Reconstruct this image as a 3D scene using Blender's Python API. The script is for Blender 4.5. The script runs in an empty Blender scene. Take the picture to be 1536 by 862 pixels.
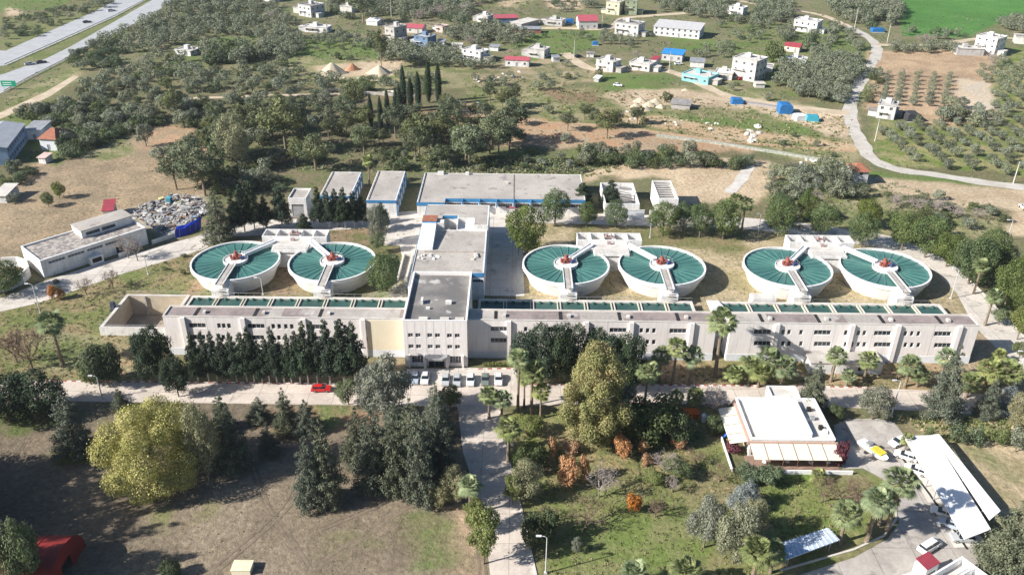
import bpy, math, random
import numpy as np
from mathutils import Vector, Matrix
random.seed(7)
R=math.radians
S=bpy.context.scene; COL=S.collection
# ---------------------------------------------------------------- camera model (units: metres)
FOC,PIT,ROL,HC=1271.43,R(28.731),R(-0.645),110.0
def ray(px,py):
    x,y=px-768,py-431
    c,s=math.cos(-ROL),math.sin(-ROL); x,y=x*c-y*s,x*s+y*c
    x/=FOC;y/=FOC; c,s=math.cos(PIT),math.sin(PIT)
    return Vector((x,c-y*s,-s-y*c))
def G(px,py,z=0.0):
    d=ray(px,py); t=(z-HC)/d.z
    return Vector((d.x*t,d.y*t,z))
def XF(px,py,yp):                      # where a picture point meets the upright plane y = yp
    d=ray(px,py); t=yp/d.y
    return d.x*t,HC+d.z*t
def PR(x,y,z=0.0):
    z-=HC;c,s=math.cos(PIT),math.sin(PIT)
    d=y*c-z*s;up=y*s+z*c;u=FOC*x/d;v=-FOC*up/d
    c,s=math.cos(ROL),math.sin(ROL)
    return 768+u*c-v*s,431+u*s+v*c
def PXM(px,py):                        # pixels per metre sideways at a ground point
    g=G(px,py); a=PR(g.x,g.y); b=PR(g.x+1,g.y); return b[0]-a[0]
def HT(px,pb,pt):
    g=G(px,pb); lo,hi=0,60
    for _ in range(30):
        m=(lo+hi)/2
        if PR(g.x,g.y,m)[1]>pt: lo=m
        else: hi=m
    return lo
cam=bpy.data.cameras.new('camera'); co=bpy.data.objects.new('camera',cam); COL.objects.link(co)
cam.sensor_width=36; cam.lens=FOC/1536*36; cam.clip_end=9000; cam.clip_start=1
co.location=(0,0,HC)
co.matrix_world=Matrix.Translation((0,0,HC))@Matrix.Rotation(R(90)-PIT,4,'X')@Matrix.Rotation(-ROL,4,'Z')
S.camera=co
# ---------------------------------------------------------------- light
EL,AZ=R(32.5),R(20)                   # shadows run to +x and a little away from the camera
w=bpy.data.worlds.new('World'); S.world=w; w.use_nodes=True
nt=w.node_tree; bg=nt.nodes['Background']; sk=nt.nodes.new('ShaderNodeTexSky'); sk.sky_type='NISHITA'
sk.sun_disc=False; sk.sun_elevation=EL; sk.altitude=100; sk.air_density=1.0; sk.dust_density=1.5; sk.ozone_density=1.0
sd=Vector((-math.cos(EL)*math.cos(AZ),-math.cos(EL)*math.sin(AZ),math.sin(EL)))
sk.sun_rotation=math.atan2(sd.x,sd.y)
hs_=nt.nodes.new('ShaderNodeHueSaturation'); hs_.inputs['Saturation'].default_value=1.35; nt.links.new(sk.outputs[0],hs_.inputs['Color']); nt.links.new(hs_.outputs[0],bg.inputs[0]); bg.inputs[1].default_value=0.062
sun=bpy.data.lights.new('sun','SUN'); so=bpy.data.objects.new('sun',sun); COL.objects.link(so)
sun.energy=5.0; sun.angle=R(0.6); sun.color=(1,0.955,0.89)
so.rotation_euler=sd.to_track_quat('Z','Y').to_euler(); so.location=(-300,0,300)
S.view_settings.view_transform='Standard'; S.view_settings.look='None'; S.view_settings.exposure=0.80; S.view_settings.gamma=1
S.render.engine='CYCLES'
S.render.resolution_x=1024; S.render.resolution_y=574
# ---------------------------------------------------------------- materials
MATS={}
def mat(key,c1,c2=None,scale=0.5,rough=0.85,bump=0.0,bscale=4.0,metal=0.0,fine=0.12,lo=0.4,hi=0.6,c3=None,s3=3.0,spec=0.3,streak=0.0):
    if key in MATS: return MATS[key]
    m=bpy.data.materials.new(key); MATS[key]=m; m.use_nodes=True
    n=m.node_tree.nodes; L=m.node_tree.links; b=n['Principled BSDF']
    b.inputs['Roughness'].default_value=rough; b.inputs['Metallic'].default_value=metal
    b.inputs['Specular IOR Level'].default_value=spec
    tc=n.new('ShaderNodeTexCoord')
    def noise(s,det=5,r=.6):
        t=n.new('ShaderNodeTexNoise'); t.inputs['Scale'].default_value=s; t.inputs['Detail'].default_value=det; t.inputs['Roughness'].default_value=r
        L.new(tc.outputs['Object'],t.inputs['Vector']); return t
    col=None
    if c2 is None: c2=tuple(x*.8 for x in c1)
    def mix(a,bcol,f):
        mx=n.new('ShaderNodeMix'); mx.data_type='RGBA'
        if isinstance(a,tuple): mx.inputs[6].default_value=(*a,1)
        else: L.new(a,mx.inputs[6])
        if isinstance(bcol,tuple): mx.inputs[7].default_value=(*bcol,1)
        else: L.new(bcol,mx.inputs[7])
        L.new(f,mx.inputs[0]); return mx.outputs[2]
    def ramp(o,a,bb):
        r=n.new('ShaderNodeMapRange'); L.new(o,r.inputs[0]); r.inputs[1].default_value=a; r.inputs[2].default_value=bb; return r.outputs[0]
    col=mix(c1,c2,ramp(noise(scale).outputs[0],lo,hi))
    if c3: col=mix(col,c3,ramp(noise(s3).outputs[0],.58,.68))
    if fine:
        v=ramp(noise(bscale,6,.7).outputs[0],.3,.7)
        h=n.new('ShaderNodeHueSaturation'); L.new(col,h.inputs['Color'])
        mr=n.new('ShaderNodeMapRange'); L.new(v,mr.inputs[0]); mr.inputs[3].default_value=1-fine; mr.inputs[4].default_value=1+fine
        L.new(mr.outputs[0],h.inputs['Value']); col=h.outputs[0]
    if streak:      # run-off stains: noise drawn out along z
        mp=n.new('ShaderNodeMapping'); mp.inputs['Scale'].default_value=(1.6,1.6,.12); L.new(tc.outputs['Object'],mp.inputs[0]); tn=n.new('ShaderNodeTexNoise'); tn.inputs['Scale'].default_value=1; tn.inputs['Detail'].default_value=6; tn.inputs['Roughness'].default_value=.7; L.new(mp.outputs[0],tn.inputs['Vector'])
        h2=n.new('ShaderNodeHueSaturation'); L.new(col,h2.inputs['Color']); q=n.new('ShaderNodeMapRange'); L.new(tn.outputs[0],q.inputs[0]); q.inputs[1].default_value=.4; q.inputs[2].default_value=.7; q.inputs[3].default_value=1.03; q.inputs[4].default_value=1-streak; L.new(q.outputs[0],h2.inputs['Value']); col=h2.outputs[0]
    L.new(col,b.inputs['Base Color'])
    if bump:
        bp=n.new('ShaderNodeBump'); bp.inputs['Strength'].default_value=1; bp.inputs['Distance'].default_value=bump
        L.new(noise(bscale,6,.7).outputs[0],bp.inputs['Height']); L.new(bp.outputs[0],b.inputs['Normal'])
    return m
def leafmat(key,c1,c2,c3=None,trans=.25,sc=.45,vary=.22,hue=1.0):
    if key in MATS: return MATS[key]
    m=bpy.data.materials.new(key); MATS[key]=m; m.use_nodes=True
    n=m.node_tree.nodes; L=m.node_tree.links; b=n['Principled BSDF']; out=n['Material Output']
    b.inputs['Roughness'].default_value=.75; b.inputs['Specular IOR Level'].default_value=.2
    tc=n.new('ShaderNodeTexCoord'); t=n.new('ShaderNodeTexNoise'); t.inputs['Scale'].default_value=sc; t.inputs['Detail'].default_value=3
    oi=n.new('ShaderNodeObjectInfo'); ad=n.new('ShaderNodeVectorMath'); L.new(tc.outputs['Object'],ad.inputs[0])
    mul=n.new('ShaderNodeMath'); mul.operation='MULTIPLY'; mul.inputs[1].default_value=50; L.new(oi.outputs['Random'],mul.inputs[0]); L.new(mul.outputs[0],ad.inputs[1])
    L.new(ad.outputs[0],t.inputs['Vector'])
    cr=n.new('ShaderNodeValToRGB'); L.new(t.outputs[0],cr.inputs[0])
    cr.color_ramp.elements[0].position=.36; cr.color_ramp.elements[0].color=(*c1,1)
    cr.color_ramp.elements[1].position=.64; cr.color_ramp.elements[1].color=(*c2,1)
    if c3:
        e=cr.color_ramp.elements.new(.75); e.color=(*c3,1)
    ge=n.new('ShaderNodeNewGeometry')
    h=n.new('ShaderNodeHueSaturation'); L.new(cr.outputs[0],h.inputs['Color'])
    a1=n.new('ShaderNodeMapRange'); L.new(oi.outputs['Random'],a1.inputs[0]); a1.inputs[3].default_value=1-vary; a1.inputs[4].default_value=1+vary
    a2=n.new('ShaderNodeMapRange'); L.new(ge.outputs['Random Per Island'],a2.inputs[0]); a2.inputs[3].default_value=.65; a2.inputs[4].default_value=1.4
    mm=n.new('ShaderNodeMath'); mm.operation='MULTIPLY'; L.new(a1.outputs[0],mm.inputs[0]); L.new(a2.outputs[0],mm.inputs[1]); L.new(mm.outputs[0],h.inputs['Value'])
    f7=n.new('ShaderNodeMath'); f7.operation='MULTIPLY'; f7.inputs[1].default_value=7.3; L.new(oi.outputs['Random'],f7.inputs[0]); fr=n.new('ShaderNodeMath'); fr.operation='FRACT'; L.new(f7.outputs[0],fr.inputs[0])
    hr=n.new('ShaderNodeMapRange'); L.new(fr.outputs[0],hr.inputs[0]); hr.inputs[3].default_value=.5-.025*hue; hr.inputs[4].default_value=.5+.02*hue; L.new(hr.outputs[0],h.inputs['Hue'])
    sr_=n.new('ShaderNodeMapRange'); L.new(fr.outputs[0],sr_.inputs[0]); sr_.inputs[3].default_value=1.15; sr_.inputs[4].default_value=.75; L.new(sr_.outputs[0],h.inputs['Saturation'])
    L.new(h.outputs[0],b.inputs['Base Color'])
    if trans:
        tr=n.new('ShaderNodeBsdfTranslucent'); L.new(h.outputs[0],tr.inputs['Color']); ms=n.new('ShaderNodeMixShader'); ms.inputs[0].default_value=trans
        L.new(b.outputs[0],ms.inputs[1]); L.new(tr.outputs[0],ms.inputs[2]); L.new(ms.outputs[0],out.inputs['Surface'])
    return m
white=mat('white_render',(.80,.79,.77),(.70,.685,.66),scale=.25,bump=.01,c3=(.56,.53,.49),s3=.6,streak=.2)
whitest=mat('white_sheet',(.86,.86,.86),(.80,.80,.80),scale=.2,rough=.5)
beige=mat('beige_render',(.84,.785,.755),(.79,.74,.705),scale=.15,bump=.01,streak=.13)
cream=mat('cream_render',(.80,.71,.53),(.75,.66,.5),scale=.12)
plinth=mat('painted_plinth',(.74,.76,.80),(.66,.68,.72),scale=.3)
conc=mat('weathered_concrete',(.50,.47,.43),(.38,.35,.32),scale=.3,bump=.02,c3=(.3,.28,.26),s3=.8)
concd=mat('dark_concrete',(.30,.28,.26),(.20,.185,.17),scale=.4,c3=(.12,.11,.1),s3=1.2)
concl=mat('pale_concrete',(.62,.59,.54),(.50,.47,.43),scale=.3)
roofg=mat('roof_gravel',(.45,.415,.375),(.36,.33,.30),scale=.12,bump=.03,bscale=2,c3=(.26,.24,.22),s3=.3,fine=.2)
roofb=mat('roof_felt_brown',(.30,.25,.235),(.22,.185,.175),scale=.2,c3=(.46,.43,.40),s3=.14,bscale=1.5,fine=.2)
roofd=mat('roof_felt_grey',(.15,.145,.14),(.24,.225,.21),scale=.13,c3=(.48,.46,.43),s3=.22,bscale=2,lo=.42,hi=.58)
blue=mat('blue_trim',(.06,.25,.48),(.05,.20,.40),scale=.5)
glass=mat('window_glass',(.03,.04,.05),(.05,.06,.07),scale=1,rough=.15,fine=0,spec=.6)
framem=mat('window_frame',(.5,.5,.5),(.4,.4,.4))
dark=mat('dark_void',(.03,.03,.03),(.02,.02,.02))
steel=mat('grey_metal',(.45,.46,.47),(.35,.35,.36),rough=.5,metal=.4)
redp=mat('red_drive_paint',(.33,.10,.075),(.24,.08,.06),scale=1.5)
redroof=mat('red_sheet_roof',(.34,.05,.075),(.26,.045,.06),scale=.5)
tile=mat('terracotta_tile',(.36,.15,.09),(.27,.11,.07),scale=1)
kred=mat('kerb_red',(.40,.12,.08),(.33,.12,.09)); kwhite=mat('kerb_white',(.75,.73,.70),(.6,.58,.55))
bark=mat('bark_grey',(.22,.18,.14),(.13,.10,.08),scale=3); wbark=mat('bark_whitewashed',(.62,.60,.56),(.5,.48,.44),scale=3)
pbark=mat('palm_bark',(.25,.20,.15),(.17,.13,.09),scale=3)
twig=mat('twigs_pale',(.36,.31,.28),(.26,.22,.20),scale=1); twigb=mat('twigs_brown',(.22,.155,.11),(.15,.11,.08),scale=1)
tealw=None
def watermat(key,c1,c2,rough=.12):
    m=mat(key,c1,c2,scale=.25,rough=rough,fine=.05,bump=.01,bscale=3,spec=.35); return m
water=watermat('teal_water',(.07,.185,.165),(.052,.15,.138),rough=.4); waterd=watermat('basin_water',(.05,.11,.095),(.035,.08,.07),rough=.3)
trough=mat('trough_green',(.10,.235,.205),(.085,.205,.18),scale=1)
# ---------------------------------------------------------------- mesh building
class MB:
    def __init__(s): s.v=[];s.f=[];s.m=[]
    def add(s,vs,fs,m=0):
        o=len(s.v); s.v+= [tuple(v) for v in vs]; s.f+= [tuple(i+o for i in f) for f in fs]; s.m+= [m]*len(fs); return s
    def box(s,x0,x1,y0,y1,z0,z1,m=0):
        return s.add([(x0,y0,z0),(x1,y0,z0),(x1,y1,z0),(x0,y1,z0),(x0,y0,z1),(x1,y0,z1),(x1,y1,z1),(x0,y1,z1)],
            [(0,3,2,1),(4,5,6,7),(0,1,5,4),(1,2,6,5),(2,3,7,6),(3,0,4,7)],m)
    def obox(s,c,l,wd,h,a=0,m=0,z0=None):   # box centred at c, turned by a about z; z0 = bottom
        ca,sa=math.cos(a),math.sin(a); zb=c[2] if z0 is None else z0
        p=[(-l/2,-wd/2),(l/2,-wd/2),(l/2,wd/2),(-l/2,wd/2)]
        vs=[(c[0]+x*ca-y*sa,c[1]+x*sa+y*ca,z) for z in (zb,zb+h) for x,y in p]
        return s.add(vs,[(0,3,2,1),(4,5,6,7),(0,1,5,4),(1,2,6,5),(2,3,7,6),(3,0,4,7)],m)
    def prism(s,poly,z0,z1,m=0):
        n=len(poly); vs=[(p[0],p[1],z0) for p in poly]+[(p[0],p[1],z1) for p in poly]
        return s.add(vs,[tuple(range(n-1,-1,-1)),tuple(range(n,2*n))]+[(i,(i+1)%n,n+(i+1)%n,n+i) for i in range(n)],m)
    def sheet(s,pts,m=0): return s.add(pts,[tuple(range(len(pts)))],m)
    def bar(s,a,b,wd,h,m=0):                # beam with rectangular section from a to b
        a=Vector(a);b=Vector(b);d=(b-a).normalized(); up=Vector((0,0,1))
        if abs(d.z)>.98: up=Vector((0,1,0))
        x=d.cross(up).normalized()*wd/2; z=x.cross(d).normalized()*h/2
        vs=[p+q for p in (a,b) for q in (-x-z,x-z,x+z,-x+z)]
        return s.add(vs,[(0,1,2,3),(7,6,5,4),(0,4,5,1),(1,5,6,2),(2,6,7,3),(3,7,4,0)],m)
    def tube(s,pts,rs,n=6,m=0,cap=True):
        pts=[Vector(p) for p in pts]; rings=[]
        if not isinstance(rs,(list,tuple)): rs=[rs]*len(pts)
        vs=[]
        for i,p in enumerate(pts):
            d=(pts[min(i+1,len(pts)-1)]-pts[max(i-1,0)]).normalized()
            u=d.cross(Vector((0,0,1)) if abs(d.z)<.9 else Vector((1,0,0))).normalized(); v=d.cross(u)
            vs+=[p+rs[i]*(u*math.cos(2*math.pi*k/n)+v*math.sin(2*math.pi*k/n)) for k in range(n)]
        fs=[(i*n+k,i*n+(k+1)%n,(i+1)*n+(k+1)%n,(i+1)*n+k) for i in range(len(pts)-1) for k in range(n)]
        if cap: fs+=[tuple(range(n-1,-1,-1)),tuple(range((len(pts)-1)*n,len(pts)*n))]
        return s.add(vs,fs,m)
    def lathe(s,prof,n=48,c=(0,0),m=0):     # prof: list of (r,z), open
        vs=[(c[0]+r*math.cos(2*math.pi*k/n),c[1]+r*math.sin(2*math.pi*k/n),z) for r,z in prof for k in range(n)]
        return s.add(vs,[(i*n+k,i*n+(k+1)%n,(i+1)*n+(k+1)%n,(i+1)*n+k) for i in range(len(prof)-1) for k in range(n)],m)
    def disc(s,r,z,n=48,c=(0,0),m=0): return s.add([(c[0]+r*math.cos(2*math.pi*k/n),c[1]+r*math.sin(2*math.pi*k/n),z) for k in range(n)],[tuple(range(n))],m)
    def facade(s,x0,x1,z0,z1,y,th,holes,m=0):   # wall in the xz plane, front at y, thickness th towards +y, with openings (x0,x1,z0,z1)
        holes=[(max(a,x0),min(b,x1),max(c,z0),min(d,z1)) for a,b,c,d in holes]
        xs=sorted({round(v,3) for h in holes for v in h[:2]}|{x0,x1}); 
        for i in range(len(xs)-1):
            xm=(xs[i]+xs[i+1])/2; hz=sorted([(h[2],h[3]) for h in holes if h[0]<xm<h[1]]); z=z0
            for a,b in hz:
                if a>z+1e-4: s.box(xs[i],xs[i+1],y,y+th,z,a,m)
                z=max(z,b)
            if z<z1-1e-4: s.box(xs[i],xs[i+1],y,y+th,z,z1,m)
        return s
    def mesh(s,name,mats,smooth=False):
        me=bpy.data.meshes.new(name); me.from_pydata([tuple(v) for v in s.v],[],s.f)
        for q in (mats if isinstance(mats,(list,tuple)) else [mats]): me.materials.append(q)
        me.polygons.foreach_set('material_index',s.m)
        if smooth: me.polygons.foreach_set('use_smooth',[True]*len(s.f))
        me.update(); return me
    def build(s,name,mats,parent=None,smooth=False,label=None):
        o=bpy.data.objects.new(name,s.mesh(name,mats,smooth)); COL.objects.link(o)
        if parent: o.parent=parent
        if label: o['label']=label
        return o
def tag(o,label=None,cat=None,group=None,kind=None):
    if label: o['label']=label
    if cat: o['category']=cat
    if group: o['group']=group
    if kind: o['kind']=kind
    return o
def thing(name,label,cat,loc=(0,0,0),rz=0,group=None):
    o=bpy.data.objects.new(name,None); COL.objects.link(o); o.location=loc; o.rotation_euler=(0,0,rz); o.empty_display_size=1
    return tag(o,label,cat,group)
def link_obj(name,me,parent=None):
    o=bpy.data.objects.new(name,me); COL.objects.link(o)
    if parent: o.parent=parent
    return o
def inpoly(x,y,poly):
    c=False;n=len(poly)
    for i in range(n):
        x1,y1=poly[i];x2,y2=poly[i-1]
        if (y1>y)!=(y2>y) and x<(x2-x1)*(y-y1)/(y2-y1)+x1: c=not c
    return c
ORD=['first','second','third','fourth','fifth','sixth','seventh','eighth','ninth','tenth','eleventh','twelfth','thirteenth','fourteenth','fifteenth','sixteenth','seventeenth','eighteenth','nineteenth','twentieth']
# ---------------------------------------------------------------- ground: one sheet, land cover as colour attributes
TAN=(.40,.31,.21);TAN2=(.30,.235,.155);SAND=(.56,.45,.32);SAND2=(.45,.35,.235);SOIL=(.205,.165,.12);SOIL2=(.15,.122,.09)
GRN=(.155,.18,.07);GRN2=(.12,.145,.055);VIV=(.125,.19,.055);VIV2=(.10,.16,.05);OLV=(.14,.15,.075);RED=(.36,.20,.12);RED2=(.24,.13,.08);DRY=(.29,.26,.15);PALE=(.5,.44,.36);DK=(.10,.105,.055)
ZONES=[  # polygon in picture points, colour a, colour b, edge jitter (points)
 ([(-200,-60),(1800,-60),(1800,120),(-200,120)],(.15,.17,.075),(.21,.185,.115),4),
 ([(-200,300),(-200,-60),(260,-60),(180,60),(60,150),(-20,200)],(.15,.175,.07),(.20,.18,.105),3),
 ([(-20,12),(110,2),(112,12),(60,30),(-20,34)],VIV,GRN,2),
 ([(0,28),(25,34),(22,40),(0,42)],SAND,SAND2,2),
 ([(0,62),(105,40),(235,-2),(300,-2),(120,80),(0,128),(0,100)],(.14,.17,.06),(.20,.20,.10),3),
 ([(0,165),(105,118),(115,130),(60,172),(0,200)],GRN,DRY,3),
 ([(300,66),(378,64),(368,80),(305,82)],VIV,GRN,2),
 ([(240,100),(290,92),(300,115),(250,125)],GRN,VIV,3),
 ([(700,-10),(810,-10),(770,12),(700,8)],GRN,SAND2,3),
 ([(800,-10),(890,-10),(860,12),(815,12)],SAND,SAND2,3),
 ([(1336,-20),(1600,-20),(1520,14),(1480,22),(1440,42),(1345,40)],(.075,.19,.045),(.095,.21,.055),2),
 ([(400,62),(560,68),(560,92),(440,100),(400,95)],VIV,GRN,4),
 ([(395,92),(620,92),(720,100),(720,132),(560,140),(430,128)],GRN,DRY,4),
 ([(465,105),(600,92),(585,118),(500,122),(470,118)],SAND,SAND2,2),
 ([(650,100),(760,95),(780,120),(700,130),(650,120)],GRN,DRY,3),
 ([(560,30),(760,45),(800,40),(960,35),(960,46),(800,52),(740,62),(560,60)],(.22,.2,.11),(.3,.26,.17),3),
 ([(800,42),(905,42),(890,62),(830,90),(780,88),(760,66)],VIV,GRN,4),
 ([(990,48),(1130,58),(1130,72),(1010,70)],VIV,GRN,4),
 ([(1060,28),(1250,20),(1320,110),(1270,150),(1200,140),(1120,120),(1110,60)],(.13,.18,.055),(.2,.19,.1),4),
 ([(1215,40),(1290,50),(1300,60),(1290,100),(1240,90)],VIV,GRN,4),
 ([(690,104),(760,118),(850,130),(1090,118),(1260,160),(1285,235),(1000,200),(850,200),(740,170),(690,150)],GRN,DRY,5),
 ([(880,105),(1000,105),(1000,130),(940,138),(880,132)],VIV,GRN,4),
 ([(900,165),(1260,175),(1240,195),(1000,185)],GRN,VIV,5),
 ([(700,100),(860,80),(905,100),(880,118),(780,142),(700,128)],(.17,.18,.085),(.36,.29,.19),4),
 ([(805,134),(885,132),(895,148),(830,152)],(.24,.16,.11),(.2,.17,.09),5),
 ([(930,130),(1010,128),(1120,140),(1220,152),(1275,160),(1278,190),(1240,196),(1210,180),(1130,158),(1010,150),(940,160),(900,140)],SAND,SAND2,4),
 ([(1170,165),(1278,155),(1280,190),(1240,196)],SAND,TAN,3),
 ([(900,160),(1100,186),(1290,206),(1290,216),(1060,200),(880,172)],(.46,.33,.2),SAND2,3),
 ([(690,155),(760,175),(900,188),(1100,205),(1140,218),(1000,225),(900,222),(760,218),(690,200)],(.42,.265,.16),TAN,5),
 ([(1140,200),(1290,215),(1270,240),(1150,225)],GRN,DRY,3),
 ([(560,140),(700,180),(700,210),(600,205)],(.27,.185,.115),(.15,.16,.075),5),
 ([(250,150),(420,140),(560,150),(600,230),(640,260),(420,320),(300,300),(240,250)],(.13,.145,.065),(.19,.16,.10),5),
 ([(600,225),(1000,222),(1010,240),(880,262),(640,262),(560,262)],GRN,OLV,4),
 ([(870,255),(960,238),(1060,232),(1150,232),(1170,262),(1130,300),(1000,300),(1000,262),(900,262),(868,275)],(.53,.42,.29),SAND2,3),
 ([(1180,240),(1310,250),(1330,290),(1500,300),(1500,340),(1300,340),(1150,340),(1150,290)],GRN,DRY,4),
 ([(1290,245),(1536,265),(1600,270),(1600,345),(1500,335),(1520,300),(1400,290),(1300,270)],(.52,.42,.29),SAND2,3),
 ([(1260,240),(1560,262),(1560,270),(1260,250)],GRN,VIV,2),
 ([(1290,65),(1400,60),(1490,62),(1480,100),(1480,165),(1420,175),(1330,160),(1290,150),(1300,100)],(.47,.34,.22),(.36,.26,.17),4),
 ([(1430,100),(1480,110),(1490,165),(1430,160)],SAND,PALE,4),
 ([(1480,60),(1640,40),(1640,260),(1480,240),(1310,235),(1300,165),(1420,175),(1490,165)],(.14,.19,.05),(.3,.27,.14),4),
 ([(-20,345),(40,262),(170,235),(240,200),(285,205),(310,240),(300,270),(310,300),(180,345),(40,385),(-20,470)],(.36,.275,.18),(.265,.21,.14),4),
 ([(120,225),(178,222),(200,240),(160,255),(110,250)],GRN,DRY,3),
 ([(180,190),(300,205),(320,240),(230,262),(200,220)],(.42,.27,.17),TAN2,4),
 ([(-40,180),(110,190),(200,210),(80,262),(-40,262)],(.12,.17,.05),(.17,.19,.08),3),
 ([(180,330),(300,300),(330,350),(250,372),(215,350)],PALE,(.40,.37,.33),3),
 ([(-40,480),(150,425),(290,385),(290,450),(190,450),(150,500),(240,540),(240,590),(-40,590)],(.16,.185,.065),(.27,.215,.12),4),
 ([(60,520),(150,510),(160,560),(60,580)],GRN,DRY,4),
 ([(170,515),(240,540),(235,580),(170,570)],(.34,.22,.13),DRY,4),
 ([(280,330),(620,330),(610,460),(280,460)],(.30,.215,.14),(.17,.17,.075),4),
 ([(560,395),(615,380),(612,455),(560,455)],GRN,PALE,3),
 ([(780,325),(1110,330),(1300,345),(1420,390),(1470,460),(780,460)],(.44,.36,.235),(.30,.26,.145),4),
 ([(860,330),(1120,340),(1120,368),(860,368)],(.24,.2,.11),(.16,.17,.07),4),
 ([(240,545),(610,540),(610,580),(240,588)],(.27,.215,.14),(.17,.175,.08),3),
 ([(770,535),(1600,520),(1600,590),(1300,572),(1000,574),(780,580)],(.37,.27,.17),(.20,.185,.08),4),
 ([(780,540),(900,535),(900,572),(785,576)],GRN,DRY,3),
 ([(1440,480),(1536,500),(1600,540),(1440,540)],SAND2,TAN,3),
 ([(-60,610),(700,612),(700,680),(728,750),(750,880),(-60,880)],(.22,.175,.125),(.165,.135,.10),4),
 ([(240,720),(700,680),(730,760),(740,880),(200,880)],(.265,.215,.155),(.20,.162,.115),5),
 ([(615,785),(685,780),(692,850),(636,862)],VIV,(.2,.19,.1),5),
 ([(470,800),(570,790),(590,830),(500,850)],(.19,.185,.09),(.235,.19,.135),6),
 ([(90,690),(150,684),(160,706),(100,714)],VIV,GRN,4),
 ([(180,628),(235,615),(240,650),(190,665)],GRN,DRY,4),
 ([(230,770),(330,765),(340,800),(250,820)],(.2,.195,.09),(.235,.19,.135),6),
 ([(680,740),(722,720),(748,880),(690,880)],(.42,.31,.21),TAN2,3),
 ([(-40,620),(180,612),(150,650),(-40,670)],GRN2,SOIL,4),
 ([(380,620),(600,618),(560,650),(400,660)],(.3,.2,.13),GRN,4),
 ([(752,610),(1110,605),(1110,700),(1270,700),(1360,690),(1350,770),(1260,830),(1180,880),(820,880),(770,760)],(.17,.20,.065),(.26,.225,.12),5),
 ([(810,640),(1080,640),(1000,720),(830,720)],(.33,.26,.14),(.17,.18,.07),5),
 ([(860,770),(1080,770),(1080,880),(850,880)],(.155,.205,.06),(.22,.22,.10),5),
 ([(1130,700),(1260,700),(1270,790),(1170,800)],(.14,.20,.05),(.2,.21,.08),4),
 ([(1340,600),(1536,605),(1600,610),(1600,640),(1540,650),(1440,650),(1380,640)],(.15,.19,.06),(.3,.26,.15),4),
 ([(1425,650),(1540,640),(1620,640),(1620,760),(1540,760),(1480,745)],(.45,.36,.235),(.32,.27,.155),4),
 ([(1445,655),(1470,655),(1536,700),(1536,715)],GRN,DRY,3),
 ([(1430,800),(1536,780),(1600,800),(1600,880),(1500,862)],(.2,.2,.09),TAN,4),
]
xs=list(np.arange(-430,430.1,1.6)); xs=[-4000,-1500,-700]+xs+[700,1500,4000]
ys=[-600,20]
y=70.
while y<760: ys.append(y); y+=1.0 if y<200 else (1.4 if y<320 else 2.2)
ys+=[1000,2000,6000]
xs=sorted(xs+[-99.25,-83.55]); ys=sorted(ys+[174.65,190.55])
X,Y=np.meshgrid(np.array(xs),np.array(ys)); nx,ny=len(xs),len(ys)
Xf=X.ravel();Yf=Y.ravel()
c,s=math.cos(PIT),math.sin(PIT)
def vnoise(x,y,sc,seed):
    rs=np.random.RandomState(seed); T=rs.rand(256,256); x=x/sc+1000;y=y/sc+1000
    xi=np.floor(x).astype(int);yi=np.floor(y).astype(int);fx=x-xi;fy=y-yi;fx=fx*fx*(3-2*fx);fy=fy*fy*(3-2*fy)
    a=T[xi%256,yi%256];b=T[(xi+1)%256,yi%256];d=T[xi%256,(yi+1)%256];e=T[(xi+1)%256,(yi+1)%256]
    return (a*(1-fx)+b*fx)*(1-fy)+(d*(1-fx)+e*fx)*fy
dd=np.maximum(Yf*c+HC*s,5); up=Yf*s-HC*c
U=FOC*Xf/dd; V=-FOC*up/dd
cr,sr=math.cos(ROL),math.sin(ROL)
PXa=768+U*cr-V*sr; PYa=431+U*sr+V*cr
j1=(vnoise(Xf,Yf,5,1)-.5)+(vnoise(Xf,Yf,2,2)-.5)*.6; j2=(vnoise(Xf,Yf,5,3)-.5)+(vnoise(Xf,Yf,2,4)-.5)*.6
CA=np.tile(np.array(OLV),(len(Xf),1)); CB=np.tile(np.array((.19,.165,.095)),(len(Xf),1))
def npin(x,y,poly):
    r=np.zeros(len(x),bool);n=len(poly)
    for i in range(n):
        x1,y1=poly[i];x2,y2=poly[i-1]
        if y1==y2: continue
        r^=((y1>y)!=(y2>y))&(x<(x2-x1)*(y-y1)/(y2-y1)+x1)
    return r
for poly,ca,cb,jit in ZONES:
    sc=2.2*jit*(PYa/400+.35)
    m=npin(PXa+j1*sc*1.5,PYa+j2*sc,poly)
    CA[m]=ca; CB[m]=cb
# a light blur so cover types grade into each other
def blur(A):
    A=A.reshape(ny,nx,3); B=A.copy(); B[1:-1,1:-1]=(A[1:-1,1:-1]*2+A[:-2,1:-1]+A[2:,1:-1]+A[1:-1,:-2]+A[1:-1,2:])/6; return B.reshape(-1,3)
CA=blur(CA);CB=blur(CB)
me=bpy.data.meshes.new('ground'); me.vertices.add(nx*ny)
me.vertices.foreach_set('co',np.stack([Xf,Yf,np.zeros_like(Xf)],-1).ravel())
ii=(np.arange(ny-1)[:,None]*nx+np.arange(nx-1)[None]).ravel()
xa,ya=np.array(xs),np.array(ys); ix,iy=ii%nx,ii//nx   # the sunken pit leaves a hole in the ground
ii=ii[~((xa[ix]>-99.3)&(xa[np.minimum(ix+1,nx-1)]<-83.5)&(ya[iy]>174.6)&(ya[np.minimum(iy+1,ny-1)]<190.6))]
q=np.stack([ii,ii+1,ii+1+nx,ii+nx],-1).ravel()
me.loops.add(len(q)); me.loops.foreach_set('vertex_index',q.astype(np.int32)); me.polygons.add(len(ii)); me.polygons.foreach_set('loop_start',np.arange(0,len(q),4,dtype=np.int32))
me.update(calc_edges=True)
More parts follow.
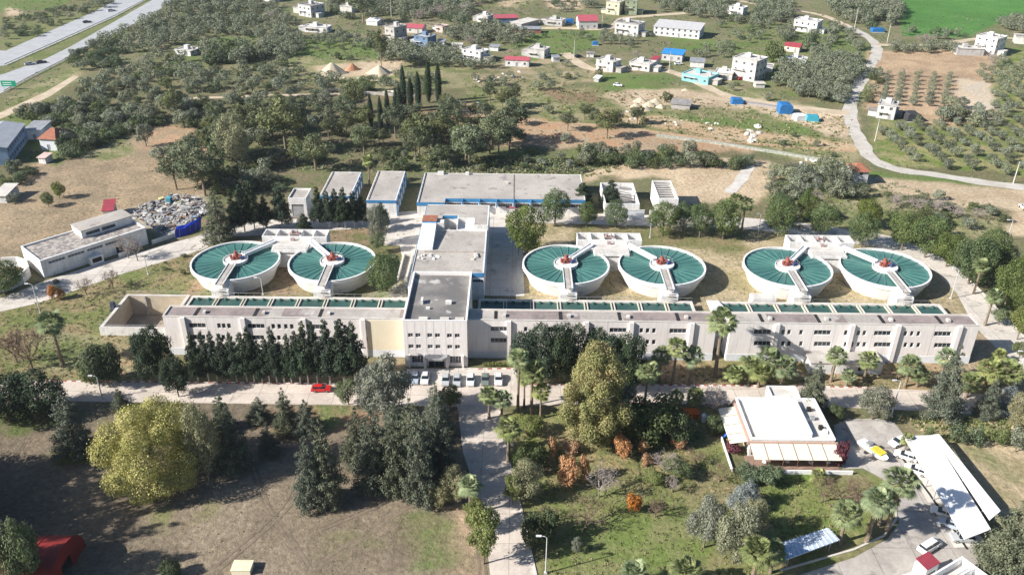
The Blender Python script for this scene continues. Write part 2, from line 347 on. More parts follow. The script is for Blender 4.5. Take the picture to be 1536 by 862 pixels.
for nm,A in (('cover_a',CA),('cover_b',CB)):
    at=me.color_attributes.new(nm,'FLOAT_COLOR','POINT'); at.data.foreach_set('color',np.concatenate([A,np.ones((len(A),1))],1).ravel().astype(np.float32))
gm=bpy.data.materials.new('ground_cover'); gm.use_nodes=True; n=gm.node_tree.nodes; L=gm.node_tree.links; b=n['Principled BSDF']
b.inputs['Roughness'].default_value=.95; b.inputs['Specular IOR Level'].default_value=.1
aa=n.new('ShaderNodeAttribute');aa.attribute_name='cover_a';ab=n.new('ShaderNodeAttribute');ab.attribute_name='cover_b'
tc=n.new('ShaderNodeTexCoord')
def gn(sc,det,ro,dist=0):
    t=n.new('ShaderNodeTexNoise');t.inputs['Scale'].default_value=sc;t.inputs['Detail'].default_value=det;t.inputs['Roughness'].default_value=ro;t.inputs['Distortion'].default_value=dist;L.new(tc.outputs['Object'],t.inputs['Vector']);return t.outputs[0]
mr=n.new('ShaderNodeMapRange');L.new(gn(.09,7,.68,.3),mr.inputs[0]);mr.inputs[1].default_value=.42;mr.inputs[2].default_value=.58
mx=n.new('ShaderNodeMix');mx.data_type='RGBA';L.new(mr.outputs[0],mx.inputs[0]);L.new(aa.outputs[0],mx.inputs[6]);L.new(ab.outputs[0],mx.inputs[7])
h=n.new('ShaderNodeHueSaturation');L.new(mx.outputs[2],h.inputs['Color'])
m1=n.new('ShaderNodeMapRange');L.new(gn(.9,8,.75),m1.inputs[0]);m1.inputs[1].default_value=.3;m1.inputs[2].default_value=.7;m1.inputs[3].default_value=.55;m1.inputs[4].default_value=1.4
m2=n.new('ShaderNodeMapRange');L.new(gn(.02,4,.6),m2.inputs[0]);m2.inputs[1].default_value=.3;m2.inputs[2].default_value=.7;m2.inputs[3].default_value=.85;m2.inputs[4].default_value=1.15
mm=n.new('ShaderNodeMath');mm.operation='MULTIPLY';L.new(m1.outputs[0],mm.inputs[0]);L.new(m2.outputs[0],mm.inputs[1]);L.new(mm.outputs[0],h.inputs['Value'])
L.new(h.outputs[0],b.inputs['Base Color'])
bp=n.new('ShaderNodeBump');bp.inputs['Distance'].default_value=.5;bp.inputs['Strength'].default_value=.8;L.new(gn(.7,8,.7),bp.inputs['Height']);L.new(bp.outputs[0],b.inputs['Normal'])
me.materials.append(gm)
go=bpy.data.objects.new('ground',me);COL.objects.link(go);go['kind']='structure'
# ---------------------------------------------------------------- roads and paved areas
def pavemat(key,c1,c2,joints=None,c3=None):
    m=mat(key,c1,c2,scale=.18,bscale=1.5,fine=.14,bump=.01,c3=c3,s3=.25)
    if joints:
        n=m.node_tree.nodes;L=m.node_tree.links;b=n['Principled BSDF'];src=b.inputs['Base Color'].links[0].from_socket
        tc=n.new('ShaderNodeTexCoord');br=n.new('ShaderNodeTexBrick');br.offset=0;br.inputs['Scale'].default_value=1;br.inputs['Brick Width'].default_value=joints[0];br.inputs['Row Height'].default_value=joints[1];br.inputs['Mortar Size'].default_value=.06
        br.inputs['Color1'].default_value=(1,1,1,1);br.inputs['Color2'].default_value=(.9,.9,.9,1);br.inputs['Mortar'].default_value=(.55,.55,.55,1);L.new(tc.outputs['Object'],br.inputs['Vector'])
        mx=n.new('ShaderNodeMix');mx.data_type='RGBA';mx.blend_type='MULTIPLY';mx.inputs[0].default_value=1;L.new(src,mx.inputs[6]);L.new(br.outputs[0],mx.inputs[7]);L.new(mx.outputs[2],b.inputs['Base Color'])
    return m
slab=pavemat('concrete_slabs',(.62,.545,.475),(.53,.465,.405),(5.5,3.6),c3=(.42,.37,.325))
slab2=pavemat('concrete_yard',(.63,.58,.52),(.54,.495,.44),(6,5),c3=(.36,.33,.29))
tarm=pavemat('worn_tarmac',(.46,.425,.385),(.36,.33,.30),(7,9),c3=(.22,.2,.185))
hwm=pavemat('highway_asphalt',(.42,.43,.44),(.37,.38,.39))
dirt=pavemat('dirt_track',(.56,.47,.35),(.47,.38,.27)); lane=pavemat('lane_concrete',(.53,.50,.45),(.45,.42,.37),c3=(.3,.28,.25))
def paved(name,pts,m,z=.03):
    mb=MB(); mb.sheet([G(px,py,0)+Vector((0,0,z)) for px,py in pts]); o=mb.build(name,m); 
    if o.data.polygons[0].normal.z<0: o.data.flip_normals()
    o['kind']='structure'; return o
paved('front_road',[(-60,587),(75,587),(400,582),(700,577),(1000,572),(1180,569),(1300,569),(1420,572),(1600,582),(1600,614),(1420,603),(1300,600),(1000,600),(700,611),(400,614),(200,616),(-60,618)],slab,.03)
paved('car_park',[(611,557),(700,553),(790,552),(788,576),(700,577.4),(612,578.4)],slab2,.034)
paved('entrance_road',[(690,609),(755,606),(762,660),(775,710),(790,765),(818,880),(747,880),(737,800),(722,740),(700,680)],slab,.038)
paved('rear_road',[(-60,500),(-60,490),(60,440),(150,408),(290,366),(345,345),(400,338),(490,333),(560,325),(640,318),(760,318),(900,318),(1100,318),(1180,322),(1290,335),(1340,345),(1390,362),(1430,385),(1470,420),(1500,450),(1560,510),(1600,560),(1520,528),(1490,500),(1468,478),(1452,455),(1435,425),(1405,395),(1370,372),(1310,358),(1220,345),(1100,334),(900,334),(780,333),(640,338),(570,345),(345,365),(300,386),(180,425),(60,470)],slab2,.03)
paved('service_yard',[(573,338),(640,332),(625,400),(605,400),(598,372),(566,372)],slab2,.036)
paved('side_yard',[(722,318),(775,318),(776,390),(782,444),(706,444),(706,430)],slab2,.036)
paved('side_path',[(782,352),(792,352),(784,395),(787,444),(776,444),(774,395)],concl,.04)
paved('parking_yard',[(1255,627),(1275,617),(1320,615),(1345,620),(1362,640),(1400,720),(1470,800),(1500,880),(1170,880),(1190,858),(1290,824),(1340,795),(1356,770),(1352,740),(1330,705),(1300,690),(1270,692)],tarm,.03)
paved('yard_slab',[(1272,622),(1325,618),(1343,638),(1312,652),(1290,650)],conc,.034)
paved('canopy_floor',[(1348,655),(1362,655),(1490,800),(1440,806)],concl,.036)
paved('highway_far_lanes',[(-40,120),(-40,90),(0,94),(130,33),(205,-8),(245,-8),(165,38),(60,88),(0,116)],hwm,.06)
paved('highway_near_lanes',[(-40,176),(-40,140),(0,128),(62,104),(100,84),(165,45),(250,-6),(278,-6),(215,38),(150,70),(100,100),(40,132),(0,155)],hwm,.06)
paved('farm_track',[(-40,200),(0,184),(60,155),(104,128),(112,130),(70,160),(0,194),(-40,212)],dirt,.05)
def strip(name,pts,wd,m,z=.05):
    P=[G(px,py,0) for px,py in pts]; mb=MB();vs=[]
    # smooth the line
    Q=[]
    for i in range(len(P)-1):
        p0=P[max(i-1,0)];p1=P[i];p2=P[i+1];p3=P[min(i+2,len(P)-1)]
        for k in range(5):
            t=k/5; Q.append(.5*((2*p1)+(-p0+p2)*t+(2*p0-5*p1+4*p2-p3)*t*t+(-p0+3*p1-3*p2+p3)*t**3))
    Q.append(P[-1]); ww=wd
    for i,p in enumerate(Q):
        d=(Q[min(i+1,len(Q)-1)]-Q[max(i-1,0)]).normalized(); nrm=Vector((-d.y,d.x,0)); wj=ww/2*(1+.12*math.sin(i*1.7)+.08*math.sin(i*.6))
        vs+=[p+nrm*wj+Vector((0,0,z)),p-nrm*wj+Vector((0,0,z))]
    mb.add(vs,[(2*i,2*i+1,2*i+3,2*i+2) for i in range(len(Q)-1)]); o=mb.build(name,m)
    o['kind']='structure'; return o,Q
strip('village_lane',[(1262,28),(1290,42),(1305,55),(1306,72),(1293,95),(1282,115),(1272,135),(1269,160),(1277,185),(1290,207),(1302,225),(1340,241),(1400,248),(1480,259),(1580,268)],5.6,lane,.05)
strip('village_dirt_road',[(840,78),(870,98),(905,104),(960,99),(1000,103),(1040,118),(1080,135),(1120,143),(1190,152),(1268,158)],6,dirt,.055)
strip('village_track',[(1306,55),(1360,55),(1410,51),(1450,44),(1490,40),(1540,42),(1600,30)],5,dirt,.055)
strip('village_back_road',[(760,42),(830,41),(905,40),(925,25),(960,20),(1020,14)],6,dirt,.055)
strip('field_path',[(1120,240),(1108,262),(1090,282)],4,concl,.05)
strip('north_lane',[(1262,28),(1220,12),(1150,2),(1100,-6)],5,dirt,.055)
def kerb(name,a,b,ht=.16):
    A=G(*a);B=G(*b);L_=(B-A).length;n_=int(L_/1.0);d=(B-A)/n_;mb=MB()
    for i in range(n_): mb.bar(A+d*i+Vector((0,0,ht/2)),A+d*(i+1)+Vector((0,0,ht/2)),.32,ht,i%2)
    o=mb.build(name,[kred,kwhite]);o['kind']='structure';return o
kerb('kerb',(70,587),(609,580)); kerb('kerb',(790,576),(1180,569.5)); kerb('kerb',(1180,569.5),(1330,569.2)); kerb('kerb',(753,612),(760,660))
kerb('kerb',(950,600),(1110,599)); kerb('kerb',(720,554.5),(790,552)); 
def edging(name,pts,wd=.35,ht=.15,m=None):
    mb=MB();P=[G(*p) for p in pts]
    for a,b in zip(P[:-1],P[1:]): mb.bar(a+Vector((0,0,ht/2)),b+Vector((0,0,ht/2)),wd,ht)
    o=mb.build(name,m or concl);o['kind']='structure'
edging('kerb',[(762,662),(775,710),(790,765),(818,878)]); edging('kerb',[(1180,846),(1290,812),(1335,790),(1352,765),(1350,738)],.35,.16)
edging('kerb',[(1290,334),(1340,344),(1390,361),(1430,384),(1470,419),(1500,449),(1560,509)],.4)
edging('drainage_channel',[(1347,658),(1400,725),(1460,808)],.45,.05,dark)

trk=mat('wheel_rut_soil',(.165,.13,.095),(.22,.175,.125),scale=.5,bscale=2)
for k,pts in enumerate(([(470,862),(560,800),(600,770),(640,752)],[(700,745),(718,790),(730,862)],[(380,700),(400,760),(430,800),(470,862)],[(330,862),(410,790),(440,752),(450,700)],[(600,742),(560,765),(480,800)])):
    for q,dx in enumerate((0,9)): strip('wheel_track',[(a+dx,b_+dx*.2) for a,b_ in pts],.5,trk,.012+.005*(2*k+q))

strip('hill_track',[(248,164),(290,158),(330,156),(390,152),(440,150),(520,146)],3.2,dirt,.05)
strip('meadow_path',[(700,176),(800,182),(900,186),(1000,196),(1100,206),(1200,212),(1280,216)],3.0,mat('red_earth_path',(.46,.32,.2),(.38,.26,.16),scale=.3),.05)
# ---------------------------------------------------------------- the filter building's wings
FY=166.2
def window(parent,x0,x1,z0,z1,y,div=2,recess=.22,mi=None):
    f=MB();t=.07
    f.box(x0,x1,y+recess-.06,y+recess,z0,z0+t);f.box(x0,x1,y+recess-.06,y+recess,z1-t,z1);f.box(x0,x0+t,y+recess-.06,y+recess,z0+t,z1-t);f.box(x1-t,x1,y+recess-.06,y+recess,z0+t,z1-t)
    for k in range(1,div):
        xm=x0+(x1-x0)*k/div; f.box(xm-.04,xm+.04,y+recess-.06,y+recess,z0+t,z1-t)
    fo=f.build('window',mi or framem,parent)
    g=MB();g.box(x0,x1,y+recess,y+recess+.05,z0,z1);g.build('pane',glass,fo)
    return fo
def wing(x0,x1,big,small,fins,label,patches,panel=beige,cream_from=None):
    t=thing('filter_building',label,'building',(x0,FY,0)); W=x1-x0;H=10.3;D=4.9
    holes=[];bw=[];sw=[]
    for px in big:
        for pyu,z in ((484,8.0),(502,4.9)):
            xc=XF(px,pyu,FY)[0]-x0; hh=(xc-1.95,xc+1.95,z-.62,z+.62); holes.append(hh);bw.append(hh)
    for px in small:
        for pyu,z in ((484,8.0),(502,4.9)):
            xc=XF(px,pyu,FY)[0]-x0; hh=(xc-.42,xc+.42,z-.65,z+.65); holes.append(hh);sw.append(hh)
    m=MB(); m.facade(0,W,1.9,H,0,.3,holes); m.box(0,.3,.3,D,1.9,H); m.box(W-.3,W,.3,D,1.9,H); m.box(.3,W-.3,D-.3,D,1.9,H)
    wl=m.build('wall',panel,t)
    if cream_from:      # painted end bay
        a,b_=cream_from; m=MB(); m.box(a,b_,-.04,-.003,1.95,H-.3); m.build('painted_bay',cream,wl)
    for px in big: 
        for s_ in (-2.5,2.5):
            xc=XF(px,492,FY)[0]-x0+s_
            if .2<xc<W-.2: j=MB(); j.box(xc-.03,xc+.03,-.012,-.003,1.95,H-.2); j.build('panel_joint',conc,wl)
    m=MB(); m.box(-.06,W+.06,-.06,D+.06,0,1.9); m.build('plinth',plinth,t)
    m=MB(); m.box(.3,W-.3,.3,D-.3,H-.35,H-.12); r=m.build('roof',roofb,t)
    for a,b_ in patches: m=MB(); m.box(a,b_,.32,D-.32,H-.118,H-.09); m.build('roof_patch',roofg,r)
    m=MB(); m.box(-.05,W+.05,-.05,.29,H+.003,H+.16); m.box(-.05,W+.05,D-.29,D+.05,H+.003,H+.16);m.box(-.05,.29,.29,D-.29,H+.003,H+.16);m.box(W-.29,W+.05,.29,D-.29,H+.003,H+.16); m.build('parapet',concl,t)
    # expansion slots and roof boxes
    for k in range(int(W//14)):
        a=7+k*14+random.uniform(-1,1); m=MB(); m.box(a,a+.8,.5,D-.5,H-.09,H-.06); m.build('roof_slot',dark,r)
        m=MB(); m.box(a+2,a+2.7,1.5,2.6,H-.11,H+.45); m.build('roof_vent',concl,r)
    for px in fins:
        xc=XF(px,495,FY)[0]-x0; m=MB(); m.box(xc-.55,xc+.45,-.5,-.003,0.0,H-.05); m.build('pier',panel,t)
    for h in bw: window(t,*h,0,4)
    for h in sw: window(t,*h,0,1)
    return t
wing(-79.8,-24.5,[294,383,472,562],[327,334,342,409,418,428,437,508,517],[277,367,458,547],'long beige two storey wing west of the entrance block, dark conifers along its front',[(24,27),(34,54)],cream_from=(46.5,55.2))
wing(-10.2,46.9,[750,837,929,1019],[790,805,884,893,902,964,973.5,983],[765,881,948,1038],'long beige wing between the entrance block and the tall palm',[(0.5,9),(26,36)])
wing(50.2,107.0,[1146,1236,1326,1416],[1177,1186,1204,1271,1280,1290,1299,1360.5,1370,1380],[1165,1276.6,1345,1436],'long beige wing at the east end, right of the tall palm in the gap',[(1,9),(20,24),(27,34)])
# white porch building leaning on the east wing
t=thing('annex','small white annex with pale flat roof against the east wing','building',(68.2,161.2,0))
m=MB(); m.facade(0,16.5,0,2.9,0,.25,[(5,6,0.5,2.2),(11,12,.9,2)]); m.box(0,.25,.25,4.9,0,2.9); m.box(16.25,16.5,.25,4.9,0,2.9); m.build('wall',white,t)
m=MB(); m.box(-.15,16.65,-.2,4.9,2.903,3.1); m.build('roof',conc,t)
m=MB(); m.box(5,6,.15,.2,.5,2.2); m.build('door',steel,t)
# ---------------------------------------------------------------- entrance block
t=thing('entrance_block','three storey beige entrance block with grey flat roof in the centre','building',(-24.35,162.4,0))
W,D,H=14.35,23.4,12.3
holes=[];wl3=[]
for x0 in (1.5,3.2,5.85,7.6,10.3,12.05):
    for z in (7.9,4.9): wl3.append((x0-.5,x0+.62,z,z+1.05))
wl3+= [(1.6,4.2,1.0,2.9),(10.3,12.9,1.0,2.9)]; door=[(5.4,9.0,0.0,2.6)]
m=MB(); m.facade(0,W,0,H,0,.35,wl3+door); m.box(0,.35,.35,D,0,H);m.box(W-.35,W,.35,D,0,H);m.box(.35,W-.35,D-.35,D,0,H)
wl=m.build('wall',beige,t)
for x in (1.05,2.75,5.3,7.0,9.7,11.4): m=MB(); m.box(x-.2,x-.14,-.012,-.003,.2,H-.3); m.build('panel_joint',conc,wl)
for i,h in enumerate(wl3): window(t,*h,0,2 if i<12 else 4)
m=MB(); m.box(5.4,9,.2,.25,0,2.6); d=m.build('door',glass,t)
m=MB(); 
for x in (5.4,6.6,7.7,8.92): m.box(x,x+.08,.12,.197,0,2.6)
m.build('door_frame',blue,d)
m=MB(); m.prism([(4.6,-.003),(4.6,-1.2),(5.6,-2.1),(8.8,-2.1),(9.8,-1.2),(9.8,-.003)],2.9,3.4); m.build('door_canopy',steel,t)
m=MB(); m.box(4.4,5.0,-.9,-.003,0,2.9);m.box(9.4,10,-.9,-.003,0,2.9); m.box(0.8,1.3,-.5,-.003,0,3.2);m.box(13,13.5,-.5,-.003,0,3.2); m.build('pier',beige,t)
m=MB(); m.box(4.2,10.2,-2.6,-.95,0,.18); m.build('step',concl,t)
m=MB(); m.box(.35,W-.35,.35,D-.35,H-.95,H-.75); r=m.build('roof',roofd,t)
m=MB(); m.box(-.04,W+.04,-.04,.31,H+.003,H+.1);m.box(-.04,W+.04,D-.31,D+.04,H+.003,H+.1);m.box(-.04,.31,.31,D-.31,H+.003,H+.1);m.box(W-.31,W+.04,.31,D-.31,H+.003,H+.1); m.build('coping',whitest,t)
for (a,b_,w_,d_,h_) in ((3.2,8.5,.5,1.6,1.1),(8.9,8.6,1.4,.9,.7),(4.6,6.2,.9,.5,.5)):
    m=MB(); m.box(a,a+w_,b_,b_+d_,H-.75,H-.75+h_); m.build('roof_vent',white,r)
for a in (3.4,8.2,11.6):
    m=MB(); m.box(a,a+2.0,1.2,2.2,H-.748,H-.3); m.build('roof_vent',concl,r)
# middle block
t=thing('pump_hall','flat roofed hall with gravel roof and blue trim behind the entrance block','building',(-26.2,185.9,0))
m=MB(); m.box(.15,15.4,0.1,7.6,0,8,0); m.build('wall',white,t)
m=MB(); m.facade(0,18.9,0,8,7.6,.3,[(16,18.7,5.3,6.1)]); m.box(0,.3,7.9,33.9,0,8); m.box(18.6,18.9,7.9,33.9,0,8); m.box(.3,18.6,33.6,33.9,0,8); m.build('wall',white,t)
window(t,16,18.7,5.3,6.1,7.6,4)
m=MB(); m.box(.3,18.6,7.9,33.6,7.6,7.8); m.box(.15,15.4,.1,7.6,8.003,8.06); r=m.build('roof',roofg,t)
m=MB(); m.box(0,18.98,7.5,7.598,6.9,8.1); m.box(18.903,18.98,7.6,33.9,7.2,8.1); m.box(-.08,-.003,.1,33.9,7.2,8.1); m.build('blue_fascia',blue,t)
m=MB(); m.box(2.5,18.2,19.6,19.9,7.8,8.35); m.build('roof_kerb',roofg,r)
m=MB()
for k in range(9):
    a=random.uniform(.6,6.8);b_=random.uniform(15.2,18.4); m.obox((a,b_,7.8),random.uniform(.4,1.2),random.uniform(.3,.8),random.uniform(.15,.5),random.uniform(0,3))
m.build('roof_rubble',white,r)
m=MB(); m.obox((16.5,17.8,7.8),.8,2.6,.5,.2);m.obox((15.6,15.9,7.8),.8,1.2,.3,1.2); m.build('roof_rubble',concl,r)
# rear block with stair tower
t=thing('chemical_house','taller flat roofed block with open terrace and brown topped tower behind the pump hall','building',(-25.6,219.8,0))
m=MB(); m.box(0,.3,0.0,14.6,0,9.5);m.box(18.3,18.6,0,14.6,0,9.5);m.box(.3,18.3,14.3,14.6,0,9.5)
m.box(5.2,9.6,6.6,6.9,0,9.5); m.box(9.6,9.9,0.05,6.9,0,9.5); m.box(9.9,14.4,4.9,5.2,0,9.5); m.box(14.4,14.7,.3,4.9,0,9.5); m.box(14.4,18.3,0,.3,0,9.5); m.build('wall',white,t)
m=MB(); m.box(.3,9.6,6.9,14.3,9.1,9.45); m.box(9.6,18.3,5.2,14.3,9.1,9.453); m.box(14.7,18.3,.3,5.2,9.1,9.453); m.box(.3,5.2,4.6,6.9,9.1,9.447); m.build('roof',roofg,t)
m=MB(); m.box(5.2,9.6,6.5,6.597,8.6,9.55); m.box(18.603,18.68,0,14.6,8.8,9.6); m.box(-.08,-.003,0,14.6,8.8,9.6); m.build('blue_fascia',blue,t)
m=MB(); m.box(9.905,14.39,.05,4.88,0,8.1); m.build('terrace',white,t)
t=thing('stair_tower','narrow white tower with brown cap and sloping white roof on the pump hall','tower',(-25.7,207.0,7.82))
m=MB(); m.box(0,4.1,12.9,16.8,-.0,2.7); m.build('wall',blue,t)
m=MB(); m.box(-.05,4.15,12.85,16.85,2.703,2.9); m.build('cap',tile,t)
m=MB(); m.add([(0,0,0),(4,0,0),(4,12.88,0),(0,12.88,0),(0,0,.9),(4,0,.9),(4,12.88,2.2),(0,12.88,2.2)],[(0,3,2,1),(4,5,6,7),(0,1,5,4),(1,2,6,5),(2,3,7,6),(3,0,4,7)]); m.build('sloping_roof',whitest,t)
m=MB(); m.box(4.2,6.1,12.9,15.2,0,2.3); m.build('side_room',white,t)
# rear maintenance hall with blue bays
t=thing('maintenance_hall','long low hall with pale gravel roof and blue fronted bays at the rear','building',(-30.2,246.0,0))
W,D,H=53.2,25.6,5.2
m=MB(); m.box(0,.3,0,D,0,H);m.box(W-.3,W,3.4,D,0,H);m.box(.3,W-.3,D-.3,D,0,H);m.box(.3,8.8,0,.3,0,H-1.1)
bays=[(8.8+5.42*k,8.8+5.42*(k+1)) for k in range(8)]
m.facade(8.8,W-.3,0,H-1.1,3.4,.25,[(a+.4,b_-.4,2.6,3.7) for a,b_ in bays]); m.build('wall',white,t)
for a,b_ in bays: window(t,a+.4,b_-.4,2.6,3.7,3.4,6,.15)
m=MB(); m.box(-.05,8.85,-.1,-.003,H-1.1,H+.05); m.box(8.85,W,3.3,3.39,H-1.1,H+.05); m.box(-.08,-.003,0,D,H-.6,H+.05)
for a,b_ in bays: m.box(a-.15,a+.15,1.6,3.29,H-2.2,H+.03)
m.build('blue_fascia',blue,t)
m=MB(); m.box(.32,8.78,0,3.4,H-.5,H-.1); m.box(.32,30.4,3.4,D-.32,H-.5,H-.1); m.box(30.9,W-.32,3.4,D-.32,H-.5,H-.1); r=m.build('roof',roofg,t)
m=MB(); m.box(30.4,30.9,3.4,D-.32,H-.5,H-.25); m.build('roof_gutter',concd,r)
m=MB(); m.box(4.6,6.6,D-1.5,D-.5,H-.1,H+.9);m.box(14,15.2,D-1.5,D-.6,H-.1,H+.8); m.build('roof_vent',white,r)
m=MB(); m.box(27,28.6,D-9.2,D-8.4,H-.1,H+.5); m.build('roof_vent',concl,r)
m=MB(); m.box(.3,.6,.0,D,H-.09,H+.15); m.build('roof_kerb',concd,r)
# two smaller halls with blue edges
for (x0,y0,w_,d_,h_,lb) in ((-46.2,246.8,9.4,25.5,5.4,'narrow gravel roofed hall with blue edge beams left of the maintenance hall'),(-61.6,250.0,10,21,5.4,'shorter grey roofed hall with blue striped side wall behind dark conifers')):
    t=thing('workshop',lb,'building',(x0,y0,0))
    m=MB(); m.facade(0,w_,0,h_,0,.3,[(3,5,0,3.4)]); m.box(0,.3,.3,d_,0,h_); m.box(w_-.3,w_,.3,d_,0,h_); m.box(.3,w_-.3,d_-.3,d_,0,h_); m.build('wall',white,t)
    m=MB(); m.box(.3,w_-.3,.3,d_-.3,h_-.4,h_-.1); r=m.build('roof',roofg,t)
    m=MB(); m.box(-.05,w_+.08,-.1,-.003,h_-.9,h_+.05); m.box(w_+.003,w_+.08,0,d_,h_-.5,h_+.05)
    for k in range(6): yy=k*(d_-.5)/5; m.box(w_+.003,w_+.3,yy,yy+.5,0,h_-.5)
    m.build('blue_fascia',blue,t)
    m=MB(); m.box(.3,.75,.3,d_-.3,h_-.097,h_+.1); m.build('roof_kerb',concd,r)
    m=MB(); m.box(3,5,.2,.26,0,3.4); m.build('door',dark,t)
    for k in range(5):
        yy=k*(d_-.5)/5+1.1; m=MB(); m.box(w_+.003,w_+.05,yy,yy+2.6,2.6,4.2); m.build('window',glass,t)
t=thing('kiosk','small white tower like kiosk with dark roof edge and shutter at the rear left','kiosk',(-70.3,245.0,0))
m=MB(); m.facade(0,5.6,0,6.6,0,.25,[(.9,4.7,.4,4.4)]); m.box(0,.25,.25,8.2,0,6.6);m.box(5.35,5.6,.25,8.2,0,6.6);m.box(.25,5.35,7.95,8.2,0,6.6); m.build('wall',white,t)
m=MB(); m.box(.9,4.7,.12,.18,.4,3.9); m.build('shutter',steel,t)
m=MB(); m.box(.25,5.35,.25,7.95,5.9,6.1); m.build('roof',roofg,t)
m=MB(); m.box(-.5,6.1,-1.0,-.003,0,.5); m.build('plinth',concd,t)
# ---------------------------------------------------------------- tanks
TX=[-75.3,-49.0,14.6,40.7,74.9,101.4]; TY=205.5; TR=11.85; TH=5.0
tl=['leftmost round tank, beside the conifers and the rubble road','second round tank from the left, beside the round green tree','third round tank from the left, right of the shaded side yard','fourth round tank from the left, its shadow on bare sand','fifth round tank from the left, beside open sandy ground','rightmost round tank, beside the curving road']
def tank_parts():
    P={}
    m=MB(); m.lathe([(9.9,0),(TR-.35,TH-1.2),(TR,TH-1.0),(TR,TH),(TR-.45,TH),(TR-.45,TH-1.4)],96); P['wall']=m.mesh('wall',mat('tank_render',(.80,.785,.755),(.73,.71,.68),scale=.3,c3=(.55,.52,.48),s3=.5),False)
    m=MB(); m.disc(TR-.46,TH-.55,96); P['water']=m.mesh('water',water)
    P['troughs']=[]
    for k in range(28):
        a=2*math.pi*(k+.5)/28; m=MB(); c_,s_=math.cos(a),math.sin(a); m.bar((c_*3.4,s_*3.4,TH-.46),(c_*(TR-.5),s_*(TR-.5),TH-.46),.16,.14); P['troughs'].append((a,m.mesh('trough',trough)))
    m=MB(); m.lathe([(3.0,TH-1.5),(3.3,TH-.1),(3.3,TH+.35),(3.1,TH+.35),(3.1,TH+.12),(0.01,TH+.12)],40); P['hub']=m.mesh('hub',white)
    m=MB(); m.lathe([(1.15,TH+.12),(1.15,TH+.5),(.8,TH+.8),(.7,TH+1.4),(.4,TH+1.7),(.4,TH+2.2),(.02,TH+2.3)],14,c=(0,.7)); m.box(-.3,1.6,.2,1.1,TH+.5,TH+1.2); m.tube([(-1.2,.2,TH+.3),(-1.2,.2,TH+1.3)],.35,8); m.box(-.9,-.3,-.6,.1,TH+.12,TH+1.0); P['drive']=m.mesh('drive_unit',redp)
    m=MB(); m.obox((1.9,.1,TH+.12),1.1,.8,.9,.4); P['motor']=m.mesh('motor',mat('motor_blue',(.05,.08,.2)))
    m=MB(); m.tube([(2.95*math.cos(a/20*2*math.pi),2.95*math.sin(a/20*2*math.pi),TH+1.25) for a in range(21)],.035,4)
    for a in range(20): m.tube([(2.95*math.cos(a/20*2*math.pi),2.95*math.sin(a/20*2*math.pi),TH+.3),(2.95*math.cos(a/20*2*math.pi),2.95*math.sin(a/20*2*math.pi),TH+1.25)],.03,3)
    P['rail']=m.mesh('railing',steel)
    return P
TP=tank_parts()
for i,x in enumerate(TX):
    t=thing('clarifier_tank','white '+tl[i],'water tank',(x,TY,0),0,'round settling tanks')
    link_obj('wall',TP['wall'],t);wt=link_obj('water',TP['water'],t); 
    side=1 if i%2==0 else -1
    chan=math.atan2(10.4,side*8.3)
    for a,me_ in TP['troughs']:
        da=min(abs((a-q+math.pi)%(2*math.pi)-math.pi) for q in (chan,-math.pi/2))
        if da>.12: link_obj('trough',me_,t)
    h_=link_obj('hub',TP['hub'],t); link_obj('drive_unit',TP['drive'],t); link_obj('motor',TP['motor'],t); link_obj('railing',TP['rail'],h_)
    # walkway to the front basin
    m=MB(); m.box(-1.0,1.0,-14.6,-2.9,TH+.05,TH+.28); wk=m.build('walkway',conc,t)
    m=MB(); m.box(-1.15,-.95,-14.6,-3,TH+.28,TH+.5); m.box(.95,1.15,-14.6,-3,TH+.28,TH+.5); m.build('walkway_kerb',white,wk)
    m=MB()
    for sx in (-1.05,1.05):
        m.tube([(sx,-14.6,TH+1.35),(sx,-3.2,TH+1.35)],.03,4)
        for k in range(8): m.tube([(sx,-14.6+k*1.6,TH+.5),(sx,-14.6+k*1.6,TH+1.35)],.025,3)
    m.build('railing',steel,wk)
    m=MB(); m.add([(-2.2,-14.9,0),(2.2,-14.9,0),(2.2,-10.5,0),(-2.2,-10.5,0),(-2.2,-14.9,3.6),(2.2,-14.9,3.6),(2.2,-11.2,TH+.04),(-2.2,-11.2,TH+.04)],[(0,3,2,1),(4,5,6,7),(0,1,5,4),(1,2,6,5),(2,3,7,6),(3,0,4,7)]); m.build('outlet_chamber',white,t)
    m=MB()
    for k in range(9): m.box(-.9,.9,-16.8+k*.25,-16.55+k*.25,.3+k*.55,.45+k*.55)
    m.build('stair',concl,t)
    # feed channel from the inlet box
    m=MB(); e=Vector((side*8.1,11.0,TH+.35)); s0=Vector((side*1.6,2.2,TH+.35)); m.bar(s0,e,1.5,.5); ch=m.build('feed_channel',white,t)
    d_=(e-s0).normalized(); n_=Vector((-d_.y,d_.x,0)); m=MB(); m.bar(s0+n_*.65+Vector((0,0,.4)),e+n_*.65+Vector((0,0,.4)),.18,.3);m.bar(s0-n_*.65+Vector((0,0,.4)),e-n_*.65+Vector((0,0,.4)),.18,.3); m.build('channel_wall',whitest,ch)
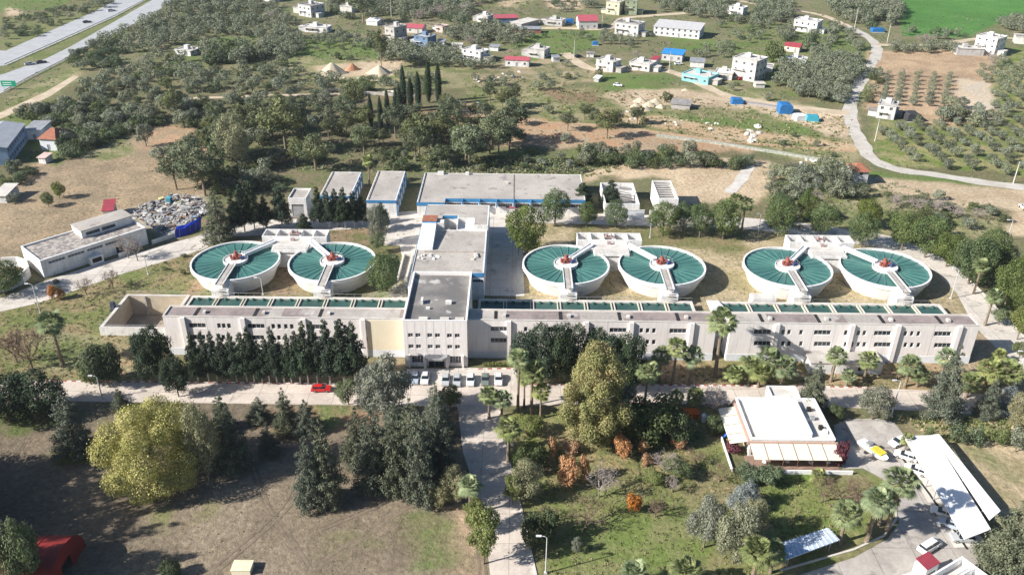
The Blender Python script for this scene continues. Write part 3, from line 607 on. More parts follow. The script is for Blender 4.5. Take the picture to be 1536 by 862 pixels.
for xm,lb in ((-62.15,'white inlet box of four open cells between the two left tanks'),(27.65,'white inlet box of four open cells between the two middle tanks'),(88.15,'white inlet box of four open cells between the two right tanks')):
    t=thing('inlet_box',lb,'inlet structure',(xm,216.6,0),0,'inlet boxes between the tanks')
    m=MB(); m.box(-9.2,9.2,1.4,1.7,0,6.2); m.box(-9.2,9.2,6.0,6.3,0,6.2)
    for x in (-9.2,-5.4,-1.7,1.4,5.1,8.9): m.box(x,x+.3,1.7,6.0,0,6.2)
    m.build('wall',white,t)
    m=MB(); m.box(-8.9,8.9,1.7,6.0,1.4,1.7); m.build('cell_floor',concd,t)
    m=MB(); m.box(-4.9,4.9,-5.6,1.39,0,5.3); p=m.build('platform',white,t)
    m=MB(); m.box(-4.6,4.6,-5.2,1.2,5.303,5.36); m.build('platform_deck',concl,p)
    m=MB(); m.box(-4.3,4.3,-5.66,-5.603,4.2,4.5); m.build('slot_window',dark,p)
    m=MB(); m.tube([(-.8,3,6.2),(-.8,3,7.4)],.3,8);m.tube([(.6,3.2,6.2),(.6,3.2,7.2)],.25,8); m.box(-1.6,1.4,2.6,3.8,6.203,6.5); m.box(-.8,.3,.1,.9,5.37,6.1); m.build('valve_gear',mat('valve_pink',(.42,.30,.28)),t)
    m=MB()
    for z in (6.3,): 
        m.tube([(-4.8,-5.4,z),(4.8,-5.4,z)],.03,4)
        for k in range(9): m.tube([(-4.8+1.2*k,-5.4,5.36),(-4.8+1.2*k,-5.4,z)],.025,3)
    m.build('railing',steel,t)
# ---------------------------------------------------------------- filter basins behind the wings
def basin(x0,x1,label,first=0):
    t=thing('filter_basin',label,'water basin',(x0,FY+5.2,0)); W=x1-x0;D=19.4;H=2.0
    m=MB(); m.box(0,W,0,.4,0,H);m.box(0,W,D-1.0,D,0,H);m.box(0,.6,.4,D-1.0,0,H);m.box(W-.6,W,.4,D-1.0,0,H); m.build('wall',concl,t)
    m=MB(); m.box(.6,W-.6,.4,D-1.0,1.0,1.62); m.build('water',waterd,t)
    n_=int(round(W/6.9))
    for k in range(1,n_):
        xx=W*k/n_
        for dx,mm in ((-.4,trough),(.35,concl)):
            m=MB(); m.box(xx+dx-.13,xx+dx+.13,.4,D-1.0,.9,H-.02); m.build('bridge',mat('bridge_cream',(.62,.6,.46),(.5,.5,.38)) if dx<0 else mm,t)
    for k in range(n_):
        for f_ in (.3,.68):
            xx=W*(k+f_)/n_; m=MB(); m.lathe([(.02,H+.35),(.45,H-.05),(.55,1.63)],8,c=(xx,D-1.5)); m.build('sluice_gate',mat('sluice_green',(.03,.10,.085)),t)
    m=MB(); m.tube([(0,D-.2,H+1),(W,D-.2,H+1)],.035,4)
    for k in range(int(W/2)+1): m.tube([(min(2*k,W),D-.2,H),(min(2*k,W),D-.2,H+1)],.03,3)
    m.build('railing',steel,t); return t
basin(-82.6,-26.6,'long concrete basin of green water bays behind the west wing')
basin(-8.6,46.6,'long concrete basin of green water bays behind the middle wing')
basin(53.6,110.6,'long concrete basin of green water bays behind the east wing')
t=thing('wash_water_pit','empty concrete pit with beige inner walls at the far left of the basins','pit',(-99.6,174.3,0))
m=MB(); W,D=16.4,16.6
m.box(0,W,0,.7,-3.6,2);m.box(0,W,D-.7,D,-3.6,2);m.box(0,.7,.7,D-.7,-3.6,2);m.box(W-.7,W,.7,D-.7,-3.6,2); m.build('wall',mat('pit_wall_beige',(.56,.48,.37),(.48,.41,.31)),t)
m=MB(); m.box(-.03,W+.03,-.03,.75,2.003,2.12); m.box(-.03,W+.03,D-.75,D+.03,2.003,2.12); m.box(-.03,.75,.75,D-.75,2.003,2.12); m.box(W-.75,W+.03,.75,D-.75,2.003,2.12); m.build('coping',concl,t)
m=MB(); m.box(-.04,W+.04,-.06,-.003,0,2.0); m.build('outer_face',white,t)
m=MB(); m.box(.7,W-.7,.7,D-.7,-3.6,-3.5); m.build('pit_floor',mat('pit_floor',(.3,.25,.2),(.4,.33,.25)),t)
m=MB(); m.box(4.6,5.1,D-1.1,D-.703,-3.5,1.95); m.build('pilaster',conc,t)
m=MB()
for q in ((0,0,W,0),(0,0,0,D),(0,D,W,D)):
    a=Vector((q[0],q[1],3));b_=Vector((q[2],q[3],3)); m.tube([a,b_],.03,4)
    for k in range(9): p_=a.lerp(b_,k/8); m.tube([p_-Vector((0,0,1)),p_],.03,3)
m.build('railing',steel,t)
m=MB(); m.box(-1.3,-.3,9.5,10.6,0,3.0); m.box(-1.2,-.4,9.6,10.5,3.003,3.5); tag(m.build('control_cabinet',mat('cabinet_dark',(.06,.07,.12))),'small dark cabinet beside the empty concrete pit','cabinet').location=(-99.6,174.3,0)
# connecting bits in the gap between wings
t=thing('gap_platform','small concrete platform with white ramp in the gap between the two right wings','platform',(47.1,171.6,0))
m=MB(); m.box(.2,2.9,0,6,0,3.2); m.build('wall',concl,t)
m=MB(); m.add([(3.2,12,2.1),(6.2,12,2.1),(6.2,19,2.1),(3.2,19,2.1),(3.2,12,4.2),(6.2,12,4.2),(6.2,19,2.4),(3.2,19,2.4)],[(0,3,2,1),(4,5,6,7),(0,1,5,4),(1,2,6,5),(2,3,7,6),(3,0,4,7)]); m.build('ramp',whitest,t)
# white service box on the basin between tank 4 and tank 5
t=thing('service_box','white flat service box behind the east basin, left of the fifth tank','service box',(62.3,191.3,0))
m=MB(); m.box(0,6.2,0,3.0,0,2.6); m.build('wall',white,t); m=MB(); m.box(.3,5.9,.3,2.7,2.603,2.7); m.build('roof',concl,t)
t=thing('ramp_trench','long narrow concrete trench with pale walls left of the stair tower','trench',(-31.4,203.5,0))
m=MB(); m.box(0,.4,0,15,0,1.1);m.box(2.4,2.8,0,15,0,1.1);m.box(.4,2.4,14.6,15,0,1.1); m.build('wall',concl,t); m=MB(); m.box(.4,2.4,0,14.6,.05,.12); m.build('trench_floor',concd,t)
# ---------------------------------------------------------------- roofless ruins at the rear
for (x0,y0,w_,d_,h_,lb,op) in ((29.3,249.0,11,18,4.2,'low white shell of a roofless shed with broken roof sheets at the rear right',1),(45.8,246.8,6.2,15.6,7.0,'tall narrow white shell with slatted open roof at the rear right',0)):
    t=thing('roofless_shed',lb,'ruin',(x0,y0,0))
    m=MB(); m.box(0,w_,0,.3,0,h_);m.box(0,w_,d_-.3,d_,0,h_);m.box(0,.3,.3,d_-.3,0,h_);m.box(w_-.3,w_,.3,d_-.3,0,h_); m.build('wall',white,t)
    m=MB(); m.box(.3,w_-.3,.3,d_-.3,0.1,.2 if op else h_-1.8); m.build('inner_floor',concd,t)
    m=MB()
    for k in range(8):
        yy=1+k*(d_-2)/7
        if op: m.bar((w_*.45,yy,h_-.6),(w_-.35,yy+random.uniform(-.8,.8),h_-1.6),.5,.08)
        else: m.box(.3,w_-.3,yy,yy+.45,h_-.5,h_-.2)
    m.build('roof_beam',steel if op else concl,t)
t=thing('boundary_wall','pale blue painted wall between the two roofless sheds','wall',(33.5,245.9,0))
m=MB(); m.box(0,8,0,.3,0,3.4); m.box(9.6,12.2,0,.3,0,3.4); m.build('wall',plinth,t); m=MB(); m.box(-.1,8.1,-.08,.38,3.403,3.5); m.build('coping',concl,t)
t=thing('guard_hut','small white hut with red roof in front of the maintenance hall','hut',tuple(G(768,322)))
m=MB(); m.box(-2.2,2.2,0,3,0,2.4); m.build('wall',white,t); m=MB(); m.add([(-2.4,-.3,2.4),(2.4,-.3,2.4),(2.4,3.2,2.9),(-2.4,3.2,2.9),(-2.4,-.3,2.5),(2.4,-.3,2.5),(2.4,3.2,3.0),(-2.4,3.2,3.0)],[(0,3,2,1),(4,5,6,7),(0,1,5,4),(1,2,6,5),(2,3,7,6),(3,0,4,7)]); m.build('roof',redroof,t); m=MB(); m.box(.4,1.3,-.04,-.003,.9,1.9); m.build('window',glass,t)
# ---------------------------------------------------------------- foliage meshes
def leaves(name,clumps,n,size,m,seed=0,up=.25,skirt=None,shell=.55,cull=True):
    rs=np.random.RandomState(seed); n0=n; n=int(n*2.2) if cull else n
    vol=np.array([(r[0]*r[1]*r[2])**.66 for _,r in clumps]); pr_=vol/vol.sum()
    idx=rs.choice(len(clumps),n,p=pr_)
    C=np.array([c for c,_ in clumps])[idx]; Rr=np.array([r for _,r in clumps])[idx]
    d=rs.normal(size=(n,3)); d/=np.linalg.norm(d,axis=1)[:,None]
    rad=(shell+(1-shell)*rs.rand(n)**.7)*(1+.12*rs.normal(size=n))
    P=C+d*Rr*rad[:,None]
    if cull:        # leaves sit on the outside of the lobes, with hollows between them
        keep=np.ones(n,bool)
        for j,(cc,rr) in enumerate(clumps):
            q=((P-np.array(cc))/np.array(rr)); keep&=~(((q**2).sum(1)<.62)&(idx!=j))
        P=P[keep][:n0];d=d[keep][:n0];n=len(P)
    P[:,2]=np.maximum(P[:,2],.15)
    nr=d+rs.normal(size=(n,3))*.5+np.array([0,0,up]); nr/=np.linalg.norm(nr,axis=1)[:,None]
    t=np.cross(nr,rs.normal(size=(n,3))); t/=np.linalg.norm(t,axis=1)[:,None]; u=np.cross(nr,t)
    s=size*(.6+.8*rs.rand(n))[:,None]; a=s*.5; b=s*(.3+.2*rs.rand(n)[:,None])
    bend=nr*s*.12
    V=np.stack([P-t*a,P-u*b+bend,P+t*a,P+u*b+bend],1).reshape(-1,3)
    return quadmesh(name,V,m)
def quadmesh(name,V,m):
    k=len(V)//4; me=bpy.data.meshes.new(name); me.vertices.add(k*4); me.vertices.foreach_set('co',V.astype(np.float32).ravel())
    me.loops.add(k*4); me.loops.foreach_set('vertex_index',np.arange(k*4,dtype=np.int32)); me.polygons.add(k); me.polygons.foreach_set('loop_start',np.arange(0,k*4,4,dtype=np.int32))
    me.update(calc_edges=True); me.materials.append(m); return me
def trunkmesh(h,r,lean=.0,m=bark,limbs=3,rs=None,spread=.5,name='trunk'):
    rs=rs or random.Random(1); mb=MB(); mb.tube([(0,0,-.2),(lean*.3*h,0,h*.35),(lean*h*.6,lean*.2*h,h*.7),(lean*h,lean*.3*h,h)],[r,r*.8,r*.6,r*.3],7)
    for k in range(limbs):
        a=rs.uniform(0,6.28);z=h*rs.uniform(.45,.8);l=h*spread*rs.uniform(.5,.9)
        mb.tube([(lean*z,0,z),(lean*z+math.cos(a)*l*.5,math.sin(a)*l*.5,z+l*.35),(lean*z+math.cos(a)*l,math.sin(a)*l,z+l*.8)],[r*.45,r*.3,r*.12],5)
    return mb.mesh(name,m)
L_olive=leafmat('leaf_olive',(.175,.20,.13),(.235,.26,.18),(.29,.305,.23),sc=.35,vary=.28)
L_bush=leafmat('leaf_bush',(.085,.12,.055),(.135,.17,.08),(.19,.20,.11),sc=.4,vary=.3)
L_pine=leafmat('leaf_pine',(.12,.15,.075),(.18,.205,.10),(.235,.24,.13),sc=.35,vary=.22)
L_round=leafmat('leaf_round_pine',(.095,.14,.045),(.14,.185,.06),(.18,.21,.085),sc=.4,vary=.12)
L_dark=leafmat('leaf_dark_conifer',(.035,.058,.034),(.055,.082,.045),(.08,.105,.065),sc=.5,vary=.15,trans=.12)
L_cyp=leafmat('leaf_cypress',(.022,.045,.022),(.035,.06,.03),sc=.5,vary=.15,trans=.1)
L_ced=leafmat('leaf_cedar',(.105,.125,.085),(.15,.168,.112),(.195,.205,.15),sc=.5,vary=.15,trans=.15)
L_yel=leafmat('leaf_acacia_yellow',(.38,.37,.11),(.50,.46,.16),(.60,.55,.24),sc=.4,vary=.05,hue=.1)
L_euc=leafmat('leaf_eucalyptus',(.22,.24,.10),(.33,.31,.14),(.44,.33,.17),sc=.28,vary=.08)
L_sil=leafmat('leaf_silver',(.17,.21,.20),(.25,.29,.28),sc=.6,vary=.1,trans=.15)
L_grey=leafmat('leaf_grey_green',(.16,.175,.13),(.24,.25,.19),sc=.6,vary=.12)
L_ora=leafmat('leaf_orange',(.46,.22,.085),(.54,.29,.12),(.40,.26,.13),sc=.6,vary=.12,hue=.25)
L_palm=leafmat('leaf_palm',(.17,.22,.09),(.27,.31,.14),(.40,.40,.2),sc=.6,vary=.12); L_dry=leafmat('leaf_palm_dry',(.36,.29,.15),(.45,.38,.21),sc=.6,vary=.1)
L_green=leafmat('leaf_fresh_green',(.13,.17,.06),(.20,.23,.095),sc=.5,vary=.15)
L_gold=leafmat('leaf_olive_gold',(.23,.235,.13),(.32,.31,.18),sc=.5,vary=.1)
def dome(Rr,H,z0,nc,seed,fr=.36,flat=.75):          # rounded crown of clumps
    rs=random.Random(seed); out=[((0,0,z0+H*.47),(Rr*.68,Rr*.68,H*.4))]
    for i in range(nc):
        a=rs.uniform(0,6.283); u=rs.uniform(-.8,1); k=math.sqrt(max(0,1-u*u)); r=Rr*fr*rs.uniform(.7,1.25)
        out.append(((Rr*.72*k*math.cos(a),Rr*.72*k*math.sin(a),z0+H*.5+H*.38*u),(r,r,r*flat)))
    return out
def cone(Rr,H,z0,nc,seed,pw=.8,fr=.38,top=.06):
    rs=random.Random(seed); out=[]
    for i in range(nc):
        t=(i+.5)/nc; a=i*2.4+rs.uniform(-.5,.5); rr=Rr*((1-t)**pw*(1-top)+top); cr_=max(rr*fr*rs.uniform(.8,1.3),Rr*.13)
        out.append(((rr*.6*math.cos(a),rr*.6*math.sin(a),z0+H*t*.93),(cr_,cr_,cr_*rs.uniform(.8,1.2))))
        if i%2==0: out.append(((0,0,z0+H*t*.93),(rr*.5,rr*.5,H/nc*1.6)))
    return out
def cedar(Rr,H,z0,seed,tiers=9):
    rs=random.Random(seed); out=[((0,0,z0+H*.45),(Rr*.22,Rr*.22,H*.42))]
    for i in range(tiers):
        t=i/(tiers-1); rr=Rr*(1-t)**.75*rs.uniform(.8,1.08)+.3
        n_=max(3,int(7*(1-t)+2.5)); o=rs.uniform(0,6)
        for k in range(n_):
            a=o+k*6.283/n_+rs.uniform(-.3,.3); l=rr*rs.uniform(.75,1.1)
            for q in (.45,.8): out.append(((l*q*math.cos(a),l*q*math.sin(a),z0+H*t*.92-l*q*.16),(l*.26+.15,l*.26+.15,.28+.08*rr)))
    return out
KIND={}
def euc_lobes():
    rs=random.Random(91); out=[((0,0,11.5),(1.8,1.8,7.0))]
    for i in range(52):
        t=i/51; a=i*2.4+rs.uniform(-.4,.4); rr=5.4*math.sin(math.pi*min(.96,.16+t*.82))**.75*rs.uniform(.45,1.12); r=rs.uniform(.8,2.1)
        out.append(((rr*math.cos(a),rr*math.sin(a),3.2+16.6*t),(r,r,r*1.35)))
    return out
def acacia_lobes():
    rs=random.Random(77); out=[((0,0,6.2),(6.6,6.6,5.2))]; pts=[]
    while len(out)<30:
        a=rs.uniform(0,6.283);u=rs.uniform(-.6,1);k=math.sqrt(1-u*u); p=Vector((k*math.cos(a),k*math.sin(a),u))
        if any((p-q).length<.46 for q in pts) and rs.random()<.97: continue
        pts.append(p); r=rs.uniform(1.9,3.3); out.append(((p.x*7.9,p.y*7.9,6.6+p.z*6.0),(r,r,r*.72)))
    return out
L_pur=leafmat('leaf_purple',(.12,.04,.055),(.18,.065,.08),sc=.6,vary=.1,hue=.2)
def kind(name,H,Rr,trunks,crowns,parts=None): KIND[name]=(H,Rr,trunks,crowns)
nv=3
kind('olive_tree',4.6,2.9,[trunkmesh(2.6,.22,.05*s_,rs=random.Random(s_)) for s_ in range(nv)],[leaves('crown',dome(2.9,3.9,.7,8,s_,.4),1050,.36,L_olive,s_) for s_ in range(4)])
kind('scrub_tree',3.6,2.6,[trunkmesh(1.6,.15,rs=random.Random(s_)) for s_ in range(nv)],[leaves('crown',dome(2.6,3.4,.2,8,30+s_,.42),950,.35,L_bush,s_) for s_ in range(4)])
kind('pine_tree',9,3.6,[trunkmesh(7.6,.22,.04,pbark,5,random.Random(s_),.35) for s_ in range(nv)],[leaves('crown',dome(3.5,6.2,2.7,13,60+s_,.34),2400,.34,L_pine,s_,shell=.4) for s_ in range(4)])
kind('round_pine',8.5,3.7,[trunkmesh(6.5,.24,.02,bark,4,random.Random(s_),.3) for s_ in range(nv)],[leaves('crown',dome(3.9,7.6,.9,20,90+s_,.36,.9),7500,.25,L_round,s_,shell=.6) for s_ in range(3)])
kind('dark_conifer',13,2.7,[trunkmesh(9,.2,.01,wbark,2,random.Random(s_),.2) for s_ in range(nv)],[leaves('crown',cone(3.1,10.2,2.8,24,120+s_,.7,.4,.08),7500,.26,L_dark,s_,shell=.45) for s_ in range(4)])
kind('dark_tree',8.5,3.9,[trunkmesh(6,.22,.02,bark,4,random.Random(s_),.3) for s_ in range(2)],[leaves('crown',dome(3.9,8.0,.5,24,420+s_,.33,.9),8000,.26,L_dark,s_,shell=.5) for s_ in range(3)])
kind('cypress_tree',17,1.1,[trunkmesh(4,.2,0,bark,0) for s_ in range(2)],[leaves('crown',[((0,0,1+15.6*(k+.5)/22),(1.05*math.sin(math.pi*min(.97,(k+3)/25))**.6,)*2+(1.1,)) for k in range(22)],7500,.24,L_cyp,s_,up=.6,shell=.7,cull=False) for s_ in range(3)])
kind('cedar_tree',14,4.5,[trunkmesh(11,.26,.01,bark,3,random.Random(s_),.2) for s_ in range(nv)],[leaves('crown',cedar(4.6,12.6,1.6,180+s_,11),16000,.24,L_ced,s_,up=.6,shell=.2,cull=False) for s_ in range(4)])
kind('blue_cedar',11,5,[trunkmesh(9,.25,.01,bark,3,random.Random(s_),.2) for s_ in range(2)],[leaves('crown',cedar(4.8,9.8,.9,210+s_,8)+dome(3.6,8,.8,8,213+s_,.4),13000,.23,L_sil,s_,up=.5,shell=.3,cull=False) for s_ in range(2)])
kind('silver_tree',8,4.2,[trunkmesh(6.5,.22,.03,bark,5,random.Random(s_),.35) for s_ in range(2)],[leaves('crown',dome(4.1,7.4,.7,22,240+s_,.3),8500,.24,L_grey,s_,shell=.35) for s_ in range(3)])
kind('gold_tree',9,5.0,[trunkmesh(7,.25,.03,bark,5,random.Random(s_),.35) for s_ in range(2)],[leaves('crown',dome(4.8,8.4,.7,26,250+s_,.28),9500,.25,L_gold,s_,shell=.35) for s_ in range(2)])
kind('leafy_tree',7,3,[trunkmesh(5,.18,.03,bark,3,random.Random(s_),.3) for s_ in range(2)],[leaves('crown',dome(3.1,5.8,1.3,14,260+s_,.36),5000,.25,L_green,s_,shell=.5) for s_ in range(3)])
kind('dark_shrub',4,3,[trunkmesh(1.8,.12,.03,bark,3,random.Random(s_),.3) for s_ in range(2)],[leaves('crown',dome(3.0,3.8,.1,14,270+s_,.38),5000,.25,L_bush,s_,shell=.5) for s_ in range(3)])
kind('acacia_tree',16,11,[trunkmesh(11,.5,.02,bark,7,random.Random(5),.45)],[leaves('crown',acacia_lobes(),60000,.26,L_yel,3,shell=.72)])
kind('eucalyptus_tree',22,7.2,[trunkmesh(18,.42,.01,wbark,8,random.Random(6),.3)],[leaves('crown',euc_lobes(),50000,.27,L_euc,8,shell=.5)])
kind('orange_shrub',3,1.8,[trunkmesh(1.4,.08,0,bark,3,random.Random(2),.4)],[leaves('crown',dome(1.8,2.8,.2,9,330+s_,.4),2600,.2,L_ora,s_,shell=.2) for s_ in range(2)])
kind('purple_shrub',3,1.8,[trunkmesh(1.4,.08,0,bark,3,random.Random(2),.4)],[leaves('crown',dome(1.8,2.8,.2,9,340,.4),900,.34,L_pur,1,shell=.4)])
def palm_mesh(seed,nf=44,L=1.0):
    rs=random.Random(seed);V=[];D=[]
    def frond(list_,el,az,pl,bl):
        d=Vector((math.cos(az)*math.cos(el),math.sin(az)*math.cos(el),math.sin(el))); side=Vector((-math.sin(az),math.cos(az),0)); upv=d.cross(side)*-1
        p1=d*pl; w=side*.045
        list_.extend([(-w),(w),p1+w,p1-w])
        for k in range(-5,6):
            a=k*.24; dr=(d*math.cos(a)+side*math.sin(a)).normalized(); l=bl*(1-.03*abs(k)); mid=p1+dr*l*.6+upv*(.06); tip=p1+dr*l*1.1+Vector((0,0,-.38*l)); sw=side*math.cos(a)*.085-d*math.sin(a)*.085
            list_.extend([p1,mid-sw,tip,mid+sw])
    for i in range(nf):
        t=i/nf; frond(V,R(78)-R(112)*t+rs.uniform(-.12,.12),i*2.4+rs.uniform(-.2,.2),rs.uniform(.8,1.5)*L,rs.uniform(.8,1.2)*L)
    for i in range(20): frond(D,R(-42)-R(38)*(i/20),i*2.4,rs.uniform(.5,.9)*L,rs.uniform(.7,.95)*L)
    return V,D
def palm_kind(h,seed):
    V,D=palm_mesh(seed); off=Vector((0,0,h))
    c_=quadmesh('fronds',np.array([tuple(v+off) for v in V]),L_palm); d_=quadmesh('dry_skirt',np.array([tuple(v+off) for v in D]),L_dry)
    mb=MB(); mb.tube([(0,0,-.2),(.03,0,h*.3),(.0,.05,h*.7),(0,0,h)],[.34,.24,.2,.24],8); return mb.mesh('trunk',pbark),c_,d_
PALM={h:[palm_kind(h,h*10+s_) for s_ in range(2)] for h in (1,3,6,9,12)}
def bare_mesh(seed,H=6,spread=.9,m=twig,fine=3):
    rs=random.Random(seed);mb=MB()
    def br(p,d,l,r,k):
        q=p+d*l; mb.tube([p,q],[r,r*.65],3 if k<3 else 5,cap=False)
        if k==0: return
        for i in range(3 if k>1 else fine):
            a=Vector((rs.gauss(0,1),rs.gauss(0,1),rs.gauss(.25,.6))).normalized(); nd=(d*.55+a*spread*.75).normalized(); br(p.lerp(q,rs.uniform(.55,1)),nd,l*rs.uniform(.6,.82),max(r*.6,.022),k-1)
    br(Vector((0,0,-.1)),Vector((0,0,1)),H*.27,.13,1)
    for i in range(5):
        a=i*1.26+rs.uniform(-.3,.3); br(Vector((0,0,H*.2)),Vector((math.cos(a)*.7*spread,math.sin(a)*.7*spread,.8)).normalized(),H*.28,.08,4)
    return mb.mesh('branches',m)
BARE={'pale':[bare_mesh(1,6,.9,twig),bare_mesh(2,6,.9,twig)],'brown':[bare_mesh(3,6,1.0,twigb),bare_mesh(4,6,1.0,twigb)]}
BT=MB(); BT.tube([(0,0,-.2),(0,0,1.3)],[.16,.12],6); BTM=BT.mesh('trunk',bark)
# ---------------------------------------------------------------- placing
VEG=[]
def tree(kindname,px,pb,wpx,top,label,cat='tree',group=None,name=None,var=None,rz=None):
    H,Rr,tr,cr_=KIND[kindname]; g=G(px,pb); h=HT(px,pb,top); wm=wpx/PXM(px,pb)/2
    t=thing(name or kindname,label,cat,tuple(g),random.uniform(0,6.28) if rz is None else rz,group)
    sx=wm/Rr; sz=h/H; v=random.randrange(99) if var is None else var
    for nm,me_ in (('trunk',tr[v%len(tr)]),('crown',cr_[v%len(cr_)])):
        o=link_obj(nm,me_,t); o.scale=(sx,sx,sz)
    return t
def palm(px,pb,wpx,top,label,group='fan palms on the grounds'):
    g=G(px,pb); h=HT(px,pb,top); wm=wpx/PXM(px,pb)/2; s_=max(wm/1.75,.5); hh=max((h/s_-1.3),.8)
    k=min(PALM,key=lambda q:abs(q-hh)); tr,c_,d_=random.choice(PALM[k]); sz=hh/k
    t=thing('fan_palm',label,'palm tree',tuple(g),random.uniform(0,6.28),group)
    o=link_obj('trunk',tr,t); o.scale=(s_,s_,s_*sz)
    for nm,me_ in (('fronds',c_),('dry_skirt',d_)):
        o=link_obj(nm,me_,t); o.scale=(s_,s_,s_); o.location.z=k*s_*(sz-1)
    return t
def bare(px,pb,wpx,top,label,col='pale',cat='bare tree',group=None):
    g=G(px,pb); h=HT(px,pb,top); wm=wpx/PXM(px,pb)/2
    t=thing('bare_tree',label,cat,tuple(g),random.uniform(0,6.28),group)
    o=link_obj('branches',random.choice(BARE[col]),t); o.scale=(wm/3.1,wm/3.1,h/6.2); o=link_obj('trunk',BTM,t); o.scale=(1,1,h/6.2)
    return t
# row of dark conifers with whitewashed trunks
xs_=[232,248,301,317,330,344,359,374,385,397,408,419,430,441,454,466,480,499,520,537]
tp=[492,488,512,504,500,508,506,500,498,506,508,500,505,497,496,488,494,490,484,486]
wd=[42,50,32,30,32,28,30,30,30,28,28,30,28,30,30,32,32,34,44,44]
for i,(x,tq,w_) in enumerate(zip(xs_,tp,wd)):
    tq+=random.choice((-9,-5,-2,3,8,12)); w_=w_*random.uniform(.85,1.15)
    tree('dark_conifer' if i>1 else 'dark_tree',x,582 if i>1 else 585,w_,tq,f'dark conifer with whitewashed trunk before the west wing, {ORD[i]} of the row from the left','conifer','row of dark conifers before the west wing')
for x,pb,w_,tq,l in ((272,606,42,549,'small dark conifer by the red and white kerb, in front of the conifer row'),(70,640,80,578,'broad dark green tree at the left edge below the front road'),(20,648,90,582,'dark green bushy tree cut by the left edge of the photo below the front road')):
    tree('dark_tree',x,pb,w_,tq,l)
tree('leafy_tree',527,612,36,574,'small round light green tree on the verge right of the red car',var=0)
tree('leafy_tree',680,618,38,583,'round green tree beside the car park exit',var=1)
tree('round_pine',580,441,54,386,'round bright green tree right of the second tank',var=1)
tree('silver_tree',590,636,78,540,'tall thin grey green tree left of the parked cars',var=0); tree('silver_tree',562,628,46,548,'slim grey green tree behind the round tree by the red car',var=1)
tree('cedar_tree',122,694,72,598,'lone cedar with bare lower trunk on the brown field left of the yellow tree')
tree('acacia_tree',244,738,162,608,'huge yellow green acacia on the brown field',rz=1.0,var=0)
tree('gold_tree',322,736,56,612,'pale yellow green tree touching the right side of the huge acacia')
CF=[(357,712,66,600),(340,655,44,598),(187,628,30,592),(436,655,44,586),(466,655,50,604),(476,768,58,646),(500,760,66,628),(545,700,60,612),(572,732,76,596),(604,742,70,604),(638,755,66,600),(625,700,66,596),(664,704,64,580),(660,655,62,572),(600,660,60,604),(395,640,44,602),(410,690,40,640)]
CL=['dark cedar right of the yellow acacia','short cedar near the road right of the yellow acacia','small dark cedar at the road edge above the yellow acacia','slim cedar at the road between acacia and central grove','cedar just right of the slim roadside cedar','leaning front cedar of the pair at the corner of the brown field','taller rear cedar of the pair at the corner of the brown field','cedar at the left side of the central grove','large cedar with visible pale trunk in the central grove','large grey green cedar in the middle of the central grove','front cedar of the central grove with pale trunk on the soil','cedar behind the front cedar of the central grove','cedar on the right side of the central grove','rear cedar of the central grove near the entrance road','shaded cedar inside the central grove','low cedar by the road between acacia and slim cedars','small shaded cedar left of the corner pair']
for (a,b_,c_,d_),l in zip(CF,CL): tree('cedar_tree',a,b_,c_,d_,l,'cedar','cedars in the lower left grove')
tree('dark_shrub',165,590,56,530,'dark green shrub below the empty pit'); tree('scrub_tree',140,590,44,556,'low green bush by the road below the empty pit')
tree('leafy_tree',735,846,52,762,'leafy hedge like tree on the left verge of the entrance road'); tree('leafy_tree',722,800,40,752,'green shrub behind the small palm on the left verge of the entrance road')
tree('gold_tree',692,754,56,700,'brownish shrub at the right end of the brown field'); tree('gold_tree',668,762,40,728,'low golden shrub on the brown field beside the cedars')
bare(52,570,86,492,'large bare brown tree at the left edge','brown'); bare(28,560,60,500,'bare brown tree cut by the left edge','brown')
bare(170,446,32,408,'small bare tree beside the rubble road left','brown'); bare(130,456,34,424,'leafless sapling beside the rubble road near the white curved wall','brown'); bare(192,400,44,352,'pale bare tree before the white storehouse','pale')
bare(206,404,28,366,'second bare sapling before the white storehouse','pale')
tree('orange_shrub',80,466,16,444,'orange leaved sapling by the left road'); tree('orange_shrub',92,464,15,448,'smaller orange sapling by the left road')
palm(97,562,36,488,'fan palm beside the bare brown tree at the left')
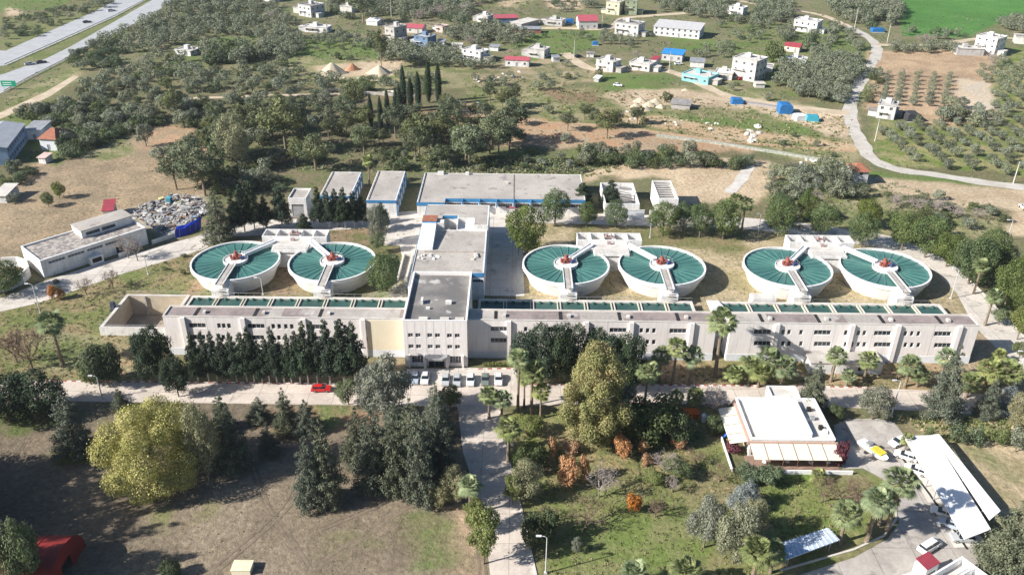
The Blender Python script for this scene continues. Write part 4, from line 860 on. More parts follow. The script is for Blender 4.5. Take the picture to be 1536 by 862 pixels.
PL=[(781,619,30,528,'tall fan palm at the right of the parked cars'),(801,622,34,546,'fan palm right of the tall palm by the parked cars'),(815,626,26,578,'short palm at the road left of the eucalyptus'),(738,628,28,584,'palm at the top left of the entrance road corner'),(757,630,28,590,'palm at the top right of the entrance road corner'),(768,692,34,632,'palm right of the entrance road under the conifer shade'),(713,772,32,720,'palm left of the entrance road by the brown field'),(790,610,22,560,'young palm behind the two tall palms by the parked cars'),(970,612,30,544,'dark trunked palm right of the eucalyptus'),(1012,570,30,506,'palm before the middle wing, tallest of its group'),(991,566,28,520,'palm before the middle wing, left of its group'),(1037,568,30,518,'palm before the middle wing, right of its group'),(1075,558,40,461,'very tall fan palm in the gap between the wings'),(1102,568,26,545,'low palm right of the very tall palm'),(1125,562,30,530,'low wide palm left of the white annex'),(1152,562,36,518,'full palm touching the left of the white annex'),(1175,568,34,530,'low palm just below the white annex roof'),(1140,572,30,540,'front palm of the cluster left of the white annex'),(1249,561,28,513,'fan palm at the right corner of the white annex'),(1298,560,28,519,'single fan palm before the east wing right of the annex'),(1360,566,32,524,'yellowish palm before the middle of the east wing'),(1378,566,26,540,'small dark palm beside the yellowish palm'),(1411,562,28,512,'palm behind the big cedar before the east wing'),(1500,528,20,511,'tiny palm beside the right road end'),(1478,572,36,528,'palm at the far right before the road bend'),(1508,574,36,530,'pale palm at the far right edge cluster'),(1272,568,20,546,'dwarf palm near the annex corner'),(1452,580,30,548,'low palm behind the dark conifer at far right'),
(1268,802,40,748,'palm beside the striped shelter roof'),(1308,800,42,726,'palm on the curved verge, middle of three'),(1338,782,46,696,'tallest palm on the curved verge'),(1326,775,34,724,'palm behind the tallest palm on the curved verge'),(1138,866,46,806,'palm at the bottom by the shelter'),(1035,880,44,838,'palm crown at the bottom edge of the lawn'),(958,884,40,846,'pale palm crown cut by the bottom edge of the lawn'),(1165,850,34,808,'small palm left of the striped shelter'),(1460,425,22,376,'palm on the verge outside the right road'),(1478,472,24,420,'palm on the outer verge of the right road, lower'),(1362,662,18,640,'young palm at the head of the white canopy'),(1110,342,22,290,'palm behind the pines on the rear road'),(1095,338,22,286,'palm left of another behind the pines on the rear road'),(551,282,18,240,'palm between the two rear workshops'),(1232,712,22,696,'dwarf palm at the foot of the white pavilion'),(1016,612,20,582,'short palm behind the orange bin, left'),(1045,606,26,580,'short palm behind the orange bin, right')]
for a in PL: palm(*a)
BK=[(785,382,56,310),(830,338,42,284),(877,338,30,303),(922,338,34,298),(992,348,44,300),(1022,342,30,299),(1047,350,36,300),(1082,352,44,294),(1165,346,44,292),(1232,344,42,296),(1290,360,42,310),(1350,362,48,306),(1386,372,50,310),(1418,385,46,334),(1452,410,58,342),(1476,402,44,328),(1508,440,50,376),(1532,425,44,370),(1524,470,40,410),(1492,400,44,348),(1168,326,34,282),(1296,330,36,288),(1206,322,30,276)]
BL=['large round pine left of the third tank','round pine before the maintenance hall east part','small dense pine behind the third tank','loose pine right of the inlet box road','round pine behind the fourth tank','pine in the cluster behind the fourth tank, left','pine in the cluster behind the fourth tank, middle','largest pine in the cluster behind the fourth tank','round pine left of the fifth tank','round pine behind the fifth tank','round pine behind the sixth tank','round pine at the start of the curving road','dense pine beside the curving road top','pine on the outer verge of the curving road','broad pine on the outer verge of the curving road','bluish pine behind the broad outer pine','pine at the right edge above the palms','pine cut by the right edge','lower pine near the right edge','dark pine between the outer verge pines','pine behind the round pine left of the fifth tank','pine behind the sixth tank row','pine in the second row behind the fifth tank']
for (a,b_,c_,d_),l in zip(BK,BL): tree('round_pine',a,b_,c_,d_,l,'pine','round pines along the rear road')
for a in ((1527,492,34,446,'leafy shrub on the right verge below the pines'),(1498,470,30,440,'green bush beside the right road'),(1530,520,26,496,'small green shrub near the end of the right road')): tree('leafy_tree',*a,cat='shrub')
tree('round_pine',87,313,20,289,'small round tree on the dry slope, upper of two'); tree('round_pine',71,326,18,305,'small round tree on the dry slope, lower of two')
tree('round_pine',8,458,56,412,'round green tree before the white curved wall')
tree('cedar_tree',330,372,54,286,'blue green pine beside the blue tarpaulin'); 
for i,(a,b_,c_,d_) in enumerate([(352,362,28,300),(366,358,30,282),(381,356,28,276),(398,352,28,300),(422,350,34,284),(455,354,26,326),(478,346,26,284),(492,348,26,290),(504,346,26,286),(516,348,28,284),(530,346,26,290),(542,344,24,296),(572,350,28,306)]):
    tree('dark_conifer',a,b_,c_,d_,f'dark conifer behind the left tanks, {ORD[i]} from the left','conifer','dark conifers behind the left tanks')
tree('silver_tree',566,372,34,312,'grey green tree left of the service yard'); tree('leafy_tree',566,384,22,352,'low green shrub at the yard corner left of the pump hall')
tree('dark_conifer',870,310,36,270,'dark spreading conifer at the right end of the maintenance hall'); tree('dark_conifer',912,308,32,264,'dark conifer in front of the roofless sheds'); tree('dark_conifer',838,300,20,280,'dark conifer top before the maintenance hall')
for i,(a,b_,c_,d_) in enumerate([(790,572,52,498),(815,574,56,488),(842,572,56,484),(868,570,54,488),(895,566,50,490),(918,570,46,500),(942,584,60,498),(915,585,50,505)]): tree('dark_tree',a,b_,c_,d_,f'dark broad tree before the middle wing, {ORD[i]} of the clump','tree','dark trees before the middle wing')
tree('eucalyptus_tree',893,662,116,512,'tall olive and orange eucalyptus with pale trunk right of the car park',rz=.4); tree('silver_tree',930,630,52,556,'thin grey tree behind the eucalyptus')
tree('cedar_tree',1219,606,56,528,'cedar at the road corner beside the white pavilion'); tree('cedar_tree',1414,610,64,498,'large cedar on the roadside before the east wing'); tree('cedar_tree',1482,608,42,548,'slimmer cedar right of the large roadside cedar'); tree('blue_cedar',1512,600,44,552,'bluish cedar at the right edge of the front road')
tree('gold_tree',1526,632,44,572,'pale olive tree cut by the right edge at the front road'); tree('silver_tree',1312,616,58,567,'silvery tree on the far kerb near the street lamp',var=2); tree('dark_shrub',1257,616,24,596,'small dark clipped bush right of the roadside cedar')
bare(1074,618,62,556,'pinkish bare tree at the roadside left of the pavilion','pale'); tree('dark_shrub',980,650,90,596,'dark shrub mass left of the orange bin'); tree('dark_shrub',1020,655,50,612,'dark shrub before the orange bin'); tree('dark_shrub',1074,644,26,618,'small dark shrub between the orange bin and the pavilion'); tree('cedar_tree',1104,610,20,588,'tiny conifer at the back left corner of the pavilion')
for i,(a,b_,c_,d_,l) in enumerate([(835,686,20,655,'slim orange shrub under the eucalyptus'),(855,726,38,686,'largest orange shrub on the lawn'),(882,720,22,682,'orange shrub right of the largest one'),(938,684,32,650,'orange shrub right of the eucalyptus trunk'),(968,676,22,655,'small orange brown shrub beyond the eucalyptus'),(1020,664,28,641,'rusty shrub near the dark shrub mass'),(955,764,28,736,'bright orange shrub alone on the lawn'),(862,680,30,664,'low orange bush under the eucalyptus'),(975,692,20,678,'low rusty shrub on the lawn')]): tree('orange_shrub',a,b_,c_,d_,l,'shrub','orange shrubs on the lawn')
for a in [(905,742,62,684,'whitish bare tree beside the largest orange shrub','pale'),(888,786,64,734,'dark twigged bare tree on the lawn left','brown'),(990,770,44,734,'bare tree right of the bright orange shrub','brown'),(1002,708,50,666,'bare tree near the middle of the lawn','pale'),(1085,715,40,682,'leafless tree near the pavilion side','brown'),(828,780,40,752,'bare tree over the entrance road verge','brown'),(1015,732,34,700,'pale leafless sapling right of the lawn centre','pale'),(822,706,34,680,'bare sapling below the slim orange shrub','brown'),(1050,690,40,664,'leafless tree behind the lawn near the bin','brown')]: bare(*a[:5],col=a[5],group='bare trees on the lawn')
for k,(a,b_,c_,d_) in enumerate([(1240,742,46,696),(1268,748,52,694),(1296,742,44,696)]): bare(a,b_,c_,d_,f'brown leafless hedge tree behind the palms, {ORD[k]} of three',col='brown',group='leafless hedge by the pavilion')
for a in [(795,748,60,690,'pale olive shrub on the verge right of the entrance road','gold_tree'),(776,756,32,712,'yellow green shrub overhanging the entrance road','leafy_tree'),(818,812,56,764,'dark shrub in the shade left of the lawn','dark_shrub'),(800,700,50,668,'green shrub in conifer shade right of the entrance road','dark_shrub'),(795,650,44,622,'bright green shrub under the tall palms','leafy_tree'),(874,826,20,804,'tiny pale tree alone on the lower lawn','silver_tree'),(1020,712,40,684,'light green tree in the middle of the lawn','leafy_tree'),(985,722,30,700,'greenish sapling left of the lawn centre','leafy_tree'),(1125,756,66,704,'blue silver conifer right of the lawn','blue_cedar'),(1064,814,64,740,'silver grey tree at the right of the lawn','silver_tree'),(1108,836,76,748,'olive gold tree beside the silver grey tree','gold_tree'),(1133,800,50,740,'olive gold tree behind, below the blue silver conifer','gold_tree'),(1128,714,34,688,'dark hedge at the left front of the pavilion','dark_shrub'),(1158,716,40,688,'dark hedge at the middle front of the pavilion','dark_shrub'),(1510,846,100,718,'big grey green tree at the lower right edge','cedar_tree'),(1530,862,70,760,'tree behind the big one at the lower right corner','cedar_tree'),(1400,652,22,628,'low shrub behind the white canopy','scrub_tree'),(1440,648,30,620,'green shrub on the bank behind the canopy','scrub_tree'),(1500,650,26,624,'shrub on the bank at the right','scrub_tree'),(1528,660,30,626,'grey green bush at the right edge of the bank','olive_tree'),(1468,650,26,628,'bush between others on the right bank','scrub_tree'),(35,900,70,800,'pale green tree over the red tent, left','gold_tree'),(62,905,50,796,'green tree over the red tent, right','leafy_tree'),(1262,688,20,645,'purple leaved shrub at the pavilion corner','purple_shrub'),(268,875,30,852,'dark shrub at the bottom edge below the brown field','dark_shrub')]:
    tree(a[5],*a[:5])
tree('purple_shrub',1105,672,22,652,'dark pink flowering shrub at the left of the pavilion')
# green hedge in front of the middle wing, garden strip
t=thing('hedge','low clipped green hedge at the foot of the middle wing','hedge',tuple(G(750,549)))
V_=leaves('foliage',[((x*.9-3,0,.5),(.7,.5,.5)) for x in range(8)],1500,.25,L_green,5); link_obj('foliage',V_,t)
# ten tall cypresses on the hill
CY=[(552,198,146),(567,206,149),(577,194,138),(589,182,137),(596,201,128),(601,180,100),(610.5,167,120),(622,170,110),(637,157,93),(652,160,97)]
for i,(x,b_,tp_) in enumerate(CY): tree('cypress_tree',x,b_,9 if i<5 else 11,tp_,f'tall dark columnar cypress on the hill, {ORD[i]} from the left','cypress','columnar cypresses on the hill')
for a in [(565,108,26,46,'tall eucalyptus like tree near the village, left of the gravel mounds','pine_tree'),(536,40,46,-8,'big dark tree at the top edge above the village','pine_tree'),(1205,60,26,40,'dark tree beside the red roofed hut','scrub_tree'),(1152,84,30,50,'dark tree behind the tall white house','scrub_tree')]: tree(a[5],*a[:5])
tree('scrub_tree',995,148,16,131,'round bush on the sand beside the ruined hut'); tree('scrub_tree',891,116,14,100,'dark round bush beside the village road')

# tall trees just outside the left edge, whose shade lies across the brown field
for i,(a,b_,c_,d_) in enumerate([(-60,800,120,610),(-75,850,140,655),(-110,770,120,590),(-190,800,140,610),(-210,860,150,650),(-60,745,110,600),(-150,900,150,690),(-290,840,150,600)]): tree('cedar_tree',a,b_,c_,d_,'tall cedar just outside the left edge, shading the brown field','cedar','cedars outside the left edge')

for a in [(262,296,56,242,'broad green pine at the edge of the dry slope, left of two','pine_tree'),(305,304,72,228,'broad green pine above the rubble field','pine_tree'),(352,262,56,178,'tall pale olive tree standing above the hill wood','gold_tree'),(425,236,74,150,'large pine at the top of the hill wood','pine_tree'),(330,250,40,205,'dark pine beside the tall pale olive tree','scrub_tree'),(470,262,60,206,'broad pine in the middle of the hill wood','pine_tree'),(700,250,60,190,'broad pine behind the maintenance hall','pine_tree'),(760,215,56,150,'spreading pine right of the cypresses','pine_tree'),(905,205,40,160,'loose pine alone on the meadow','pine_tree'),(846,195,30,165,'smaller loose pine on the meadow, left','pine_tree'),(730,232,54,172,'pine just left of the spreading one','pine_tree'),(660,222,50,172,'pine below the rightmost cypress','pine_tree'),(215,232,26,200,'dark round tree on red soil at the slope top','olive_tree'),(238,262,26,232,'round tree on the dry slope edge','olive_tree')]: tree(a[5],*a[:5])
for k,(a,b_,c_,d_) in enumerate([(1340,300,40,274),(1372,304,44,276),(1402,306,42,280),(1430,312,40,286),(1462,312,34,290),(1258,262,34,238),(1222,292,28,270)]): bare(a,b_,c_,d_,f'grey leafless scrub tree below the lane at the right, {ORD[k]} of the scrub','pale',group='grey leafless scrub at the right')
for k,(a,b_,c_,d_) in enumerate([(575,60,34,30),(650,30,34,4),(690,24,34,0),(700,70,24,52),(620,36,30,10),(400,40,30,20),(1480,84,40,56),(1380,50,36,34),(945,84,24,68)]): bare(a,b_,c_,d_,f'greyish bare tree among the village groves, {ORD[k]} of its kind','pale',group='bare trees of the village')
brick=mat('raw_block_wall',(.42,.40,.38),(.34,.32,.30),scale=.4)
greyp=mat('grey_render',(.52,.52,.52),(.45,.45,.45)); bluew=mat('blue_wall',(.14,.22,.34),(.12,.19,.3)); turq=mat('turquoise_wall',(.25,.58,.62),(.2,.5,.55)); yelw=mat('yellow_wall',(.60,.57,.42),(.52,.5,.36)); grnw=mat('olive_green_wall',(.30,.34,.22),(.25,.29,.19)); pinkroof=mat('pink_red_roof',(.42,.09,.12),(.34,.08,.1)); tarpb=mat('blue_tarpaulin',(.03,.17,.42),(.025,.13,.34),rough=.5,bump=.03,bscale=2); tarpt=mat('teal_tarpaulin',(.05,.35,.45),(.04,.28,.38),rough=.5); pinkw=mat('pinkish_wall',(.6,.45,.4),(.5,.38,.34))
VW=[mat('village_wall_chalk',(.72,.72,.71),(.58,.57,.56),scale=.3,streak=.3),mat('village_wall_grey',(.50,.49,.48),(.40,.39,.38),scale=.3,streak=.3),mat('village_wall_buff',(.66,.64,.61),(.54,.52,.49),scale=.3,streak=.3),mat('village_wall_pale',(.78,.78,.79),(.58,.57,.56),scale=.3,streak=.3)]
# ---------------------------------------------------------------- village houses
BOXES=[]     # picture boxes kept clear of scattered trees
def house(pl,pr,pb,h,d,label,rot=0,wallm=None,roof='flat',roofm=concl,floors=None,cat='house',name='house',group=None,wins=True,wside=True):
    """front wall from picture point pl to pr along base row pb; rot turns it (degrees)"""
    wallm=wallm or VW[int(pl*3+pb)%4]
    A=G(pl,pb);B=G(pr,pb); rr=R(rot); sn,cs=abs(math.sin(rr)),math.cos(rr); Wt=(B-A).length
    if d*sn>Wt*.62: d=Wt*.62/sn
    w_=(Wt-d*sn)/cs
    if rot<=0: k_=Vector((A.x+w_*cs,A.y,0)); c_=k_-Vector((math.cos(rr),math.sin(rr),0))*w_/2
    else: k_=Vector((A.x+d*sn,A.y,0)); c_=k_+Vector((math.cos(rr),math.sin(rr),0))*w_/2
    t=thing(name,label,cat,tuple(c_),rr,group); x0,x1=-w_/2,w_/2
    floors=floors or max(1,int(round(h/3.2))); fh=h/floors; holes=[]
    if wins:
        n_=max(1,int(w_/3.4)); 
        for f in range(floors):
            for k in range(n_):
                xc=x0+w_*(k+.5)/n_; holes.append((xc-.6,xc+.6,f*fh+(1.0 if not(f==0 and k==n_//2) else .05),f*fh+2.25))
    m=MB(); m.facade(x0,x1,0,h,0,.25,holes); m.box(x0,x0+.25,.25,d,0,h);m.box(x1-.25,x1,.25,d,0,h);m.box(x0+.25,x1-.25,d-.25,d,0,h); m.build('wall',wallm,t)
    for hh in holes:
        if hh[2]%fh<.5: m=MB(); m.box(hh[0],hh[1],.12,.18,hh[2],hh[3]); m.build('door',steel,t)
        else: window(t,*hh,0,2,.15)
    if wins and wside:
        for f in range(floors):
            for k in range(max(1,int(d/4))):
                yc=d*(k+.5)/max(1,int(d/4))
                for sx,xx in ((-1,x0),(1,x1)):
                    m=MB(); m.box(min(xx,xx+sx*.03),max(xx,xx+sx*.03),yc-.55,yc+.55,f*fh+1.1,f*fh+2.2)
                    m.build('window',glass,t)
    if roof=='plain':
        m=MB(); m.box(x0-.4,x1+.4,-.4,d+.4,h+.003,h+.2); m.build('roof',roofm,t)
    elif roof=='flat':
        m=MB(); m.box(x0+.2,x1-.2,.2,d-.2,h-.35,h-.15); r=m.build('roof',roofm,t)
        m=MB(); e=.3; m.box(x0-e,x1+e,-e,d+e,h-.0+.003,h+.16); m2=MB()
        m=MB(); m.box(x0-e,x1+e,-e,.22,h+.003,h+.22);m.box(x0-e,x1+e,d-.22,d+e,h+.003,h+.22);m.box(x0-e,x0+.22,.22,d-.22,h+.003,h+.22);m.box(x1-.22,x1+e,.22,d-.22,h+.003,h+.22); m.build('parapet',wallm,t)
        if w_>7:
            m=MB(); m.box(x0+w_*.3,x0+w_*.3+2.4,d*.5,d*.5+2.2,h-.15,h+1.9); m.build('stair_head',wallm,r)
            m=MB(); m.tube([(x1-2,d*.6,h-.1),(x1-2,d*.6,h+1.2)],.55,8); m.build('water_tank',steel,r)
        if wins and name=='house':
            rs=random.Random(int(pl)); sd=1 if rs.random()<.5 else -1; bw=min(4,w_*.5); bx=x1+.01 if sd>0 else x0-bw-.01; bh=rs.uniform(2.2,2.8)
            m=MB(); m.box(bx,bx+bw,d*.2,d*.2+min(4.5,d*.6),0,bh); an=m.build('side_room',rs.choice([wallm,brick,greyp]),t)
            m=MB(); m.box(bx-.3,bx+bw+.3,d*.2-.4,d*.2+min(4.5,d*.6)+.3,bh+.003,bh+.12); m.build('side_roof',rs.choice([steel,concl,concd,roofg]),an)
            m=MB(); m.box(x0+.3,x0+w_*.55,-1.5,-.31,h*.5-.1 if h>5 else 2.5,(h*.5 if h>5 else 2.6)); m.build('balcony_slab',concl,t)
            for k in range(4): m=MB(); cx=x0+.1 if k%2 else x1-.1; cy=.1 if k<2 else d-.1; m.tube([(cx,cy,h),(cx,cy,h+1.2)],.12,4); m.build('rebar_column',concd,r)
    elif roof=='gable' or roof=='shed':
        e=.4; hr=h+(w_ if False else d)*.16
        m=MB()
        if roof=='gable':
            prof=[(-e,h-.1),(d/2,hr+.5),(d+e,h-.1),(d/2,hr+.3)]; 
            m.add([(x,y,z) for x in (x0-e,x1+e) for y,z in ((-e,h),(d/2,h+d*.2),(d+e,h),(d+e,h-.12),(d/2,h+d*.2-.12),(-e,h-.12))],[(0,1,7,6),(1,2,8,7),(2,3,9,8),(3,4,10,9),(4,5,11,10),(5,0,6,11),(0,5,4,1),(1,4,3,2),(6,7,10,11),(7,8,9,10)])
            g_=MB(); 
            for x in (x0+.02,x1-.22): g_.add([(x,0,h),(x,d,h),(x,d/2,h+d*.19),(x+.2,0,h),(x+.2,d,h),(x+.2,d/2,h+d*.19)],[(0,1,2),(5,4,3),(0,3,4,1),(1,4,5,2),(2,5,3,0)])
            g_.build('gable',wallm,t)
        else:
            m.add([(x0-e,-e,h+.003),(x1+e,-e,h+.003),(x1+e,d+e,h+d*.12),(x0-e,d+e,h+d*.12),(x0-e,-e,h+.15),(x1+e,-e,h+.15),(x1+e,d+e,h+d*.12+.15),(x0-e,d+e,h+d*.12+.15)],[(0,3,2,1),(4,5,6,7),(0,1,5,4),(1,2,6,5),(2,3,7,6),(3,0,4,7)])
        m.build('roof',roofm,t)
    elif roof=='hip':
        e=.6; m=MB(); m.add([(x0-e,-e,h),(x1+e,-e,h),(x1+e,d+e,h),(x0-e,d+e,h),(0-w_*.12,d/2,h+d*.28),(w_*.12,d/2,h+d*.28)],[(0,3,2,1),(0,1,5,4),(1,2,5),(2,3,4,5),(3,0,4)]); m.build('roof',roofm,t)
    tp_=PR(c_.x,c_.y+d,h)[1]; BOXES.append((pl-4,pr+6,tp_-1,pb+3)); return t
house(386,410,12,6,9,'white house cut by the top edge of the photo, left of the unfinished one',rot=-25,wallm=white)
house(436,474,34,7,12,'unfinished grey house with white left side and dark roof hole',rot=-35,wallm=greyp,roofm=concd)
house(446,486,57,3.2,7,'low white house with flat roof above the green field',rot=-12)
house(568,600,68,8,10,'raw block two storey house in the upper middle left',rot=-38,wallm=brick,roofm=conc)
house(600,629,54,3,8,'small house with pink red roof behind the blue house',rot=-12,roof='gable',roofm=pinkroof)
house(612,645,75,5.5,8,'blue walled house with white left part',rot=-32,wallm=bluew,roofm=conc)
house(643,664,52,3.4,6,'small pinkish house alone among olives',rot=-35,wallm=pinkw,roofm=concd)
house(684,726,95,5,8,'white two part house with terrace in the middle of the olives',rot=-35)
house(670,686,76,2.4,4,'small open white shed behind the terrace house',rot=-4,wins=False)
house(750,788,101,3.4,6,'house with bright red roof and white front near the village track',roof='gable',roofm=pinkroof,rot=-8)
house(783,818,88,4.6,8,'white flat roofed house right of the red roofed one',rot=-25)
house(706,730,36,4,7,'small white house beside the pink roofed shed at the top',rot=-28)
house(732,768,36,3,7,'long shed with pink red roof and blue awning at the top',roof='shed',roofm=pinkroof,wallm=bluew,rot=8)
t=house(757,800,44,3,60,'long grey barn roof running away from the camera at the top middle',roof='plain',roofm=concl,wallm=brick,rot=-38,wins=False,name='barn',cat='barn')
house(766,803,50,2.4,5,'low reddish shed with grey roof at the foot of the long barn',roof='shed',roofm=steel,wallm=mat('dull_red_wall',(.35,.1,.1),(.3,.09,.09)),rot=0,name='shed',cat='shed')
house(810,840,39,3.6,7,'white house left of the large red roofed house',rot=-20)
house(857,888,42,4.8,13,'large house with red sheet roof and grey front at the top',roof='gable',roofm=pinkroof,wallm=greyp,rot=4)
house(900,930,20,8,11,'yellow apartment house cut by the top edge',wallm=yelw,rot=-25)
house(928,950,19,9,11,'olive green apartment house cut by the top edge',wallm=grnw,rot=-10)
house(915,961,52,7,10,'grey block house of two storeys left of the warehouse',wallm=greyp,rot=-30,roofm=concd)
house(975,1054,54,5,14,'long warehouse with pale sloping roof in the village',roof='shed',roofm=mat('pale_metal_roof',(.5,.5,.5),(.44,.44,.45)),rot=-22,name='warehouse',cat='warehouse')
house(888,926,106,5,8,'white house with jagged roof edge by the village road',rot=-38)
house(938,980,104,3.6,9,'low white house with white porch, right of the jagged one',rot=-30)
house(968,985,96,3.4,6,'small annex with red sheet roof between white house and blue roofed one',roof='shed',roofm=redroof,rot=-30,wins=False)
house(986,1023,88,3.6,8,'house with bright blue sheet roof',roof='shed',roofm=mat('blue_sheet_roof',(.03,.25,.62),(.03,.2,.5)),wallm=greyp,rot=-20)
house(1020,1076,122,3.4,11,'turquoise fronted low house with open roof terrace',wallm=turq,rot=-38,roofm=concl)
house(1066,1100,114,3.2,9,'white roofed shop with open dark front beside the turquoise house',rot=-20,roofm=whitest,wallm=concl)
house(1094,1148,116,10,12,'tall white three storey house right of the shop',rot=-40)
house(1086,1115,17,5,8,'white house at the top edge right of centre',rot=-35)
house(1186,1230,41,6.6,10,'white two storey house alone in the upper right groves',rot=-35)
house(1171,1200,70,3,7,'cream hut with red roof in the grove',roof='gable',roofm=redroof,wallm=cream,rot=-30,name='hut',cat='hut')
house(1174,1206,88,2.8,5,'low pale blue hut below the red roofed hut',rot=-20,wallm=plinth,name='hut',cat='hut')
house(1462,1508,68,9,12,'tall white and grey house at the upper right with terrace',rot=-50,wallm=white)
house(1428,1470,69,3.6,8,'white terrace building left of the tall upper right house',rot=-6,wins=False,cat='terrace',name='terrace_building')
house(1312,1348,168,6,8,'grey unfinished house beside the village lane',rot=-28,wallm=greyp,roofm=conc)
house(1274,1296,266,5,7,'small white gatehouse with terracotta roof beside the lane bend',roof='hip',roofm=tile,rot=0,name='gatehouse',cat='gatehouse')
A=G(12,264);B=G(38,226); ang=math.atan2((B-A).y,(B-A).x); Ls=(B-A).length
t=thing('school_building','long two storey building with blue side wall and grey roof at the left edge','building',tuple(A),ang)
bww=mat('blue_white_wall',(.25,.36,.52),(.2,.3,.45)); hs=[(1.5+k*3.2,3.7+k*3.2,z,z+1.5) for k in range(int((Ls-2)/3.2)) for z in (1.0,4.0)]
m=MB(); m.facade(0,Ls,0,6.4,0,.3,hs); m.box(0,.3,.3,14,0,6.4);m.box(Ls-.3,Ls,.3,14,0,6.4);m.box(.3,Ls-.3,13.7,14,0,6.4); m.build('wall',bww,t)
for h_ in hs: window(t,*h_,0,2)
m=MB(); m.add([(x,y,z) for x in (-.4,Ls+.4) for y,z in ((-.5,6.41),(7,8.0),(14.5,6.41),(7,7.8))],[(0,1,5,4),(1,2,6,5),(2,3,7,6),(3,0,4,7),(0,3,2,1),(4,5,6,7)]); m.build('roof',mat('slate_roof',(.36,.38,.42),(.3,.32,.36)),t)
BOXES.append((-20,42,195,268))
house(36,60,226,4,8,'low annex with grey roof beside the long blue sided building',roof='shed',roofm=steel,wallm=plinth,rot=0,name='annex',cat='annex')
house(57,86,242,4.5,10,'house with terracotta hip roof and pale blue walls at the left',roof='hip',roofm=tile,wallm=plinth,rot=-6)
house(54,68,262,2.2,4,'tiny pinkish shed before the terracotta roofed house',roof='shed',roofm=pinkw,rot=-10,wins=False,name='shed',cat='shed')
house(-10,8,322,2.5,8,'pale roofed shed cut by the left edge',roof='shed',roofm=concl,rot=0,wins=False,name='shed',cat='shed')
house(252,286,96,2.6,8,'ruined white shed among olives near the highway',rot=-20,roofm=conc,name='shed',cat='shed')
house(1001,1034,160,2.2,6,'ruined hut with dark sheet roof below the sand road',roof='shed',roofm=mat('rusty_sheet',(.22,.21,.21),(.32,.3,.28)),wallm=brick,rot=-16,wins=False,name='hut',cat='hut')
# tarpaulin tents
def tent(px,pb,wpx,h,d,label,m,rot=0,cat='tent'):
    g=G(px,pb); w_=wpx/PXM(px,pb); t=thing('tarpaulin_tent',label,cat,tuple(g),R(rot)); mb=MB(); pts=[(-w_/2,0),(-w_/2,h*.82),(-w_*.4,h*.97),(0,h),(w_*.4,h*.97),(w_/2,h*.82),(w_/2,0)]
    vs=[(x+random.uniform(-.1,.1),y,z*random.uniform(.94,1.04)) for y in (0,d*.5,d) for x,z in pts]; n_=7
    mb.add(vs,[(j*n_+i,j*n_+i+1,(j+1)*n_+i+1,(j+1)*n_+i) for j in range(2) for i in range(6)]+[tuple(range(6,-1,-1)),tuple(range(14,21))]); mb.build('cover',m,t)
    mb=MB(); mb.box(-w_/2-.3,w_/2+.3,-.35,-.1,0,.25); mb.build('weights',concl,t); BOXES.append((px-wpx/2-2,px+wpx/2+3,pb-16,pb+2)); return t
tent(1173,163,19,4.2,6,'bright blue box shaped tarpaulin tent on the sand',tarpb); tent(1100,150,17,2.6,4,'small blue tarpaulin hut beside the dirt road',tarpb)
tent(1197,172,18,2.4,4,'white and blue tarpaulin shelter amid scrap',whitest,12); tent(1213,173,18,2.3,4,'teal tarpaulin shelter right of the scrap heap',tarpt,-10); tent(1309,37,18,2.5,4,'dark blue tarpaulin cover by the upper lane',tarpb); tent(885,66,9,2,3,'small blue tarpaulin by the terraced rows',tarpb); tent(1365,170,20,3.5,6,'dark round topped tarpaulin shed right of the unfinished house',mat('black_sheet',(.05,.055,.06),(.04,.04,.045))); tent(846,34,12,2.6,4,'blue tarpaulin awning left of the large red roofed house',tarpb); tent(1084,110,12,2.6,4,'deep blue tarpaulin between shop and tall house',tarpb)
for a in [(648,660,72,2.4,4,'small blue grey shed right of the blue walled house',-10,'shed',steel),(726,742,78,2.2,4,'low tin shed right of the white terrace house',-15,'shed',steel),(820,832,92,2.2,4,'tin lean to beside the white flat roofed house',10,'shed',steel),(1140,1156,100,3,5,'dark side annex behind the tall white village house',-20,'flat',concd),(872,884,84,2,3,'small block hut left of the jagged house',-10,'shed',concd),(1028,1052,96,2.8,6,'grey tin roofed shed behind the turquoise house',-12,'shed',steel),(540,562,44,2.6,6,'pale tin shed near the raw block house',-20,'shed',whitest),(500,524,26,4,7,'grey house beside the rubble lot at the top',-20,'flat',conc),(1330,1342,158,2.4,4,'low block hut behind the unfinished house by the lane',-5,'flat',concd),(1126,1140,124,2,4,'pale container like box before the tall village house',0,'plain',concl),(1516,1540,50,4,8,'grey house cut by the right edge behind the tall one',-20,'flat',concd),(884,896,121,1.8,4,'white shack on the meadow below the road',-25,'shed',whitest),(430,448,28,3.4,6,'white annex left of the unfinished grey house',-20,'flat',concl)]:
    house(a[0],a[1],a[2],a[3],a[4],a[5],rot=a[6],roof=a[7],roofm=a[8],wins=False,name='shed' if 'house' not in a[5][:14] else 'small_house',cat='shed' if 'house' not in a[5][:14] else 'house')
